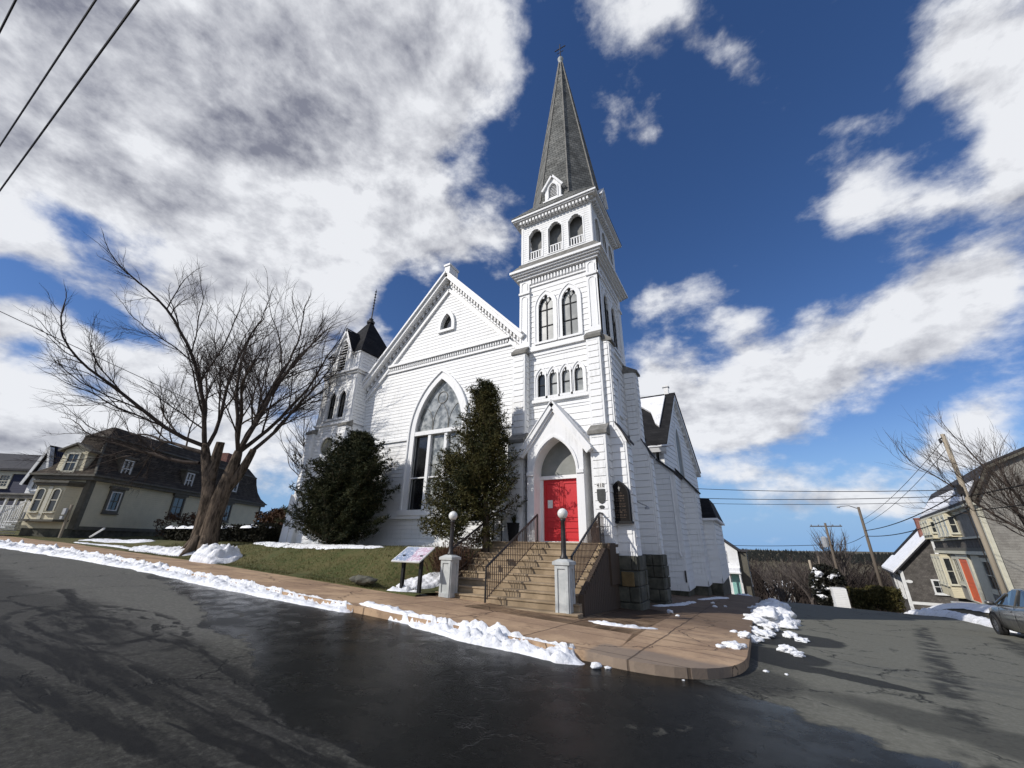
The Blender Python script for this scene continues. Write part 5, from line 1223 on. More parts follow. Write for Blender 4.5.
snowbank('snow_bank', [(-7.3, 6.55), (-6.2, 6.42), (-5.2, 6.22)], [.12, .15, .12], [.05, .09, .07], zroad, 'thin broken run of snow on the kerb before the steps', 2)
snowbank('snow_bank', [(-5.6, 6.25), (-4.6, 6.15), (-3.9, 6.12), (-3.3, 6.1), (-2.75, 6.08), (-2.22, 6.02)], [.18, .24, .30, .26, .26, .18], [.09, .13, .17, .11, .17, .09], zroad, 'thick lump of snow on the kerb in front of the steps', 3, lump=1.3)
snowbank('snow_strip', [(-19.5, 11.4), (-17, 11.0), (-14, 10.9), (-11.5, 11.2)], [.5, .5, .35, .2], [.06, .07, .05, .04], lawnz, 'strip of snow along the top of the lawn below the dark shrub', 4)
snowbank('snow_strip', [(-3.35, 9.28), (-2.9, 9.05), (-2.3, 9.3), (-1.9, 9.75)], [.10, .10, .10, .14], [.06, .08, .06, .05], sidetop, 'thin strip of snow on the pavement right of the lamp pier', 5)
snowbank('snow_heap', [(-8.9, 8.85), (-8.4, 9.0), (-7.75, 9.25)], [.22, .26, .22], [.13, .14, .12], lambda X, Y: g0(X, Y)+.13, 'heap of snow at the foot of the left lamp pier under the panel', 6)
snowbank('snow_heap', [(-9.0, 9.3), (-8.6, 10.0), (-8.2, 10.9)], [.25, .35, .3], [.16, .16, .14], lawnz, 'slope of snow rising behind the information panel', 7)
snowbank('snow_heap', [(-19.2, 8.85), (-18.3, 9.0), (-17.3, 9.2)], [.5, .8, .5], [.30, .70, .25], lawnz, 'pointed heap of snow at the foot of the big bare maple', 8, lump=.6)
snowbank('snow_strip', [(-24.5, 8.6), (-22.0, 9.0), (-20.3, 9.1)], [.4, .5, .4], [.12, .2, .15], lawnz, 'low strip of snow left of the big maple trunk', 9)
snowbank('snow_strip', [(-31.5, 8.9), (-29.0, 9.4), (-26.5, 9.9)], [.5, .6, .5], [.08, .08, .07], lawnz, 'bed of snow in the yard below the olive house window', 21)
snowbank('snow_strip', [(-30.0, 8.0), (-27.0, 8.5), (-24.5, 8.6)], [.12, .18, .14], [.04, .05, .04], lawnz, 'thin broken snow at the back of the pavement left of the maple', 22)
# along the side street kerb: a heap and loose chunks
rh_ = random.Random(77); hb_ = MB((.1, 18, -.7))
for _ in range(120):
    y_ = rh_.uniform(14.8, 23); x_ = .02+.03*(y_-15)+rh_.gauss(0, .22); s__ = rh_.uniform(.07, .24); hb_.blob((x_, y_, g0(x_, y_)+rh_.uniform(0, .30)*max(0, 1-abs(x_-.1-.03*(y_-15))*1.6)), (s__*1.3, s__*1.3, s__*.8), _, 3, .55, 1.7)
tag(hb_.build('snow_heap', 'snow', smooth=True), 'grey shaded heap of broken snow at the kerb of the side street', 'snow', kind='stuff')
rc = random.Random(5)
CH = [(-.55, 8.75, .17), (-.42, 9.0, .11), (-.72, 8.55, .09), (-.40, 10.3, .20), (-.30, 10.9, .22), (-.15, 11.9, .26), (.25, 10.2, .20), (.42, 9.9, .14), (.0, 12.2, .25), (.45, 12.6, .22), (.62, 12.1, .16), (-.3, 12.7, .22), (-.62, 10.9, .10), (.1, 13.6, .34), (.5, 14.6, .34), (-.25, 14.4, .34), (.15, 7.9, .04), (-.1, 7.85, .05), (-2.03, 6.02, .12), (-1.9, 6.08, .06), (-1.0, 6.3, .02), (-1.5, 17.5, .12), (-1.2, 18.2, .1), (-1.7, 19.2, .12), (-2.3, 13.3, .14), (-2.0, 12.6, .08)]
base_ = None
LBL = ['nearest white snow chunk on the side street kerb', 'snow chunk just behind the nearest one on the kerb', 'small snow chunk left of the nearest one', 'long snow chunk hanging over the side kerb', 'snow chunk further up the side kerb', 'snow lump in the middle of the kerb row', 'snow chunk out in the gutter of the side street', 'small snow chunk nearest the road centre', 'broad snow lump before the grey heap', 'snow lump on the road side of the row', 'small snow lump at the road side of the row', 'snow lump on the pavement side of the row', 'small snow ball on the brown pavement', 'large lump leaning on the grey heap', 'large lump at the road side of the heap', 'large lump at the pavement side of the heap', 'tiny snow crumb in the gutter', 'tiny snow crumb beside the kerb corner', 'white snow clod on the road at the kerb corner', 'small crumb beside the clod at the kerb corner', 'tiny white crumb on the wet road', 'snow lump by the church foundation, nearest', 'snow lump by the church foundation, middle', 'snow lump by the church foundation, farthest', 'snow patch at the foot of the stone pier', 'small snow ball near the stone pier']
for k, (x_, y_, s_) in enumerate(CH):
    s_ *= .60; x_ -= .04
    z_ = (sidetop(x_, y_) if x_ < -.36 and y_ > 6.6 else g0(x_, y_)); q = MB((x_, y_, z_)); q.blob((x_, y_, z_+s_*.35), (s_*rc.uniform(.9, 1.5), s_*rc.uniform(.8, 1.3), s_*.55), k+20, 4 if s_ > .08 else 2, .55, 1.5)
    o_ = q.build('snow_chunk', 'snow', smooth=True); tag(o_, LBL[k], 'snow chunk', 'loose snow chunks by the side street')
snowbank('snow_strip', [(-3.1, 14.6), (-2.6, 16.5), (-2.4, 19)], [.2, .22, .2], [.04, .05, .05], sidetop, 'flat patches of snow against the church foundation', 12)
snowbank('snow_strip', [(-2.4, 20.5), (-2.1, 22.5), (-1.6, 25)], [.16, .3, .3], [.03, .04, .05], sidetop, 'thin snow before the transept foundation', 13)
# right-hand verge
verge = lambda X, Y: g0(X, Y)
snowbank('snow_bank', [(7.9, 23.2), (8.1, 27), (8.2, 32), (8.3, 38), (8.2, 45)], [.30, .30, .35, .4, .6], [.15, .14, .16, .2, .25], verge, 'snow bank along the far kerb before the shingled houses', 14, step=.15)
snowbank('snow_bank', [(-.9, 30), (-1.2, 36), (-1.2, 44)], [.5, .7, .7], [.15, .25, .25], verge, 'snow bank at the far end of the left pavement', 15, step=.2)
snowbank('snow_field', [(9.6, 27), (9.8, 33), (9.6, 40)], [.35, .45, .5], [.04, .05, .05], verge, 'thin snow in the yard of the olive fronted house', 16, step=.25)

# ================================================================== TREES
def bare_tree(name, base, label, seed, trunk_r, trunk_h, limbs, depth, length, spread, mat_b='twig', lean=(0, 0), cat='tree', twig=.008, bias=Vector((0, 0, 0)), group=None, up=.18, shr=.72, side=5, split=False, minlen=.0):
    r_ = random.Random(seed); b = Vector(base); e_ = thing(name, label, cat, base, 0, group)
    tk = MB(base); br = MB(base); tips = [0]
    def rv(): return Vector((r_.gauss(0, 1), r_.gauss(0, 1), r_.gauss(0, 1))).normalized()
    def grow(p, d, L, rad, lev):
        n_ = 5 if lev < 3 else 4; pts = [p]; rs = [rad]; q = p; dd_ = d.normalized(); end_r = rad*(.62 if lev < depth else .3)
        wob_ = .16 if lev < 2 else .22
        for i in range(1, n_+1):
            dd_ = (dd_+rv()*wob_+Vector((0, 0, up*(.6 if lev > 1 else .3)))+bias*(.05 if lev < 3 else 0)).normalized(); q = q+dd_*L/n_; pts.append(q); rs.append(rad+(end_r-rad)*i/n_)
        (tk if lev == 0 and False else br).tube(pts, rs, 8 if lev < 1 else (6 if lev < 2 else (4 if lev < 3 else 3)), cap=False)
        if lev >= depth: return
        k = side if lev < depth-1 else side-1
        for j in range(k):
            f_ = .25+.75*(j+r_.random()*.6)/k; i0 = min(n_-1, int(f_*n_)); pp = pts[i0].lerp(pts[i0+1], f_*n_-i0); dl = (pts[i0+1]-pts[i0]).normalized()
            perp = dl.cross(rv()).normalized(); nd = (dl*math.cos(spread)+perp*math.sin(spread)*r_.uniform(.7, 1.2)).normalized(); nd.z += .12*(1-abs(nd.z)) 
            grow(pp, nd, L*shr*r_.uniform(.65, 1.1), max(twig, (rs[i0])*r_.uniform(.40, .58)), lev+1)
        grow(pts[-1], dd_, L*shr*r_.uniform(.8, 1.05), max(twig, end_r*.95), lev+1)
    top = b+Vector((lean[0], lean[1], trunk_h))
    prof = [b+Vector((0, 0, -.3)), b+Vector((0, 0, .02)), b.lerp(top, .15), b.lerp(top, .45), b.lerp(top, .8), top]
    if not split: tk.tube(prof, [trunk_r*1.6, trunk_r*1.35, trunk_r*1.05, trunk_r*.92, trunk_r*.88, trunk_r*.80], 14)
    for (d, L, rad, off) in limbs:
        grow(top+Vector(off), Vector(d).normalized(), L, rad, 0)
    return e_, tk, br
# the big maple between the street and the church
TB = (-20.8, 9.6, 1.0)
rt_ = Vector((RGT.x, RGT.y, 0)).normalized(); fwh = Vector((FWD.x, FWD.y, 0)).normalized()
def dirv(r_, f_, u_): return rt_*r_+fwh*f_+Vector((0, 0, u_))
LT, RT = dirv(-1.2, 0, 2.0), dirv(.48, 0, 1.7)
limbs = [(dirv(-1.0, .1, .30), 4.3, .09, LT+dirv(0, 0, -.3)), (dirv(-.95, -.5, .50), 4.4, .095, LT), (dirv(-.70, .3, .95), 4.6, .10, LT), (dirv(-.30, -.3, 1.1), 5.0, .11, LT), (dirv(-.02, .3, 1.1), 4.8, .095, LT+dirv(.1, 0, -.2)), (dirv(-1.1, -.2, .12), 3.8, .08, LT+dirv(0, 0, -.8)),
         (dirv(.02, .2, 1.1), 4.9, .11, RT), (dirv(.34, -.2, 1.05), 4.7, .11, RT), (dirv(.62, .3, .90), 3.9, .10, RT), (dirv(-.15, .8, .9), 4.2, .11, RT), (dirv(.1, -.9, .8), 3.4, .09, RT), (dirv(-.25, -.2, 1.1), 4.5, .095, RT), (dirv(.58, .2, 1.0), 3.2, .09, dirv(1.08, .1, 1.85))]
e_, tk, br = bare_tree('maple_tree', TB, 'huge bare old maple with twin trunk standing between the olive house and the church', 12, .50, 2.6, limbs, 4, 3.0, R(33), up=.045, side=5, shr=.61, twig=.0055, split=True)
# twin trunk
b = Vector(TB)
def wobbly(pts, rs, seed, n_=22, nn=20):
    P_ = [Vector(p) for p in pts]; out = []; rr__ = []
    for i in range(n_+1):
        f_ = i/n_*(len(P_)-1); k = min(int(f_), len(P_)-2); u = f_-k
        p0, p1, p2, p3 = P_[max(k-1, 0)], P_[k], P_[k+1], P_[min(k+2, len(P_)-1)]
        out.append(.5*((2*p1)+(p2-p0)*u+(2*p0-5*p1+4*p2-p3)*u*u+(3*p1-p0-3*p2+p3)*u**3)); rr__.append(rs[k]*(1-u)+rs[k+1]*u)
    v0 = len(tk.v); tk.tube(out, rr__, nn)
    for i in range(v0, len(tk.v)):
        v = Vector(tk.v[i]); c_ = out[min((i-v0)//nn, n_)]; o_ = v-c_; a_ = math.atan2(o_.y, o_.x)
        kf = 1+.16*noise.noise(Vector((math.cos(a_)*2.2, math.sin(a_)*2.2, v.z*.5+seed)))+.08*noise.noise(Vector((math.cos(a_)*6, math.sin(a_)*6, v.z*1.2+seed)))
        tk.v[i] = tuple(c_+o_*kf)
wobbly([b+dirv(-.25, 0, -.3), b+dirv(-.2, 0, .1), b+dirv(-.16, 0, 1.0), b+dirv(-.22, 0, 2.0), b+dirv(-.50, 0, 3.0), b+dirv(-.90, 0, 3.9), b+dirv(-1.2, 0, 4.7)], [.50, .40, .34, .31, .26, .21, .14], 1)
wobbly([b+dirv(.2, 0, -.3), b+dirv(.18, 0, .1), b+dirv(.16, 0, 1.0), b+dirv(.22, 0, 2.0), b+dirv(.34, 0, 3.0), b+dirv(.42, 0, 3.7), b+dirv(.48, 0, 4.4)], [.54, .44, .36, .34, .30, .25, .16], 5)
wobbly([b+dirv(-.45, 0, 3.0), b+dirv(-.52, .05, 4.0), b+dirv(-.48, 0, 4.8)], [.24, .20, .17], 9)   # the sawn-off stub
wobbly([b+dirv(.30, 0, 2.5), b+dirv(.75, .1, 3.4), b+dirv(1.1, .1, 4.5)], [.26, .20, .13], 12)
for a_ in range(7):
    d_ = dirv(math.cos(a_*.9), math.sin(a_*.9), 0); tk.tube([b+d_*.25+Vector((0, 0, .6)), b+d_*.5+Vector((0, 0, .1)), b+d_*.85+Vector((0, 0, -.2))], [.20, .18, .08], 8)
tk.build('trunk', 'bark', e_, smooth=True)
# extra limbs starting from the stems
br.build('branches', 'twig', e_)
# smaller bare trees
def small_tree(name, base, label, seed, h, sc=1.0, mat='twig_grey', grp='bare trees behind the hedge', depth=3, n=6, side=4, twig=.012, ang=.9):
    r_ = random.Random(seed); lm = []
    for k in range(n): a_ = 6.28*k/n+r_.random(); lm.append(((math.cos(a_)*ang*.6, math.sin(a_)*ang*.6, 1), h*.30, .07*sc, (0, 0, -r_.random()*h*.08)))
    e_, tk, br = bare_tree(name, base, label, seed, .14*sc, h*.30, lm, depth, h*.3, R(30), mat, up=.14, side=side, twig=twig, group=grp)
    tk.build('trunk', mat, e_, smooth=True); br.build('branches', mat, e_); return e_
small_tree('bare_tree', (-27.5, 19.5, 1.2), 'tall thin bare tree left of the white turret', 21, 11, 1.5)
small_tree('bare_tree', (-30.0, 24.0, 1.2), 'bare tree behind the hedge near the end of the olive house', 22, 12, 1.6)
small_tree('bare_tree', (-24.5, 21.0, 1.2), 'bare tree hard against the left side of the church', 23, 9, 1.3)
small_tree('street_tree', (10.9, 25.5, -1.0), 'bare tree at the right edge in front of the shingled house', 24, 9.5, .9, 'twig', None, 4, 7, 4, .006, 1.7)

# ---------- evergreens: sprays of small leaves through the crown volume
def foliage(mb, centre, rad, n, size, seed, shape=None, up=0.25, clump=1.7, thr=-.18, out=.6, elong=2.2):
    r_ = random.Random(seed); c_ = Vector(centre); k = 0; tries = 0
    while k < n and tries < n*14:
        tries += 1
        u = Vector((r_.uniform(-1, 1), r_.uniform(-1, 1), r_.uniform(-1, 1)))
        if shape:
            lim = shape(u.z, math.atan2(u.y, u.x)); rr__ = math.hypot(u.x, u.y)
            if rr__ > lim or (lim > 0 and rr__ < lim*.35 and r_.random() < .6): continue
        else:
            if u.length > 1: continue
        p = c_+Vector((u.x*rad[0], u.y*rad[1], u.z*rad[2]))
        if noise.noise(p*clump+Vector((seed, 0, 0))) < thr and r_.random() < .85: continue
        o = Vector((u.x, u.y, 0)); o = o.normalized() if o.length > .01 else Vector((1, 0, 0))
        d = (o*out+Vector((r_.gauss(0, .45), r_.gauss(0, .45), up+r_.gauss(0, .35)))).normalized(); s_ = size*r_.uniform(.6, 1.4)
        a = d.cross(Vector((r_.gauss(0, 1), r_.gauss(0, 1), r_.gauss(0, 1)))).normalized()*s_/elong
        q_ = p+d*s_; mb.add([p-a*.3, p+d*s_*.5-a, q_, p+d*s_*.45+a*.8], [(0, 1, 2), (0, 2, 3)])
        k += 1
def cone(zlow, w0, pw):   # half-width against height
    def f(z, a): t_ = (z+1)/2; w_ = (1-t_)**pw*w0+.02; w_ = min(w_, .35+t_*3.2) if t_ < .3 else w_; return w_*(1+.22*math.sin(a*3+z*5)+.16*math.sin(a*7-z*9)+.10*math.sin(z*23+a*2))
    return f
def conifer(mb, wood, base, H, z0, radf, nb, seed, curve, blade, dens, droop=0.0, squash=.75, axis=(0, 0), gap=0.0):
    """separate boughs from a stem, each feathered with sprigs of narrow leaves"""
    r_ = random.Random(seed); b_ = Vector(base)
    for k in range(nb):
        h = z0+(H-z0)*((k+r_.random())/nb)**.85; a_ = r_.uniform(0, 6.283)
        t_ = (h-z0)/(H-z0); L = radf(t_, a_)*r_.uniform(.72, 1.12)
        if noise.noise(Vector((math.cos(a_)*1.6, math.sin(a_)*1.6, h*1.1+seed))) < gap-.5 and r_.random() < .8: continue
        p = b_+Vector((axis[0]*t_, axis[1]*t_, h)); d = Vector((math.cos(a_), math.sin(a_)*squash, droop+r_.uniform(-.1, .25))); n_ = max(5, int(L*7)); pts = [p]
        for i_ in range(n_):
            d = (d+Vector((r_.gauss(0, .10), r_.gauss(0, .10), curve/n_))); p = p+d.normalized()*L/n_; pts.append(p)
        if wood is not None and k % 3 == 0: wood.tube([pts[0], pts[n_//2], pts[-1]], [.022, .012, .004], 3, False)
        for i_, q_ in enumerate(pts):
            f_ = i_/n_
            if f_ < .25 and r_.random() < .6: continue
            for _ in range(int(dens*(1.0 if f_ > .4 else .6))):
                sd = Vector((r_.gauss(0, 1), r_.gauss(0, 1), r_.gauss(.35, .6))).normalized(); sl_ = r_.uniform(.10, .26)*(1.15-.5*f_); o = q_+Vector((r_.gauss(0, .03), r_.gauss(0, .03), r_.gauss(0, .03)))
                for m__ in range(4):
                    c_ = o+sd*sl_*(m__+.5)/4; bd = (sd*.8+Vector((r_.gauss(0, .6), r_.gauss(0, .6), r_.gauss(.1, .5)))).normalized(); w_ = bd.cross(sd+Vector((.01, .02, .03))).normalized()*blade*.16
                    mb.add([c_-w_, c_+w_, c_+bd*blade], [(0, 1, 2)])
# dark yew against the facade
YB = (-14.75, 11.55, 1.25)
yw = thing('yew_shrub', 'big dark green yew shrub against the church front left of the pointed window', 'shrub', YB)
mb = MB(YB); wd_ = MB(YB)
def yr_(t_, a): 
    right = max(0, math.cos(a)); w_ = (2.15-.1*right) if t_ < .28 else (2.1-.05*right)*(1-((t_-.28)/.72)**1.35)+.30
    return w_*(1+.14*math.sin(a*3+t_*7)+.12*math.sin(a*5-t_*11))
conifer(mb, wd_, YB, 4.55, .1, yr_, 520, 4, .55, .10, 6, .12, .58, (.55, 0))
conifer(mb, wd_, (-15.0, 11.45, 1.2), 2.4, .1, lambda t_, a: 2.3*(1-.6*t_), 170, 6, .45, .10, 6, .1, .55)
foliage(mb, (-14.8, 11.65, 3.0), (1.7, .85, 1.7), 9000, .10, 1, None, .3, 1.5, -.6, elong=3)
mb.build('foliage', 'yew', yw); wd_.tube([(-14.9, 11.6, 1.1), (-14.5, 11.6, 5.2)], [.10, .03], 6); wd_.build('trunk', 'bark', yw)
# cedar by the steps
CB = (-7.42, 11.55, 1.3)
cd = thing('cedar_tree', 'shaggy olive green cedar tree between the pointed window and the steps', 'tree', CB)
mb = MB(CB); wd_ = MB(CB)
def cr_(t_, a):
    left = max(0, -math.cos(a)); w_ = (1.15+.75*left) if t_ < .25 else (1.22+.55*left)*(1-.66*((t_-.25)/.75)**1.0)
    if t_ > .85: w_ *= 1-.62*(t_-.85)/.15
    return w_*(1+.20*math.sin(a*3+t_*9)+.16*math.sin(a*5-t_*13))
conifer(mb, wd_, CB, 5.75, .75, cr_, 470, 14, .95, .09, 5, .15, .75, (-.25, 0), .08)
conifer(mb, wd_, (-8.45, 11.35, .9), 3.4, .5, lambda t_, a: 1.55*(1-.45*t_), 230, 15, .4, .09, 6, -.05, .6)
foliage(mb, (-7.6, 11.6, 4.4), (.75, .6, 1.7), 4500, .09, 5, None, .4, 1.9, -.5, elong=3)
for _ in range(46):   # upright leaders
    a_ = rnd.uniform(0, 6.28); r__ = rnd.uniform(.05, .85); x_ = -7.65+math.cos(a_)*r__; y_ = 11.55+math.sin(a_)*r__*.75; z_ = 5.9-r__*.9+rnd.uniform(-.3, .3); l_ = rnd.uniform(.5, 1.15)
    for k in range(34):
        f_ = k/34; c_ = Vector((x_, y_, z_+l_*f_)); bd = Vector((rnd.gauss(0, .7), rnd.gauss(0, .7), .7)).normalized(); w_ = bd.cross(Vector((.1, .2, 1))).normalized()*.015; mb.add([c_-w_, c_+w_, c_+bd*.13*(1.1-f_*.7)], [(0, 1, 2)])
mb.build('foliage', 'cedar', cd)
wd_.tube([(-7.42, 11.55, 1.0), (-7.45, 11.5, 2.2), (-7.6, 11.55, 4.0), (-7.7, 11.55, 6.4)], [.13, .11, .08, .03], 8); wd_.build('trunk', 'bark', cd)
rr_ = random.Random(2)
# low russet shrub by the left rail
SB = (-8.05, 10.6, 1.0)
rs_ = thing('russet_shrub', 'low leafless russet shrub behind the left lamp pier', 'shrub', SB); mb = MB(SB)
for _ in range(420):
    a_ = rr_.uniform(0, 6.28); d_ = Vector((math.cos(a_)*rr_.random(), math.sin(a_)*rr_.random(), rr_.uniform(.5, 1.2))).normalized(); p0 = Vector((-8.05+rr_.gauss(0, .25), 10.6+rr_.gauss(0, .25), .75)); mb.tube([p0, p0+d_*.5+Vector((0, 0, .02)), p0+d_*rr_.uniform(.6, .95)+Vector((rr_.gauss(0, .08), rr_.gauss(0, .08), 0))], [.008, .006, .003], 3, False)
foliage(mb, (-8.05, 10.6, 1.2), (.6, .5, .45), 900, .06, 9, None, .3); mb.build('twigs', 'brush', rs_)
# hedges and brush left of the church
def hedge(name, p, q_, w_, h, z0, mat, label, seed, n=9000, size=.10, snow=True, cat='hedge', thr=-.35):
    p = Vector(p); q_ = Vector(q_); c_ = (p+q_)/2; L = (q_-p).length; d = (q_-p).normalized(); e_ = thing(name, label, cat, (c_.x, c_.y, z0)); mb = MB((c_.x, c_.y, z0)); r_ = random.Random(seed); nn = Vector((-d.y, d.x))
    core = MB((c_.x, c_.y, z0))
    for _ in range(n):
        s_ = r_.uniform(0, L); u = r_.uniform(-1, 1)*w_; z = z0+r_.uniform(0, 1)**.7*h*(1+.22*noise.noise(Vector((s_*.8, seed, 0)))+.12*noise.noise(Vector((s_*2.7, seed, 0)))); P_ = p+d*s_+nn*u
        if noise.noise(Vector((P_.x*1.6, P_.y*1.6, z*1.6))) < thr: continue
        dd_ = Vector((r_.gauss(0, .6), r_.gauss(0, .6), .5+r_.gauss(0, .4))).normalized(); a = dd_.cross(Vector((r_.gauss(0, 1), r_.gauss(0, 1), r_.gauss(0, 1)))).normalized()*size*.45; P3_ = Vector((P_.x, P_.y, z)); mb.add([P3_-a, P3_+a, P3_+dd_*size*1.2], [(0, 1, 2)])
    mb.build('foliage', mat, e_)
    return e_
hedge('clipped_hedge', (-30.5, 12.2), (-22.5, 12.0), .55, 1.05, 1.05, 'hedge', 'dark clipped hedge dusted with snow behind the maple, left part', 31)
hedge('clipped_hedge', (-21.3, 12.0), (-20.0, 14.2), .5, 1.0, 1.1, 'hedge', 'dark clipped hedge beside the white turret', 32, 5000)
hedge('clipped_hedge', (-22.4, 12.0), (-19.9, 12.0), .5, 1.0, 1.15, 'hedge', 'dark clipped hedge right of the maple trunk', 33, 6000)
hedge('brushwood', (-28.0, 16.2), (-21.5, 16.5), .7, 2.2, 1.1, 'brush', 'tall red brown brushwood in front of the olive house end', 34, 15000, .13, cat='shrub', thr=-.2)
hedge('brushwood', (-35.0, 13.5), (-30.0, 14.5), .8, 1.9, 1.1, 'brush', 'tangled brown brushwood under the olive house window', 35, 7000, .10, cat='shrub', thr=.0)
hedge('evergreen_shrub', (-20.6, 13.4), (-19.6, 13.9), .6, 2.3, 1.1, 'rust_leaf', 'yellow green shrub hard against the left of the turret', 36, 5000, .12, cat='shrub')
snowbank('snow_strip', [(-30.3, 11.9), (-26, 11.8), (-22.6, 11.9)], [.28, .3, .28], [.10, .10, .10], lambda X, Y: 2.08, 'snow lying along the top of the dark hedge behind the maple', 17)
snowbank('snow_strip', [(-22.2, 11.9), (-21, 11.9), (-19.9, 12.0)], [.28, .3, .28], [.10, .10, .10], lambda X, Y: 2.1, 'snow lying along the top of the hedge right of the maple trunk', 18)

# ================================================================== HOUSES
def hwin(O, fr, u0, u1, z0, z1, parent, fm='housetrim', glass='glass', t_=.08, muntins=1, name='window', hood=None, round_=False, d=0.02):
    f = MB(O)
    if round_:
        cx = (u0+u1)/2; hw = (u1-u0)/2; A_ = arch(cx, hw+t_, z0, z1-hw*.8, z1+t_); B_ = arch(cx, hw, z0, z1-hw*.8, z1); ring(f, fr, A_, B_, 0, .05+d)
    else:
        ring(f, fr, rect(u0-t_, u1+t_, z0-t_, z1+t_), rect(u0, u1, z0, z1), 0, .05+d, True); B_ = rect(u0, u1, z0, z1)
    bar(f, fr, u0-t_-.04, u1+t_+.04, z0-t_-.06, z0-t_, 0, .10+d)
    if hood: bar(f, fr, u0-t_-.10, u1+t_+.10, z1+t_, z1+t_+.16, 0, .14+d)
    bar(f, fr, u0, u1, (z0+z1)/2-.025, (z0+z1)/2+.025, d+.004, d+.035)
    for k in range(muntins): u = u0+(u1-u0)*(k+1)/(muntins+1); bar(f, fr, u-.012, u+.012, z0, z1-.02, d+.003, d+.02)
    if muntins > 1:
        for z in ((z0*.75+z1*.25), (z0*.25+z1*.75)): bar(f, fr, u0, u1, z-.012, z+.012, d+.002, d+.021)
    o = f.build(name, fm, parent); g_ = MB(O); slab(g_, fr, B_, (), d, d-.02); g_.build('pane', glass, o); return o
def quadpoly(mb, pts): mb.add([Vector(p) for p in pts], [tuple(range(len(pts)))])
# --- olive mansard house on the left
P0 = Vector((-32.8, 8.5)); A2 = Vector((-.55, .835)).normalized(); N2 = Vector((A2.y, -A2.x)); B2 = Vector((-A2.y, A2.x))
OO = (P0.x, P0.y, 1.0); oh = thing('olive_house', 'olive clapboard house with brown mansard roof and arched bay windows behind the maple', 'house', OO)
fs_ = Fr(P0, A2, N2); ff = Fr(P0, B2, -A2); Wd, Ld = 2.75, 19.0; ze = 4.55
q = MB(OO); 
def hbox(q, u0, u1, v0, v1, z0, z1):
    f = lambda u, v, z: (P0.x+A2.x*u+B2.x*v, P0.y+A2.y*u+B2.y*v, z); q.hexa([f(u0, v0, z0), f(u1, v0, z0), f(u1, v1, z0), f(u0, v1, z0), f(u0, v0, z1), f(u1, v0, z1), f(u1, v1, z1), f(u0, v1, z1)])
def hp(u, v, z): return Vector((P0.x+A2.x*u+B2.x*v, P0.y+A2.y*u+B2.y*v, z))
hbox(q, 0, Ld, 0, Wd, 1.9, ze+.1); q.build('wall', 'olive', oh)
q = MB(OO); hbox(q, .05, Ld-.05, .05, Wd-.05, .2, 1.9); q.build('foundation', 'stone', oh)
q = MB(OO); hbox(q, -.25, Ld+.25, -.25, Wd+.25, ze, ze+.20); hbox(q, -.38, Ld+.38, -.38, Wd+.38, ze+.201, ze+.30); bar(q, fs_, 0, .28, 1.9, ze, 0, .03); bar(q, ff, 0, .28, 1.9, ze, 0, .03); bar(q, fs_, 0, Ld, 1.85, 2.05, 0, .05); bar(q, fs_, Ld-.25, Ld, 1.9, ze, 0, .03); q.build('cornice', 'olive_dark', oh)
q = MB(OO); prof = [(-.32, ze+.30), (.12, ze+.75), (.42, ze+1.35), (.62, ze+2.1), (.72, ze+2.75)]
rings_ = [[hp(p, p, z), hp(Ld-p, p, z), hp(Ld-p, Wd-p, z), hp(p, Wd-p, z)] for p, z in prof]+[[hp(1.6, Wd*.5-.15, ze+3.55), hp(Ld-1.6, Wd*.5-.15, ze+3.55), hp(Ld-1.6, Wd*.5+.15, ze+3.55), hp(1.6, Wd*.5+.15, ze+3.55)]]
vs = [p for r_ in rings_ for p in r_]; fs = []
for i in range(len(rings_)-1):
    for j in range(4): fs.append((4*i+j, 4*i+(j+1) % 4, 4*(i+1)+(j+1) % 4, 4*(i+1)+j))
n_ = 4*(len(rings_)-1); fs.append((n_, n_+1, n_+2, n_+3)); q.add(vs, fs); orf = q.build('roof', 'mansard', oh)
q = MB(OO)
for i in range(len(prof)-1): q.tube([rings_[i][0], rings_[i+1][0]], .07, 5)
for j in range(4): q.tube([rings_[4][j], rings_[4][(j+1) % 4]], .06, 5)
q.build('hip_trim', 'olive_dark', orf)
q = MB(OO); hbox(q, 14.6, 15.3, 1.9, 2.5, ze+3, ze+4.6); q.build('chimney', 'brick', orf)
hwin(OO, fs_, 1.50, 2.28, 2.98, 4.12, oh, 'olive_dark', 'glass', .14, 1, hood=1)
q = MB(OO); ring(q, fs_, rect(1.52, 2.26, 3.0, 4.10), rect(1.58, 2.20, 3.05, 4.05), .03, .08, True); q.build('sash', 'housetrim', oh)
for u0, u1 in ((6.8, 7.8), (13.0, 13.9), (10.0, 10.8)): hwin(OO, fs_, u0, u1, 3.0, 4.25, oh, 'olive_dark', 'glass', .14, 1, hood=1)
def dormer(u0, u1, z0, z1, dep=.1):
    f = MB(OO); fr = fs_; slab(f, fr, [(u0-.14, z0-.1), (u1+.14, z0-.1), (u1+.14, z1+.1), (u0-.14, z1+.1)], [rect(u0, u1, z0, z1)], dep, -1.0); bar(f, fr, u0-.24, u1+.24, z1+.1, z1+.22, -1.1, dep+.12)
    o = f.build('dormer', 'olive_dark', orf); w_ = MB(OO); ring(w_, fr, rect(u0-.01, u1+.01, z0-.01, z1+.01), rect(u0+.06, u1-.06, z0+.06, z1-.06), dep-.05, dep+.03, True); bar(w_, fr, u0, u1, (z0+z1)/2-.03, (z0+z1)/2+.03, dep-.04, dep+.02); bar(w_, fr, (u0+u1)/2-.015, (u0+u1)/2+.015, z0, z1, dep-.04, dep+.01); w_.build('window', 'housetrim', o)
    g_ = MB(OO); slab(g_, fr, rect(u0, u1, z0, z1), (), dep-.06, dep-.08); g_.build('pane', 'glass', o)
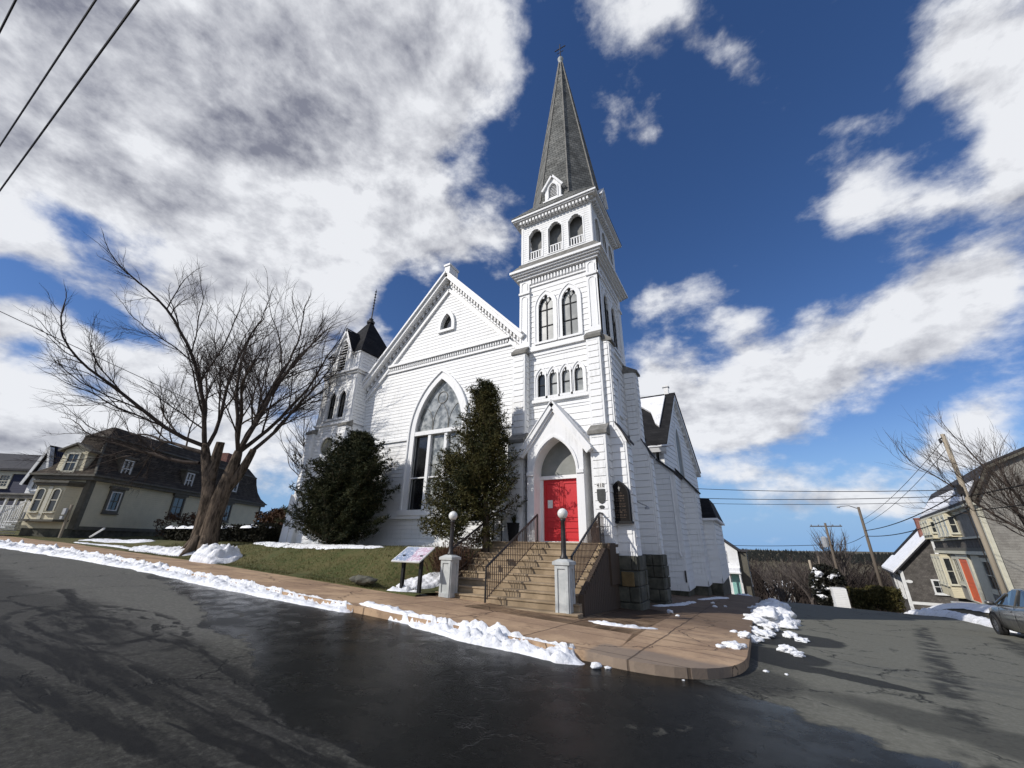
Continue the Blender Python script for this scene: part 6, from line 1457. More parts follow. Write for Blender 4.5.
dormer(1.75, 2.45, ze+.45, ze+1.55, -.10); dormer(13.4, 14.3, ze+.95, ze+2.0, -.10); dormer(7.5, 8.3, ze+.55, ze+1.65, -.10)
# two-storey bay on the front
q = MB(OO); by = [(.42, 0), (.75, .5), (2.2, .5), (2.6, 0)]
def bayp(z, k=1.0, g=0): return [Vector(ff.p(u+(g if u > 1.5 else -g), z, d_*k+(g if d_ > 0 else 0))) for u, d_ in by]
def bayprism(q, z0, z1, g=0):
    a_ = bayp(z0, 1, g); b_ = bayp(z1, 1, g); n_ = 4; q.add(a_+b_, [(i, (i+1) % 4, 4+(i+1) % 4, 4+i) for i in range(4)]+[(3, 2, 1, 0), (4, 5, 6, 7)])
bayprism(q, 2.35, 4.15); ba = q.build('bay', 'olive', oh)
q = MB(OO); bayprism(q, 4.15, 4.30, .12); bayprism(q, 4.30, 4.42, .22); q.build('bay_cornice', 'olive_dark', ba); q = MB(OO); bayprism(q, 2.25, 2.36, .05); q.build('bay_base_moulding', 'olive_dark', ba)
ffb = Fr(Vector(ff.p(0, 0, .5)[:2]), B2, -A2)
for u0, u1 in ((.90, 1.25), (1.72, 2.07)): hwin(OO, ffb, u0, u1, 2.80, 3.95, ba, 'cream', 'glass', .06, 0, round_=True)
q = MB(OO); bar(q, ffb, 1.38, 1.58, 2.36, 4.1, 0, .05); q.build('pilaster', 'cream', ba)
q = MB(OO); c0 = bayp(2.3); 
f0 = Fr(Vector(c0[0][:2]), (c0[1]-c0[0]).to_2d(), (0, 0, 0)[:2]) if False else None
# attic gable over the bay
q = MB(OO); slab(q, ff, [(.6, ze+.3), (2.1, ze+.3), (2.0, ze+1.7), (1.35, ze+2.0), (.7, ze+1.7)], (), .12, -1.2); at = q.build('attic_bay', 'olive', oh)
hwin(OO, Fr(Vector(ff.p(0, 0, .12)[:2]), B2, -A2), 1.1, 1.65, ze+.5, ze+1.45, at, 'cream', 'glass', .10, 1)
q = MB(OO); seg(q, ff, (.45, ze+1.62), (1.37, ze+2.1), .10, -1.1, .3); seg(q, ff, (2.25, ze+1.62), (1.33, ze+2.1), .10, -1.1, .3); q.build('attic_roof', 'olive_dark', at)
q = MB(OO)
for k in range(6): bar(q, ff, 2.75, 3.5, 1.45+k*.15, 1.50+k*.15, .1, 1.45-k*.24)
q.build('porch_step', 'housetrim', oh)
q = MB(OO)
for k in range(9): d_ = 1.5-k*.17; z_ = 1.5+k*.11; q.box(ff.p(2.72, 0, d_)[0]-.012, ff.p(2.72, 0, d_)[0]+.012, ff.p(2.72, 0, d_)[1]-.012, ff.p(2.72, 0, d_)[1]+.012, z_, z_+.9)
q.tube([ff.p(2.72, 2.4, 1.55), ff.p(2.72, 3.35, .15)], .03, 4); q.build('stair_rail', 'housetrim', oh)
# leaning board, post with boxes before the olive house
pp = MB((-33.0, 8.0, 1.3)); pp.tube([(-32.9, 8.15, 1.2), (-32.6, 8.05, 3.15)], .07, 6); po_ = pp.build('signpost', 'polewood'); tag(po_, 'pale wooden post with small grey boxes at the corner of the olive house', 'post')
q = MB((-32.7, 7.95, 2.6)); q.box(-32.95, -32.45, 7.85, 7.93, 2.62, 2.95); q.box(-32.98, -32.55, 7.84, 7.92, 2.38, 2.55); q.build('notice_box', 'insul', po_).location = Vector((-32.7, 7.95, 2.6))-Vector((-33.0, 8.0, 1.3))
q = MB((-31, 9.2, 1.4)); q.tube([(-31.6, 9.0, 1.5), (-30.4, 9.1, 1.95)], .05, 5); o = q.build('leaning_plank', 'housetrim'); tag(o, 'pale plank leaning in the yard below the olive house window', 'plank')

# --- white gabled house with dark striped roof side
WO = (-42, 8.0, 1.3); wh = thing('white_gabled_house', 'narrow white gable fronted house with dark ribbed roof between the navy and olive houses', 'house', WO)
Wb = Vector((-44.6, 9.6)); wf = Fr(Wb, B2, -A2)
q = MB(WO); slab(q, wf, [(.42, 1.0), (1.75, 1.0), (1.75, 5.3), (1.12, 7.6), (.42, 5.4)], (), 0, -9); w_ = q.build('wall', 'housewhite', wh)
hwin(WO, wf, .85, 1.35, 4.7, 5.9, wh, 'housetrim', 'glass', .12, 1); 
q = MB(WO); seg(q, wf, (1.98, 5.0), (1.10, 7.9), .12, -9.2, .28); seg(q, wf, (.28, 5.2), (1.14, 7.9), .12, -9.2, .0); q.build('roof', 'black_roof', wh)
q = MB(WO); seg(q, wf, (1.95, 4.95), (1.12, 7.75), .20, .281, .33); seg(q, wf, (.30, 5.15), (1.12, 7.75), .16, .0, .33); q.build('bargeboard', 'housetrim', wh)
q = MB(WO); slab(q, wf, [(.42, 5.3), (-.6, 5.3), (-.5, 7.8), (1.14, 7.85)], (), -.12, -6)
for k in range(8): seg(q, wf, (.30-k*.12, 5.4), (.95-k*.15, 7.75), .03, -.12, -.06)
q.build('ribbed_roof_side', 'navy', wh)
# --- navy house at the left edge
NO = (-47.5, 4.5, 1.5); nh = thing('navy_house', 'dark navy blue house with low black roof at the left edge', 'house', NO)
Nb = Vector((-47.3, 9.2)); n_f = Fr(Nb, B2, -A2)
q = MB(NO); slab(q, n_f, rect(.14, 9, 1.0, 6.1), (), 0, -8); q.build('wall', 'navy', nh)
q = MB(NO); bar(q, n_f, -.05, 9.5, 6.1, 6.25, -8.4, .4); rr0 = [n_f.p(-.05, 6.25, .4), n_f.p(9.5, 6.25, .4), n_f.p(9.5, 6.25, -8.4), n_f.p(-.05, 6.25, -8.4), n_f.p(.3, 7.9, -3.5), n_f.p(9.5, 8.1, -3.5)]
q.add(rr0, [(0, 1, 5, 4), (2, 3, 4, 5), (3, 0, 4), (1, 2, 5), (0, 3, 2, 1)]); q.build('roof', 'slate', nh)
q = MB(NO); bar(q, n_f, .1, 9.0, 5.88, 6.09, 0, .08); q.build('frieze', 'cream', nh)
hwin(NO, n_f, 1.95, 2.6, 4.95, 5.75, nh, 'cream', 'glass', .14, 2); hwin(NO, n_f, 5.2, 6.2, 4.3, 5.7, nh, 'cream', 'glass', .14, 2)
# --- porch in front of these
PO = (-38.5, 6.0, 1.2); ph = thing('white_porch', 'white railed porch roof and deck beside the olive house steps', 'porch', PO)
pb = Vector((-40.3, 8.7)); p_f = Fr(pb, B2, -A2)
q = MB(PO); bar(q, p_f, 1.26, 9, 1.0, 2.5, -2.5, 0); q.build('deck', 'pier', ph)
q = MB(PO); bar(q, p_f, .6, 9, 4.0, 4.1, -2.6, .15); bar(q, p_f, .7, 9, 3.77, 3.998, -2.5, .05); q.build('roof', 'cap', ph)
for u in (1.28, 1.9, 2.5, 3.2, 4.2): q = MB(PO); bar(q, p_f, u, u+.10, 2.5, 3.77, -.12, 0); q.build('post', 'housetrim', ph)
q = MB(PO); bar(q, p_f, 1.3, 8.9, 3.27, 3.33, -.09, -.03)
k = 1.3
while k < 8.8: bar(q, p_f, k, k+.06, 2.52, 3.27, -.08, -.04); k += .11
q.build('railing', 'housetrim', ph)
q = MB(PO)
for k in range(9): bar(q, p_f, .45, 1.22, 1.5+k*.12, 1.54+k*.12, 1.2-k*.13, 1.45-k*.13)
q.build('porch_step', 'cap', ph)
q = MB(PO)
for k in range(11): d__ = 1.4-k*.13; z__ = 1.5+k*.10; bar(q, p_f, 1.22, 1.26, z__, z__+.8, d__, d__+.05)
q.build('stair_railing', 'housetrim', ph)

# --- right: two-storey house with bays, grey shingled
Q0 = Vector((11.97, 34.87)); uR = Vector((.139, .99)).normalized(); nR = Vector((-uR.y, uR.x)); fR = Vector((uR.y, -uR.x))
RO = (Q0.x, Q0.y, -1.2); rh = thing('shingled_bay_house', 'grey shingled two storey house with cream trimmed bays and an orange door', 'house', RO)
fr1 = Fr(Q0, uR, nR); fr2 = Fr(Q0, fR, -uR); LR = 18.0; zR = 4.25; zb_ = -1.9
q = MB(RO); slab(q, fr1, rect(0, LR, zb_, zR), (), 0, -.2); slab(q, fr2, [(.2, zb_-.6), (9, zb_-.6), (9, 4.25), (8.2, 6.2), (4.6, 7.75), (1.0, 6.15), (.2, zR+.2)], (), 0, -.2)
slab(q, Fr(Q0+uR*LR, fR, uR), [(.2, zb_-.6), (9, zb_-.6), (9, 4.25), (8.2, 6.2), (4.6, 7.75), (1.0, 6.15), (.2, zR+.2)], (), 0, -.2); slab(q, Fr(Q0+fR*9, uR, fR), rect(0, LR, zb_-.6, zR), (), 0, -.2)
q.build('wall', 'shingle2', rh)
q = MB(RO); bar(q, fr1, -.02, .24, zb_-.5, zR-.3, 0, .07); bar(q, fr2, -.0, .14, zb_-.5, zR-.3, 0, .07); bar(q, fr1, 0, LR, zR-.35, zR, 0, .12); 
q.build('corner_board', 'cream', rh)
q = MB(RO)
RP = [(.42, zR-.03), (-.92, 6.30), (-4.6, 7.92), (-8.3, 6.30), (-9.5, zR-.03)]
for k in range(4):
    (d0_, z0_), (d1_, z1_) = RP[k], RP[k+1]
    P_ = [Vector(p) for p in (fr1.p(-.3, z0_, d0_), fr1.p(LR+.3, z0_, d0_), fr1.p(LR+.3, z1_, d1_), fr1.p(-.3, z1_, d1_))]; q.hexa(P_+[p+Vector((0, 0, .13)) for p in P_])
rr1 = q.build('roof', 'slate', rh)
q = MB(RO); bar(q, fr1, -.30, LR+.2, zR-.14, zR+.02, .0, .42); q.build('eaves', 'cream', rr1)
q = MB(RO); P_ = [Vector(p) for p in [fr1.p(.1, zR+.16, .36), fr1.p(LR, zR+.16, .36), fr1.p(LR-.5, zR+1.45, -.50), fr1.p(.1, zR+1.2, -.33)]]; q.hexa([p+Vector((0, 0, .03)) for p in P_]+[p+Vector((0, 0, .12)) for p in P_]); q.build('roof_snow_layer', 'snow', rr1)
q = MB(RO)
for p_, q_ in (((-.1, zR+.12), (.98, 6.22)), ((.98, 6.22), (4.6, 7.82))): seg(q, fr2, p_, q_, .14, .001, .30)
q.build('rake_board', 'olive_dark', rr1)
q = MB(RO); bar(q, fr2, 4.0, 4.7, 7.0, 8.6, -3.2, -2.4); q.build('chimney', 'brick', rr1)
# ground floor porch band
q = MB(RO); bar(q, fr1, .8, LR-.2, 1.75, 2.3, 0, .10); bd_ = q.build('bay_skirt', 'shingle', rh)
q = MB(RO); bar(q, fr1, .6, LR+.05, 2.3, 2.42, 0, .22); bar(q, fr1, .6, LR+.05, 1.35, 1.55, 0, .26); q.build('band_cornice', 'cream', bd_)
q = MB(RO); bar(q, fr1, .7, LR, 1.55, 1.75, 0, .16); q.build('band_roof', 'olive_dark', bd_)
for u0, u1 in ((13.2, 17.8),):
    for z0, z1 in ((zb_, 1.25), (2.48, zR-.2)):
        q = MB(RO); bar(q, fr1, u0, u1, z0, z1, 0, .6); by_ = q.build('bay', 'olive', rh); fb_ = Fr(Vector(fr1.p(0, 0, .6)[:2]), uR, nR)
        for a_ in (13.6, 15.0, 16.4): hwin(RO, fb_, a_, a_+.75, z0+.5 if z0 > 0 else -.9, z1-.3, by_, 'cream', 'glass', .16, 0)
        fb2 = Fr(Vector(fr1.p(u0, 0, 0)[:2]), nR, -uR); hwin(RO, fb2, .14, .48, z0+.5 if z0 > 0 else -.9, z1-.3, by_, 'cream', 'glass', .08, 0)
for u0, u1 in ((6.5, 11.5),):
    q = MB(RO); bar(q, fr1, u0, u1, 2.48, zR-.2, 0, .5); by_ = q.build('bay', 'olive', rh); fb_ = Fr(Vector(fr1.p(0, 0, .5)[:2]), uR, nR)
    for a_ in (6.9, 8.5, 10.1): hwin(RO, fb_, a_, a_+.85, 2.75, zR-.45, by_, 'cream', 'glass', .18, 0)
    fb2 = Fr(Vector(fr1.p(u0, 0, 0)[:2]), nR, -uR); hwin(RO, fb2, .12, .40, 2.75, zR-.45, by_, 'cream', 'glass', .06, 0)
q = MB(RO); ring(q, fr1, rect(6.7, 10.5, -1.8, 1.3), rect(7.3, 9.9, -1.72, 1.02), 0, .12, True); dfm = q.build('door_frame', 'cream', rh)
q = MB(RO); bar(q, fr1, 7.3, 9.9, -1.72, 1.02, .02, .08); dr = q.build('door', 'orange', rh)
q = MB(RO)
for z0, z1 in ((-1.6, -.7), (-.55, .9)): ring(q, fr1, rect(7.5, 9.7, z0, z1), rect(7.65, 9.55, z0+.1, z1-.1), .08, .10, True)
q.build('panel_moulding', 'orange', dr)
hwin(RO, fr1, 1.7, 3.35, -.55, .95, rh, 'cream', 'glass_dark', .22, 1, d=.05); hwin(RO, fr1, 10.8, 12.2, -.6, .95, rh, 'cream', 'glass', .22, 1, d=.05)
q = MB(RO); bar(q, fr1, 4.0, 6.2, -1.9, 1.3, 0, .04); q.build('panelling', 'cream', rh)
q = MB(RO); bar(q, fr1, 6.9, 10.0, -2.4, -1.9, 0, 1.3); bar(q, fr1, 6.9, 10.0, -2.6, -2.15, 1.3, 1.7); q.build('door_step', 'pier', rh)
# --- grey shingled cottage with a white snow-covered roof
G0 = Vector((9.92, 45.77)); GO = (G0.x, G0.y, -2.2); gh = thing('shingled_cottage', 'dark grey shingled cottage with snow covered roof and red brick chimney', 'house', GO)
g1 = Fr(G0, fR, -uR); g2 = Fr(G0, uR, nR)
q = MB(GO); slab(q, g1, [(0, -3.4), (9.5, -3.4), (9.5, .1), (4.4, 4.5), (0, .1)], (), 0, -.2); slab(q, g2, rect(.21, 11, -3.4, .1), (), 0, -.2); slab(q, Fr(G0+uR*11, fR, uR), [(.2, -3.4), (9.5, -3.4), (9.5, .1), (4.4, 4.5), (.2, .1)], (), 0, -.2); q.build('wall', 'shingle', gh)
q = MB(GO); bar(q, g1, -.02, .16, -3, 0, 0, .05); bar(q, g2, 0, .16, -3, 0, 0, .05); bar(q, g2, 0, 11, -.22, .05, 0, .12); bar(q, g1, .16, 9.4, -2.35, -2.15, 0, .05); q.build('corner_board', 'housetrim', gh)
q = MB(GO)
P_ = [Vector(p) for p in (g1.p(-.45, -.3, .3), g1.p(4.4, 4.55, .3), g1.p(4.4, 4.55, -11.4), g1.p(-.45, -.3, -11.4))]; q.hexa([*P_, *[p+Vector((0, 0, .14)) for p in P_]])
P2_ = [Vector(p) for p in (g1.p(4.4, 4.55, .3), g1.p(9.9, -.3, .3), g1.p(9.9, -.3, -11.4), g1.p(4.4, 4.55, -11.4))]; q.hexa([*P2_, *[p+Vector((0, 0, .14)) for p in P2_]])
gr_ = q.build('roof', 'slate', gh)
q = MB(GO); q.hexa([p+Vector((0, 0, .145)) for p in P_]+[p+Vector((0, 0, .30)) for p in P_]); q.build('roof_snow_layer', 'snow', gr_)
q = MB(GO); bar(q, g1, 2.1, 2.75, 1.5, 3.95, -2.6, -1.9); bar(q, g1, 2.06, 2.79, 3.95, 4.06, -2.64, -1.86); q.build('chimney', 'brick', gr_)
hwin(GO, g1, 1.72, 2.32, -1.42, -.62, gh, 'housetrim', 'glass', .11, 1); hwin(GO, g1, 2.5, 3.5, 1.45, 2.5, gh, 'housetrim', 'glass', .14, 2)
for u in (1.3, 3.4, 6.0): hwin(GO, g2, u, u+.8, -1.9, -.5, gh, 'housetrim', 'glass', .14, 1)
q = MB(GO); slab(q, g1, [(.35+.22*math.cos(k*.52), -.75+.12*math.sin(k*.52)) for k in range(12)], (), .04, 0); q.build('name_board', 'housetrim', gh)
q = MB(GO); PP = [Vector(p) for p in (g1.p(.6, .75, -8.6), g1.p(4.1, 4.30, -8.6), g1.p(4.1, 4.30, -11.3), g1.p(.6, .75, -11.3))]; q.hexa([p+Vector((0, 0, .31)) for p in PP]+[p+Vector((0, 0, .34)) for p in PP]); q.build('bare_roof_patch', 'black_roof', gr_)
k_ = 1.29; gh.scale = (k_, k_, k_); gh.location = (GO[0]*k_, GO[1]*k_, 1.6+(GO[2]-1.6)*k_)
# --- white house with teal door beyond the church
TO = (-2.6, 58, -4.5); th = thing('white_teal_house', 'white clapboard house with teal door beyond the church', 'house', TO)
tf = FY(58.0); tq_ = FX(-.75)
def on(px, py, Y): v = ray(px, py); k = Y/v.y; return (v.x*k, 1.6+v.z*k)
zf_ = lambda py, px=730: on(px, py, 43.0)[1]
q = MB(TO); slab(q, tf, [(-7.6, -8), (-1.75, -8), (-1.75, 1.1), (-4.2, 3.0), (-7.6, 1.5)], (), 0, -8); q.build('wall', 'housewhite', th)
q = MB(TO); seg(q, tf, (-1.45, 1.05), (-4.2, 3.15), .14, -8.2, .25); seg(q, tf, (-7.8, 1.3), (-4.2, 3.15), .14, -8.2, .25); q.build('roof', 'slate', th)
q = MB(TO); bar(q, tf, -7.0, -1.8, -1.2, -.75, 0, 1.1); q.build('porch_roof', 'snow', th)
q = MB(TO); bar(q, tf, -7.1, -1.7, -1.35, -1.2, 0, 1.2); bar(q, tf, -1.95, -1.8, -6, -1.35, .9, 1.1); bar(q, tf, -3.0, -2.9, -6, -1.35, .9, 1.1); q.build('porch_frame', 'housetrim', th)
hwin(TO, tf, -3.6, -3.0, .0, 1.0, th, 'housetrim', 'glass', .08, 1); hwin(TO, tf, -3.75, -3.2, -3.0, -1.75, th, 'housetrim', 'glass', .10, 1)
q = MB(TO); bar(q, tf, -2.8, -2.0, -4.3, -1.4, .02, .08); q.build('door', 'teal', th)
UO = (-.8, 60, -5); uh = thing('grey_slim_house', 'slim grey green house end just right of the white teal house', 'house', UO); q = MB(UO); q.box(-1.7, -.85, 58.4, 66, -9, 1.0); q.build('wall', 'olive_dark', uh); q = MB(UO); q.box(-1.8, -.7, 58.2, 66.2, 1.0, 1.2); q.build('roof', 'slate', uh)
for u in (-.6,): hwin(UO, FX(-.85), 59.5, 60.5, -2.6, -1.4, uh, 'housetrim', 'glass', .1, 1)

# ================================================================== POLES AND WIRES
def pole(name, base, top, r0, r1, label, mat='polewood', arm=None, extras=None, group=None):
    e_ = thing(name, label, 'utility pole', base, 0, group); q = MB(base); b_ = Vector(base); t_ = Vector(top); q.tube([b_-Vector((0, 0, .4)), b_.lerp(t_, .5), t_], [r0, (r0+r1)/2, r1], 12); q.build('shaft', mat, e_, smooth=True)
    if arm:
        q = MB(base); z, w_, dx, dy = arm; c_ = b_.lerp(t_, (z-b_.z)/(t_.z-b_.z)); d_ = Vector((dx, dy, 0)).normalized(); q.tube([c_-d_*w_, c_+d_*w_], .06, 4)
        for k in (-.9, -.45, .45, .9): q.lathe(c_+d_*w_*k+Vector((0, 0, .05)), [(.03, 0), (.05, .06), (.03, .14)], 6)
        q.build('crossarm', mat, e_)
    if extras: extras(e_, base)
    return e_
def ex1(e_, base):
    q = MB(base); x, y = 8.6, 25.6
    for k, z in enumerate((4.1, 3.85, 3.3, 6.2)): q.lathe((x-.18, y-.1, z), [(.03, 0), (.06, .05), (.05, .12), (.02, .16)], 7)
    q.tube([(x, y-.02, 6.5), (x-.22, y-.02, 6.35)], .03, 4); q.build('insulator', 'iron', e_)
    q = MB(base); q.box(x-.30, x-.12, y-.2, y+.1, 3.9, 4.3); q.tube([(x-.17, y-.02, 4), (x-.17, y-.02, -1)], .02, 4); q.build('cable_box', 'iron', e_)
pole('utility_pole', (8.6, 25.6, -1.3), (8.6, 25.6, 6.62), .105, .085, 'pale leaning-looking timber utility pole in front of the shingled bay house', 'polewood', None, ex1)
def ex2(e_, base):
    q = MB(base); x, y = 8.0, 42.0; q.tube([(x, y, 5.2), (x-.9, y-.3, 5.5), (x-1.9, y-.5, 5.35)], .05, 6); q.lathe((x-2.0, y-.5, 5.22), [(.16, 0), (.18, .06), (.08, .16)], 8); q.build('street_lamp_arm', 'insul', e_)
    q = MB(base); q.lathe((x+.25, y, 3.1), [(.2, 0), (.22, .1), (.22, .7), (.1, .8)], 10); q.build('transformer', 'iron', e_)
def zat(px, py, Y): return on(px, py, Y)[1]
pole('utility_pole', (on(885, 598, 42)[0], 42.0, -2.6), (on(885, 598, 42)[0], 42.0, zat(861, 507, 42)), .12, .09, 'timber utility pole with lamp arm before the snowy roofed cottage', 'polewood_dark')
px_ = on(885, 598, 42)[0]
q = MB((px_, 42, 5)); q.tube([(px_, 42, 4.5), (px_-.6, 41.8, 4.75), (px_-1.2, 41.7, 4.7)], .035, 6); q.lathe((px_-1.3, 41.7, 4.6), [(.10, 0), (.12, .05), (.05, .1)], 8); o = q.build('street_lamp_arm', 'insul'); tag(o, 'curved grey street lamp arm on the pole before the snowy cottage', 'street lamp')
Yp = 60.0; xb = on(845, 600, Yp)[0]; zt_ = zat(826, 523, Yp)
pole('utility_pole', (xb, Yp, zat(845, 606, Yp)-1), (xb, Yp, zt_), .15, .11, 'farther utility pole with crossarm and transformer at the crest of the side street', 'polewood_dark', (zt_-.35, 1.5, 1, 0))
q = MB((xb, Yp, zt_-2)); q.lathe((xb-.45, Yp, zt_-2.6), [(.3, 0), (.32, .1), (.32, 1.0), (.15, 1.15)], 10); o = q.build('transformer', 'insul'); tag(o, 'grey transformer can hanging on the farther pole', 'transformer')
Yp = 52.0; xb2 = on(818, 597, Yp)[0]; pole('post', (xb2, Yp, zat(818, 600, Yp)-1), (xb2, Yp, zat(809, 560, Yp)), .12, .10, 'short pale pole left of the snowy bush at the crest', 'polewood')
# wires: each spans between real heights over the street
def wire(name, p, q_, sag, label, r_=.012, n_=24, grp='overhead wires'):
    p = Vector(p); q_ = Vector(q_); pts = [p.lerp(q_, k/n_)-Vector((0, 0, sag*4*(k/n_)*(1-k/n_))) for k in range(n_+1)]; m_ = MB(p); m_.tube(pts, r_, 5); o = m_.build(name, 'black'); tag(o, label, 'overhead wire', grp); return o
wire('overhead_wire', (-45, .0, 8.1), (28, .25, 8.1), 0.1, 'lowest of the three parallel wires crossing the top left of the sky', .014)
wire('overhead_wire', (-45, -.4, 8.1), (28, .1, 8.1), 0.1, 'middle of the three parallel wires crossing the top left of the sky', .012)
wire('overhead_wire', (-45, -.9, 8.1), (28, -.4, 8.1), 0.1, 'uppermost of the three parallel wires at the top left corner', .012)
a_ = Vector(on_ := (0, 0, 0)); pA = P3(0, 310, 15.5); pB = P3(190, 400, 19.0); d_ = pB-pA
wire('service_wire', pA-d_*1.2, pB+d_*.15, 0.05, 'single dark service wire running to the maple from the left edge', .014)
T1 = Vector((8.6, 25.6, 6.4)); T2 = Vector((8.6, 25.6, 4.1)); T3 = Vector((px_, 42, zat(861, 520, 42))); T4 = Vector((px_, 42, 2.6)); T5 = Vector((xb, Yp+8, zt_-.3))
wire('overhead_wire', T2, (-14, 25.0, 6.2), .5, 'upper wire running left from the big pole behind the church', .016)
wire('overhead_wire', T2-Vector((0, 0, .25)), (-14, 25.2, 5.4), .5, 'second wire running left from the big pole behind the church', .016)
wire('overhead_wire', T2-Vector((0, 0, .5)), (-14, 25.4, 4.9), .4, 'third wire running left from the big pole behind the church', .012)
wire('overhead_wire', T1, T3, .3, 'top wire between the big pole and the lamp arm pole', .012); wire('overhead_wire', T1+Vector((.1, 0, -.3)), T3+Vector((.1, 0, -.3)), .35, 'second wire between the big pole and the lamp arm pole', .012)
wire('overhead_wire', T2, T4+Vector((0, 0, .3)), .3, 'thick cable between the big pole and the lamp arm pole', .026); wire('overhead_wire', T2-Vector((0, 0, .8)), T4-Vector((0, 0, .1)), .35, 'low thick cable between the big pole and the lamp arm pole', .026)
wire('overhead_wire', T2-Vector((0, 0, .3)), (14, 12, 5.2), .1, 'thick cable from the big pole out of the right edge', .024); wire('overhead_wire', T2-Vector((0, 0, .9)), (14, 12, 4.0), .1, 'low cable from the big pole out of the right edge', .02)
wire('overhead_wire', T4, T5-Vector((0, 0, 2)), .3, 'cable from the lamp arm pole to the farther pole', .02)
wire('overhead_wire', (xb, 60, zt_-2.3), (-20, 58, zt_-1.0), .8, 'long low wire crossing the sky behind the church to the farther pole', .03)

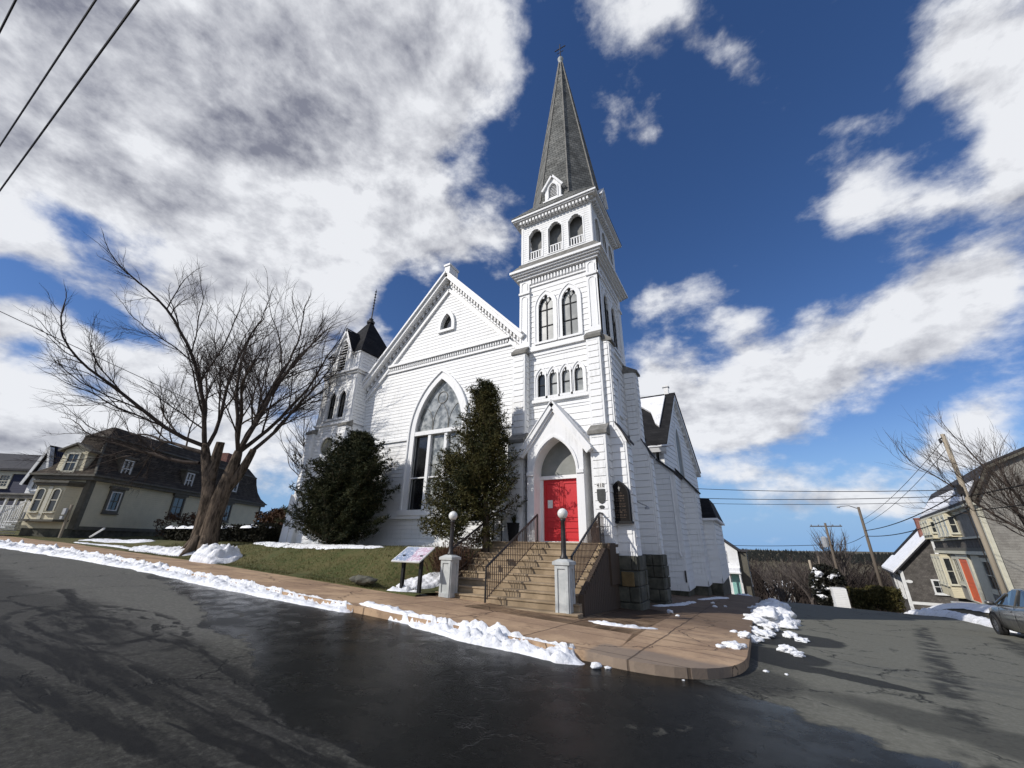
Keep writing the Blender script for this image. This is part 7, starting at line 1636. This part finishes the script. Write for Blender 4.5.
# ================================================================== CARS
def car(name, loc, rz, label, paint, sc=1.0, detail=True, van=False, grp=None):
    e_ = thing(name, label, 'car', loc, rz, grp); Lh, Wh = 2.28, .89
    # stations along x: (x, half width, z bottom, z belt/shoulder)
    st_ = [(-2.28, .60, .42, .72), (-2.20, .74, .30, .90), (-1.95, .84, .24, 1.00), (-1.4, .885, .20, 1.02), (-.6, .89, .19, .98), (.3, .89, .19, .96), (.9, .885, .20, .95), (1.4, .87, .22, .90), (1.85, .82, .26, .82), (2.12, .72, .30, .72), (2.28, .55, .38, .60)]
    q = MB(); m_ = 10; 
    for x, w_, z0, z1 in st_:
        sec = [(0, z0), (w_*.80, z0), (w_*.97, z0+.10), (w_*1.0, (z0+z1)/2), (w_*.985, z1-.14), (w_*.93, z1-.03), (w_*.80, z1+.015), (w_*.4, z1+.045), (0, z1+.05)]
        for y, z in sec: q.v.append((x, y, z))
        for y, z in reversed(sec[1:-1]): q.v.append((x, -y, z))
    n_ = 16
    for i in range(len(st_)-1):
        for j in range(n_): q.f.append((i*n_+j, i*n_+(j+1) % n_, (i+1)*n_+(j+1) % n_, (i+1)*n_+j))
    q.f.append(tuple(range(n_-1, -1, -1))); q.f.append(tuple((len(st_)-1)*n_+j for j in range(n_)))
    q.v = [(x*sc, y*sc, z*sc) for x, y, z in q.v]; bo = q.build('body', paint, e_, smooth=True)
    # cabin
    cb_ = [(-1.75, .96, .74), (-1.15, 1.36, .60), (-.5, 1.45, .58), (.1, 1.43, .58), (.55, 1.30, .60), (1.15, .96, .74)] if not van else [(-2.1, .96, .8), (-1.95, 1.65, .74), (-.5, 1.75, .74), (.3, 1.72, .72), (.8, 1.4, .72), (1.25, .96, .78)]
    gm = MB(); 
    for x, z, w_ in cb_: gm.v += [(x, .80, .93), (x, w_, z), (x, -w_, z), (x, -.80, .93)]
    for i in range(len(cb_)-1): a = 4*i; gm.f += [(a, a+1, a+5, a+4), (a+1, a+2, a+6, a+5), (a+2, a+3, a+7, a+6)]
    gm.v = [(x*sc, y*sc, z*sc) for x, y, z in gm.v]; gm.build('window_glass', 'glass', e_, smooth=False)
    rf2 = MB(); 
    for x, z, w_ in cb_[1:-1]: rf2.v += [(x, w_+.015, z-.03), (x, w_-.03, z+.025), (x, -w_+.03, z+.025), (x, -w_-.015, z-.03)]
    for i in range(len(cb_)-3): a = 4*i; rf2.f += [(a, a+1, a+5, a+4), (a+1, a+2, a+6, a+5), (a+2, a+3, a+7, a+6)]
    for i in range(len(cb_)-1):
        pass
    for s_ in (-1, 1):
        for k in (0, len(cb_)-2):
            a, b_ = cb_[k], cb_[k+1]; rf2.tube([(a[0], s_*.81, .95), (b_[0], s_*(b_[2]+.01), b_[1])] if k == 0 else [(a[0], s_*(a[2]+.01), a[1]), (b_[0], s_*.81, .95)], .035, 6)
        for x in (-.42, ): rf2.tube([(x, s_*.83, .95), (x, s_*.60, 1.43)], .03, 5)
        rf2.tube([(cb_[0][0], s_*.825, .955), (cb_[-1][0], s_*.825, .955)], .02, 5)
    rf2.v = [(x*sc, y*sc, z*sc) for x, y, z in rf2.v]; rf2.build('roof', paint, e_, smooth=False)
    for x in (-1.38, 1.40):
        for s_ in (-1, 1):
            w_ = MB(); y = s_*.82
            prof = [(.20, -.10), (.30, -.11), (.325, -.06), (.325, .06), (.30, .11), (.20, .10)]
            vs = []; fs = []; n_ = 22
            for r_, d_ in prof:
                for j in range(n_): a_ = 2*math.pi*j/n_; vs.append((x+r_*math.cos(a_), y+s_*d_*-1, .325+r_*math.sin(a_)))
            for i in range(len(prof)-1):
                for j in range(n_): fs.append((i*n_+j, i*n_+(j+1) % n_, (i+1)*n_+(j+1) % n_, (i+1)*n_+j))
            w_.add([(a*sc, b_*sc, c*sc) for a, b_, c in vs], fs); t_ = w_.build('tyre', 'rubber', e_)
            rm = MB(); 
            for k in range(10): a_ = 2*math.pi*k/10; d1 = Vector((math.cos(a_), 0, math.sin(a_))); c_ = Vector((x, y+s_*.075, .325)); tg_ = Vector((-math.sin(a_), 0, math.cos(a_)))*.022; rm.add([(c_+d1*.03-tg_)*sc, (c_+d1*.205-tg_*1.4)*sc, (c_+d1*.205+tg_*1.4)*sc, (c_+d1*.03+tg_)*sc], [(0, 1, 2, 3)])
            pts = [Vector((x+.21*math.cos(2*math.pi*j/18), y+s_*.07, .325+.21*math.sin(2*math.pi*j/18)))*sc for j in range(19)]; rm.tube(pts, .018*sc, 5, False); rm.build('rim', 'rim', t_)
            hb = MB(); hb.add([Vector((x+.2*math.cos(2*math.pi*j/16), y+s_*.02, .325+.2*math.sin(2*math.pi*j/16)))*sc for j in range(16)], [tuple(range(16))]); hb.build('brake_disc', 'darkgrey', t_)
            ar_ = MB(); pts = [Vector((x+.375*math.cos(math.pi*j/12), s_*.885, .33+.375*math.sin(math.pi*j/12)))*sc for j in range(13)]; ar_.tube(pts, .022*sc, 5); ar_.build('wheel_arch', 'black', e_)
            wl = MB(); wl.add([(x*sc, s_*.893*sc, .33*sc)]+[Vector((x+.365*math.cos(math.pi*j/12), s_*.893, .33+.365*math.sin(math.pi*j/12)))*sc for j in range(13)]+[Vector((x-.365, s_*.893, .2))*sc, Vector((x+.365, s_*.893, .2))*sc], [(0, j+1, j+2) for j in range(12)]+[(0, 13, 14, 15, 1)]); wl.build('wheel_well', 'black', e_)
    for s_ in (-1, 1):
        h_ = MB(); h_.hexa([Vector(p)*sc for p in ((1.86, s_*.60, .60), (2.20, s_*.60, .58), (2.12, s_*.72, .58), (1.80, s_*.835, .62), (1.80, s_*.58, .78), (2.14, s_*.56, .70), (2.08, s_*.70, .70), (1.72, s_*.835, .82))]); h_.build('headlight', 'lens', e_)
        mr_ = MB(); mr_.blob(Vector((.86, s_*1.0, 1.0))*sc, (.10*sc, .12*sc, .075*sc), 1, 2, .05); mr_.tube([Vector((.86, s_*.86, .96))*sc, Vector((.86, s_*.98, .97))*sc], .025*sc, 5); mr_.build('wing_mirror', paint, e_, smooth=True)
        for x in (-.38, .78, -1.25):
            ln = MB(); ln.tube([Vector((x, s_*.893, .30))*sc, Vector((x+.02, s_*.895, .62))*sc, Vector((x-.02, s_*.85, .94))*sc], .006*sc, 3); ln.build('door_seam', 'black', e_)
        for x in (.02, -.95):
            ln = MB(); ln.tube([Vector((x-.22, s_*.885, .80))*sc, Vector((x-.05, s_*.90, .80))*sc], .018*sc, 4); ln.build('door_handle', paint, e_)
    gq_ = MB(); gq_.hexa([Vector(p)*sc for p in ((2.22, -.35, .40), (2.30, -.32, .42), (2.30, .32, .42), (2.22, .35, .40), (2.18, -.35, .56), (2.26, -.32, .56), (2.26, .32, .56), (2.18, .35, .56))]); gq_.build('grille', 'black', e_)
    return e_
cz_ = -1.0
c1 = car('parked_car', (7.62, 20.25, cz_+.02), R(88), 'grey sedan parked at the far kerb at the right edge, nose away', 'carpaint'); c1.rotation_euler = (0, R(3.0), R(88))
car('parked_car', (.9, 62, g0(.9, 62)+.1), R(-90), 'small white car far down the side street', 'white_car', 1.0, grp=None)
car('parked_car', (-.9, 68, g0(-.9, 68)+.1), R(-90), 'dark car beside the small white car far down the side street', 'black', 1.0)

# ================================================================== BACKGROUND
def ev(name, base, w_, h, seed, label, mat='spruce', n=5000, cat='tree', snowy=True, size=.2):
    e_ = thing(name, label, cat, base); mb = MB(base); foliage(mb, (base[0], base[1], base[2]+h*.55), (w_, w_, h*.5), n, size, seed, None, .1, .9, -.1); mb.build('crown', mat, e_)
    q = MB(base); q.tube([base, (base[0], base[1], base[2]+h*.6)], .12, 6); q.build('trunk', 'bark', e_)
    if snowy:
        sn_ = MB(base); r_ = random.Random(seed)
        for _ in range(34): a_ = r_.uniform(0, 6.28); rr__ = r_.uniform(.5, 1)*w_; zz = base[2]+h*r_.uniform(.25, .95); sn_.blob((base[0]+rr__*math.cos(a_)*.8, base[1]+rr__*math.sin(a_)*.8, zz), (.26*r_.uniform(.5, 1.3), .26, .16*r_.uniform(.4, 1.4)), _, 2, .9, 2.6)
        tag(sn_.build('snow_clump', 'snow', e_), kind='stuff')
    return e_
X1 = on(838, 590, 47)[0]; ev('snowy_bush', (X1-.6, 47, -3.6), 1.3, 3.7, 51, 'dark bush hung with old snow beside the white shed at the crest', n=5200)
hedge('brown_hedge', (on(850, 590, 40)[0], 40.0), (on(893, 592, 40)[0]+.3, 40.3), .7, 1.5, -2.45, 'rust_leaf', 'yellow brown hedge before the snowy roofed cottage', 53, 7000, .12)
q = MB((X1, 44.5, -2.6)); x_ = on(838, 590, 44.5)[0]; q.box(x_-.35, x_+.55, 44.5, 46.5, -3.4, -1.45); sh = q.build('white_shed', 'housewhite'); tag(sh, 'small white shed door under the snow covered bush', 'shed')
small_tree('bare_tree', (8.2, 62, -4.5), 'bare tree behind the crossarm pole at the crest', 61, 9, 1.6, grp=None)
# woods in the valley and on the hill: distant bare trees, some hundreds per mesh, plus a dark skyline of conifers
def woods(name, n, xr, yr, h, mat, label, seed, conifer=False, xlim=None):
    mb = MB((0, yr[0], gfar(0, yr[0]))); r_ = random.Random(seed)
    for _ in range(n):
        y = r_.uniform(*yr); x = r_.uniform(*xr); z = gfar(x, y); hh = h*r_.uniform(.55, 1.2)*(.7+.5*noise.noise(Vector((x*.02, y*.02, seed)))+.2)
        if conifer:
            w_ = hh*.22; mb.lathe((x, y, z), [(w_*.6, hh*.1), (w_, hh*.2), (w_*.55, hh*.55), (.05, hh)], 5, r_.random()*6)
        else:
            mb.tube([(x, y, z), (x+r_.gauss(0, .3), y, z+hh*.5)], [.18, .1], 3, False)
            for k in range(7):
                a_ = r_.uniform(0, 6.28); l_ = hh*r_.uniform(.25, .5); p0 = Vector((x, y, z+hh*r_.uniform(.2, .5))); p1 = p0+Vector((math.cos(a_)*l_*.6, math.sin(a_)*l_*.6, l_)); mb.tube([p0, p1], [.09, .03], 3, False)
                for j in range(4): b_ = r_.uniform(0, 6.28); pm = p0.lerp(p1, r_.uniform(.3, .9)); mb.tube([pm, pm+Vector((math.cos(b_), math.sin(b_), .9))*l_*.35], [.05, .02], 3, False)
    o = mb.build(name, mat); tag(o, label, 'woods', kind='stuff'); return o
MT['woodmass'] = mottled('bare_wood_brown', (0.022, 0.016, 0.013), (0.046, 0.033, 0.028), .05, 0.95)
MT['conmass'] = mottled('far_conifer', (0.006, 0.008, 0.007), (0.012, 0.014, 0.011), .05, 0.95)
woods('valley_woods', 700, (-18, 40), (78, 170), 8, 'woodmass', 'brown leafless woods filling the valley beyond the crest', 71)
woods('hillside_woods', 2000, (-80, 260), (170, 560), 10, 'woodmass', 'brown leafless woods on the lower hillside', 72)
woods('hilltop_conifers', 5000, (-140, 520), (590, 790), 6.0, 'conmass', 'dark line of conifers along the distant hilltop', 73, True)
hm = MB((20, 400, -20)); r_ = random.Random(8)
FARH = [(3.5, 112, 4.5), (-2.5, 128, 4)]
small_tree('valley_tree', (2.5, 74, -7.5), 'bare tree standing in the middle of the view down the hill', 62, 8, 1.5, grp=None)
small_tree('valley_tree', (5.5, 70, -7), 'bare tree right of the middle of the view down the hill', 63, 8.5, 1.5, grp=None)
q_ = on(825, 597, 56); pole('post', (q_[0], 56, q_[1]-2), (on(818, 556, 56)[0], 56, on(818, 556, 56)[1]), .10, .08, 'thin grey post right of the short pale pole at the crest', 'polewood_dark')
for k, (x, y, s_) in enumerate(FARH):
    z = gfar(x, y); O_ = (x, y, z); q = MB(O_); q.box(x-s_/2, x+s_/2, y-s_/2, y+s_/2, z-1, z+s_*.7); w_ = thing('far_house', ['white house showing behind the small cars far down the street', 'pale far house hard by the grey slim house', 'far pale house amid the valley woods, middle', 'far pale house right of the middle in the woods', 'farthest pale house in the valley woods'][k], 'house', O_, 0, 'pale houses in the valley'); q.build('wall', 'housewhite', w_)
    q = MB(O_); q.add([(x-s_*.6, y-s_*.55, z+s_*.68), (x+s_*.6, y-s_*.55, z+s_*.68), (x+s_*.6, y+s_*.55, z+s_*.68), (x-s_*.6, y+s_*.55, z+s_*.68), (x-s_*.6, y, z+s_*1.1), (x+s_*.6, y, z+s_*1.1)], [(0, 1, 5, 4), (2, 3, 4, 5), (0, 4, 3), (1, 2, 5), (0, 3, 2, 1)]); q.build('roof', 'snow', w_)
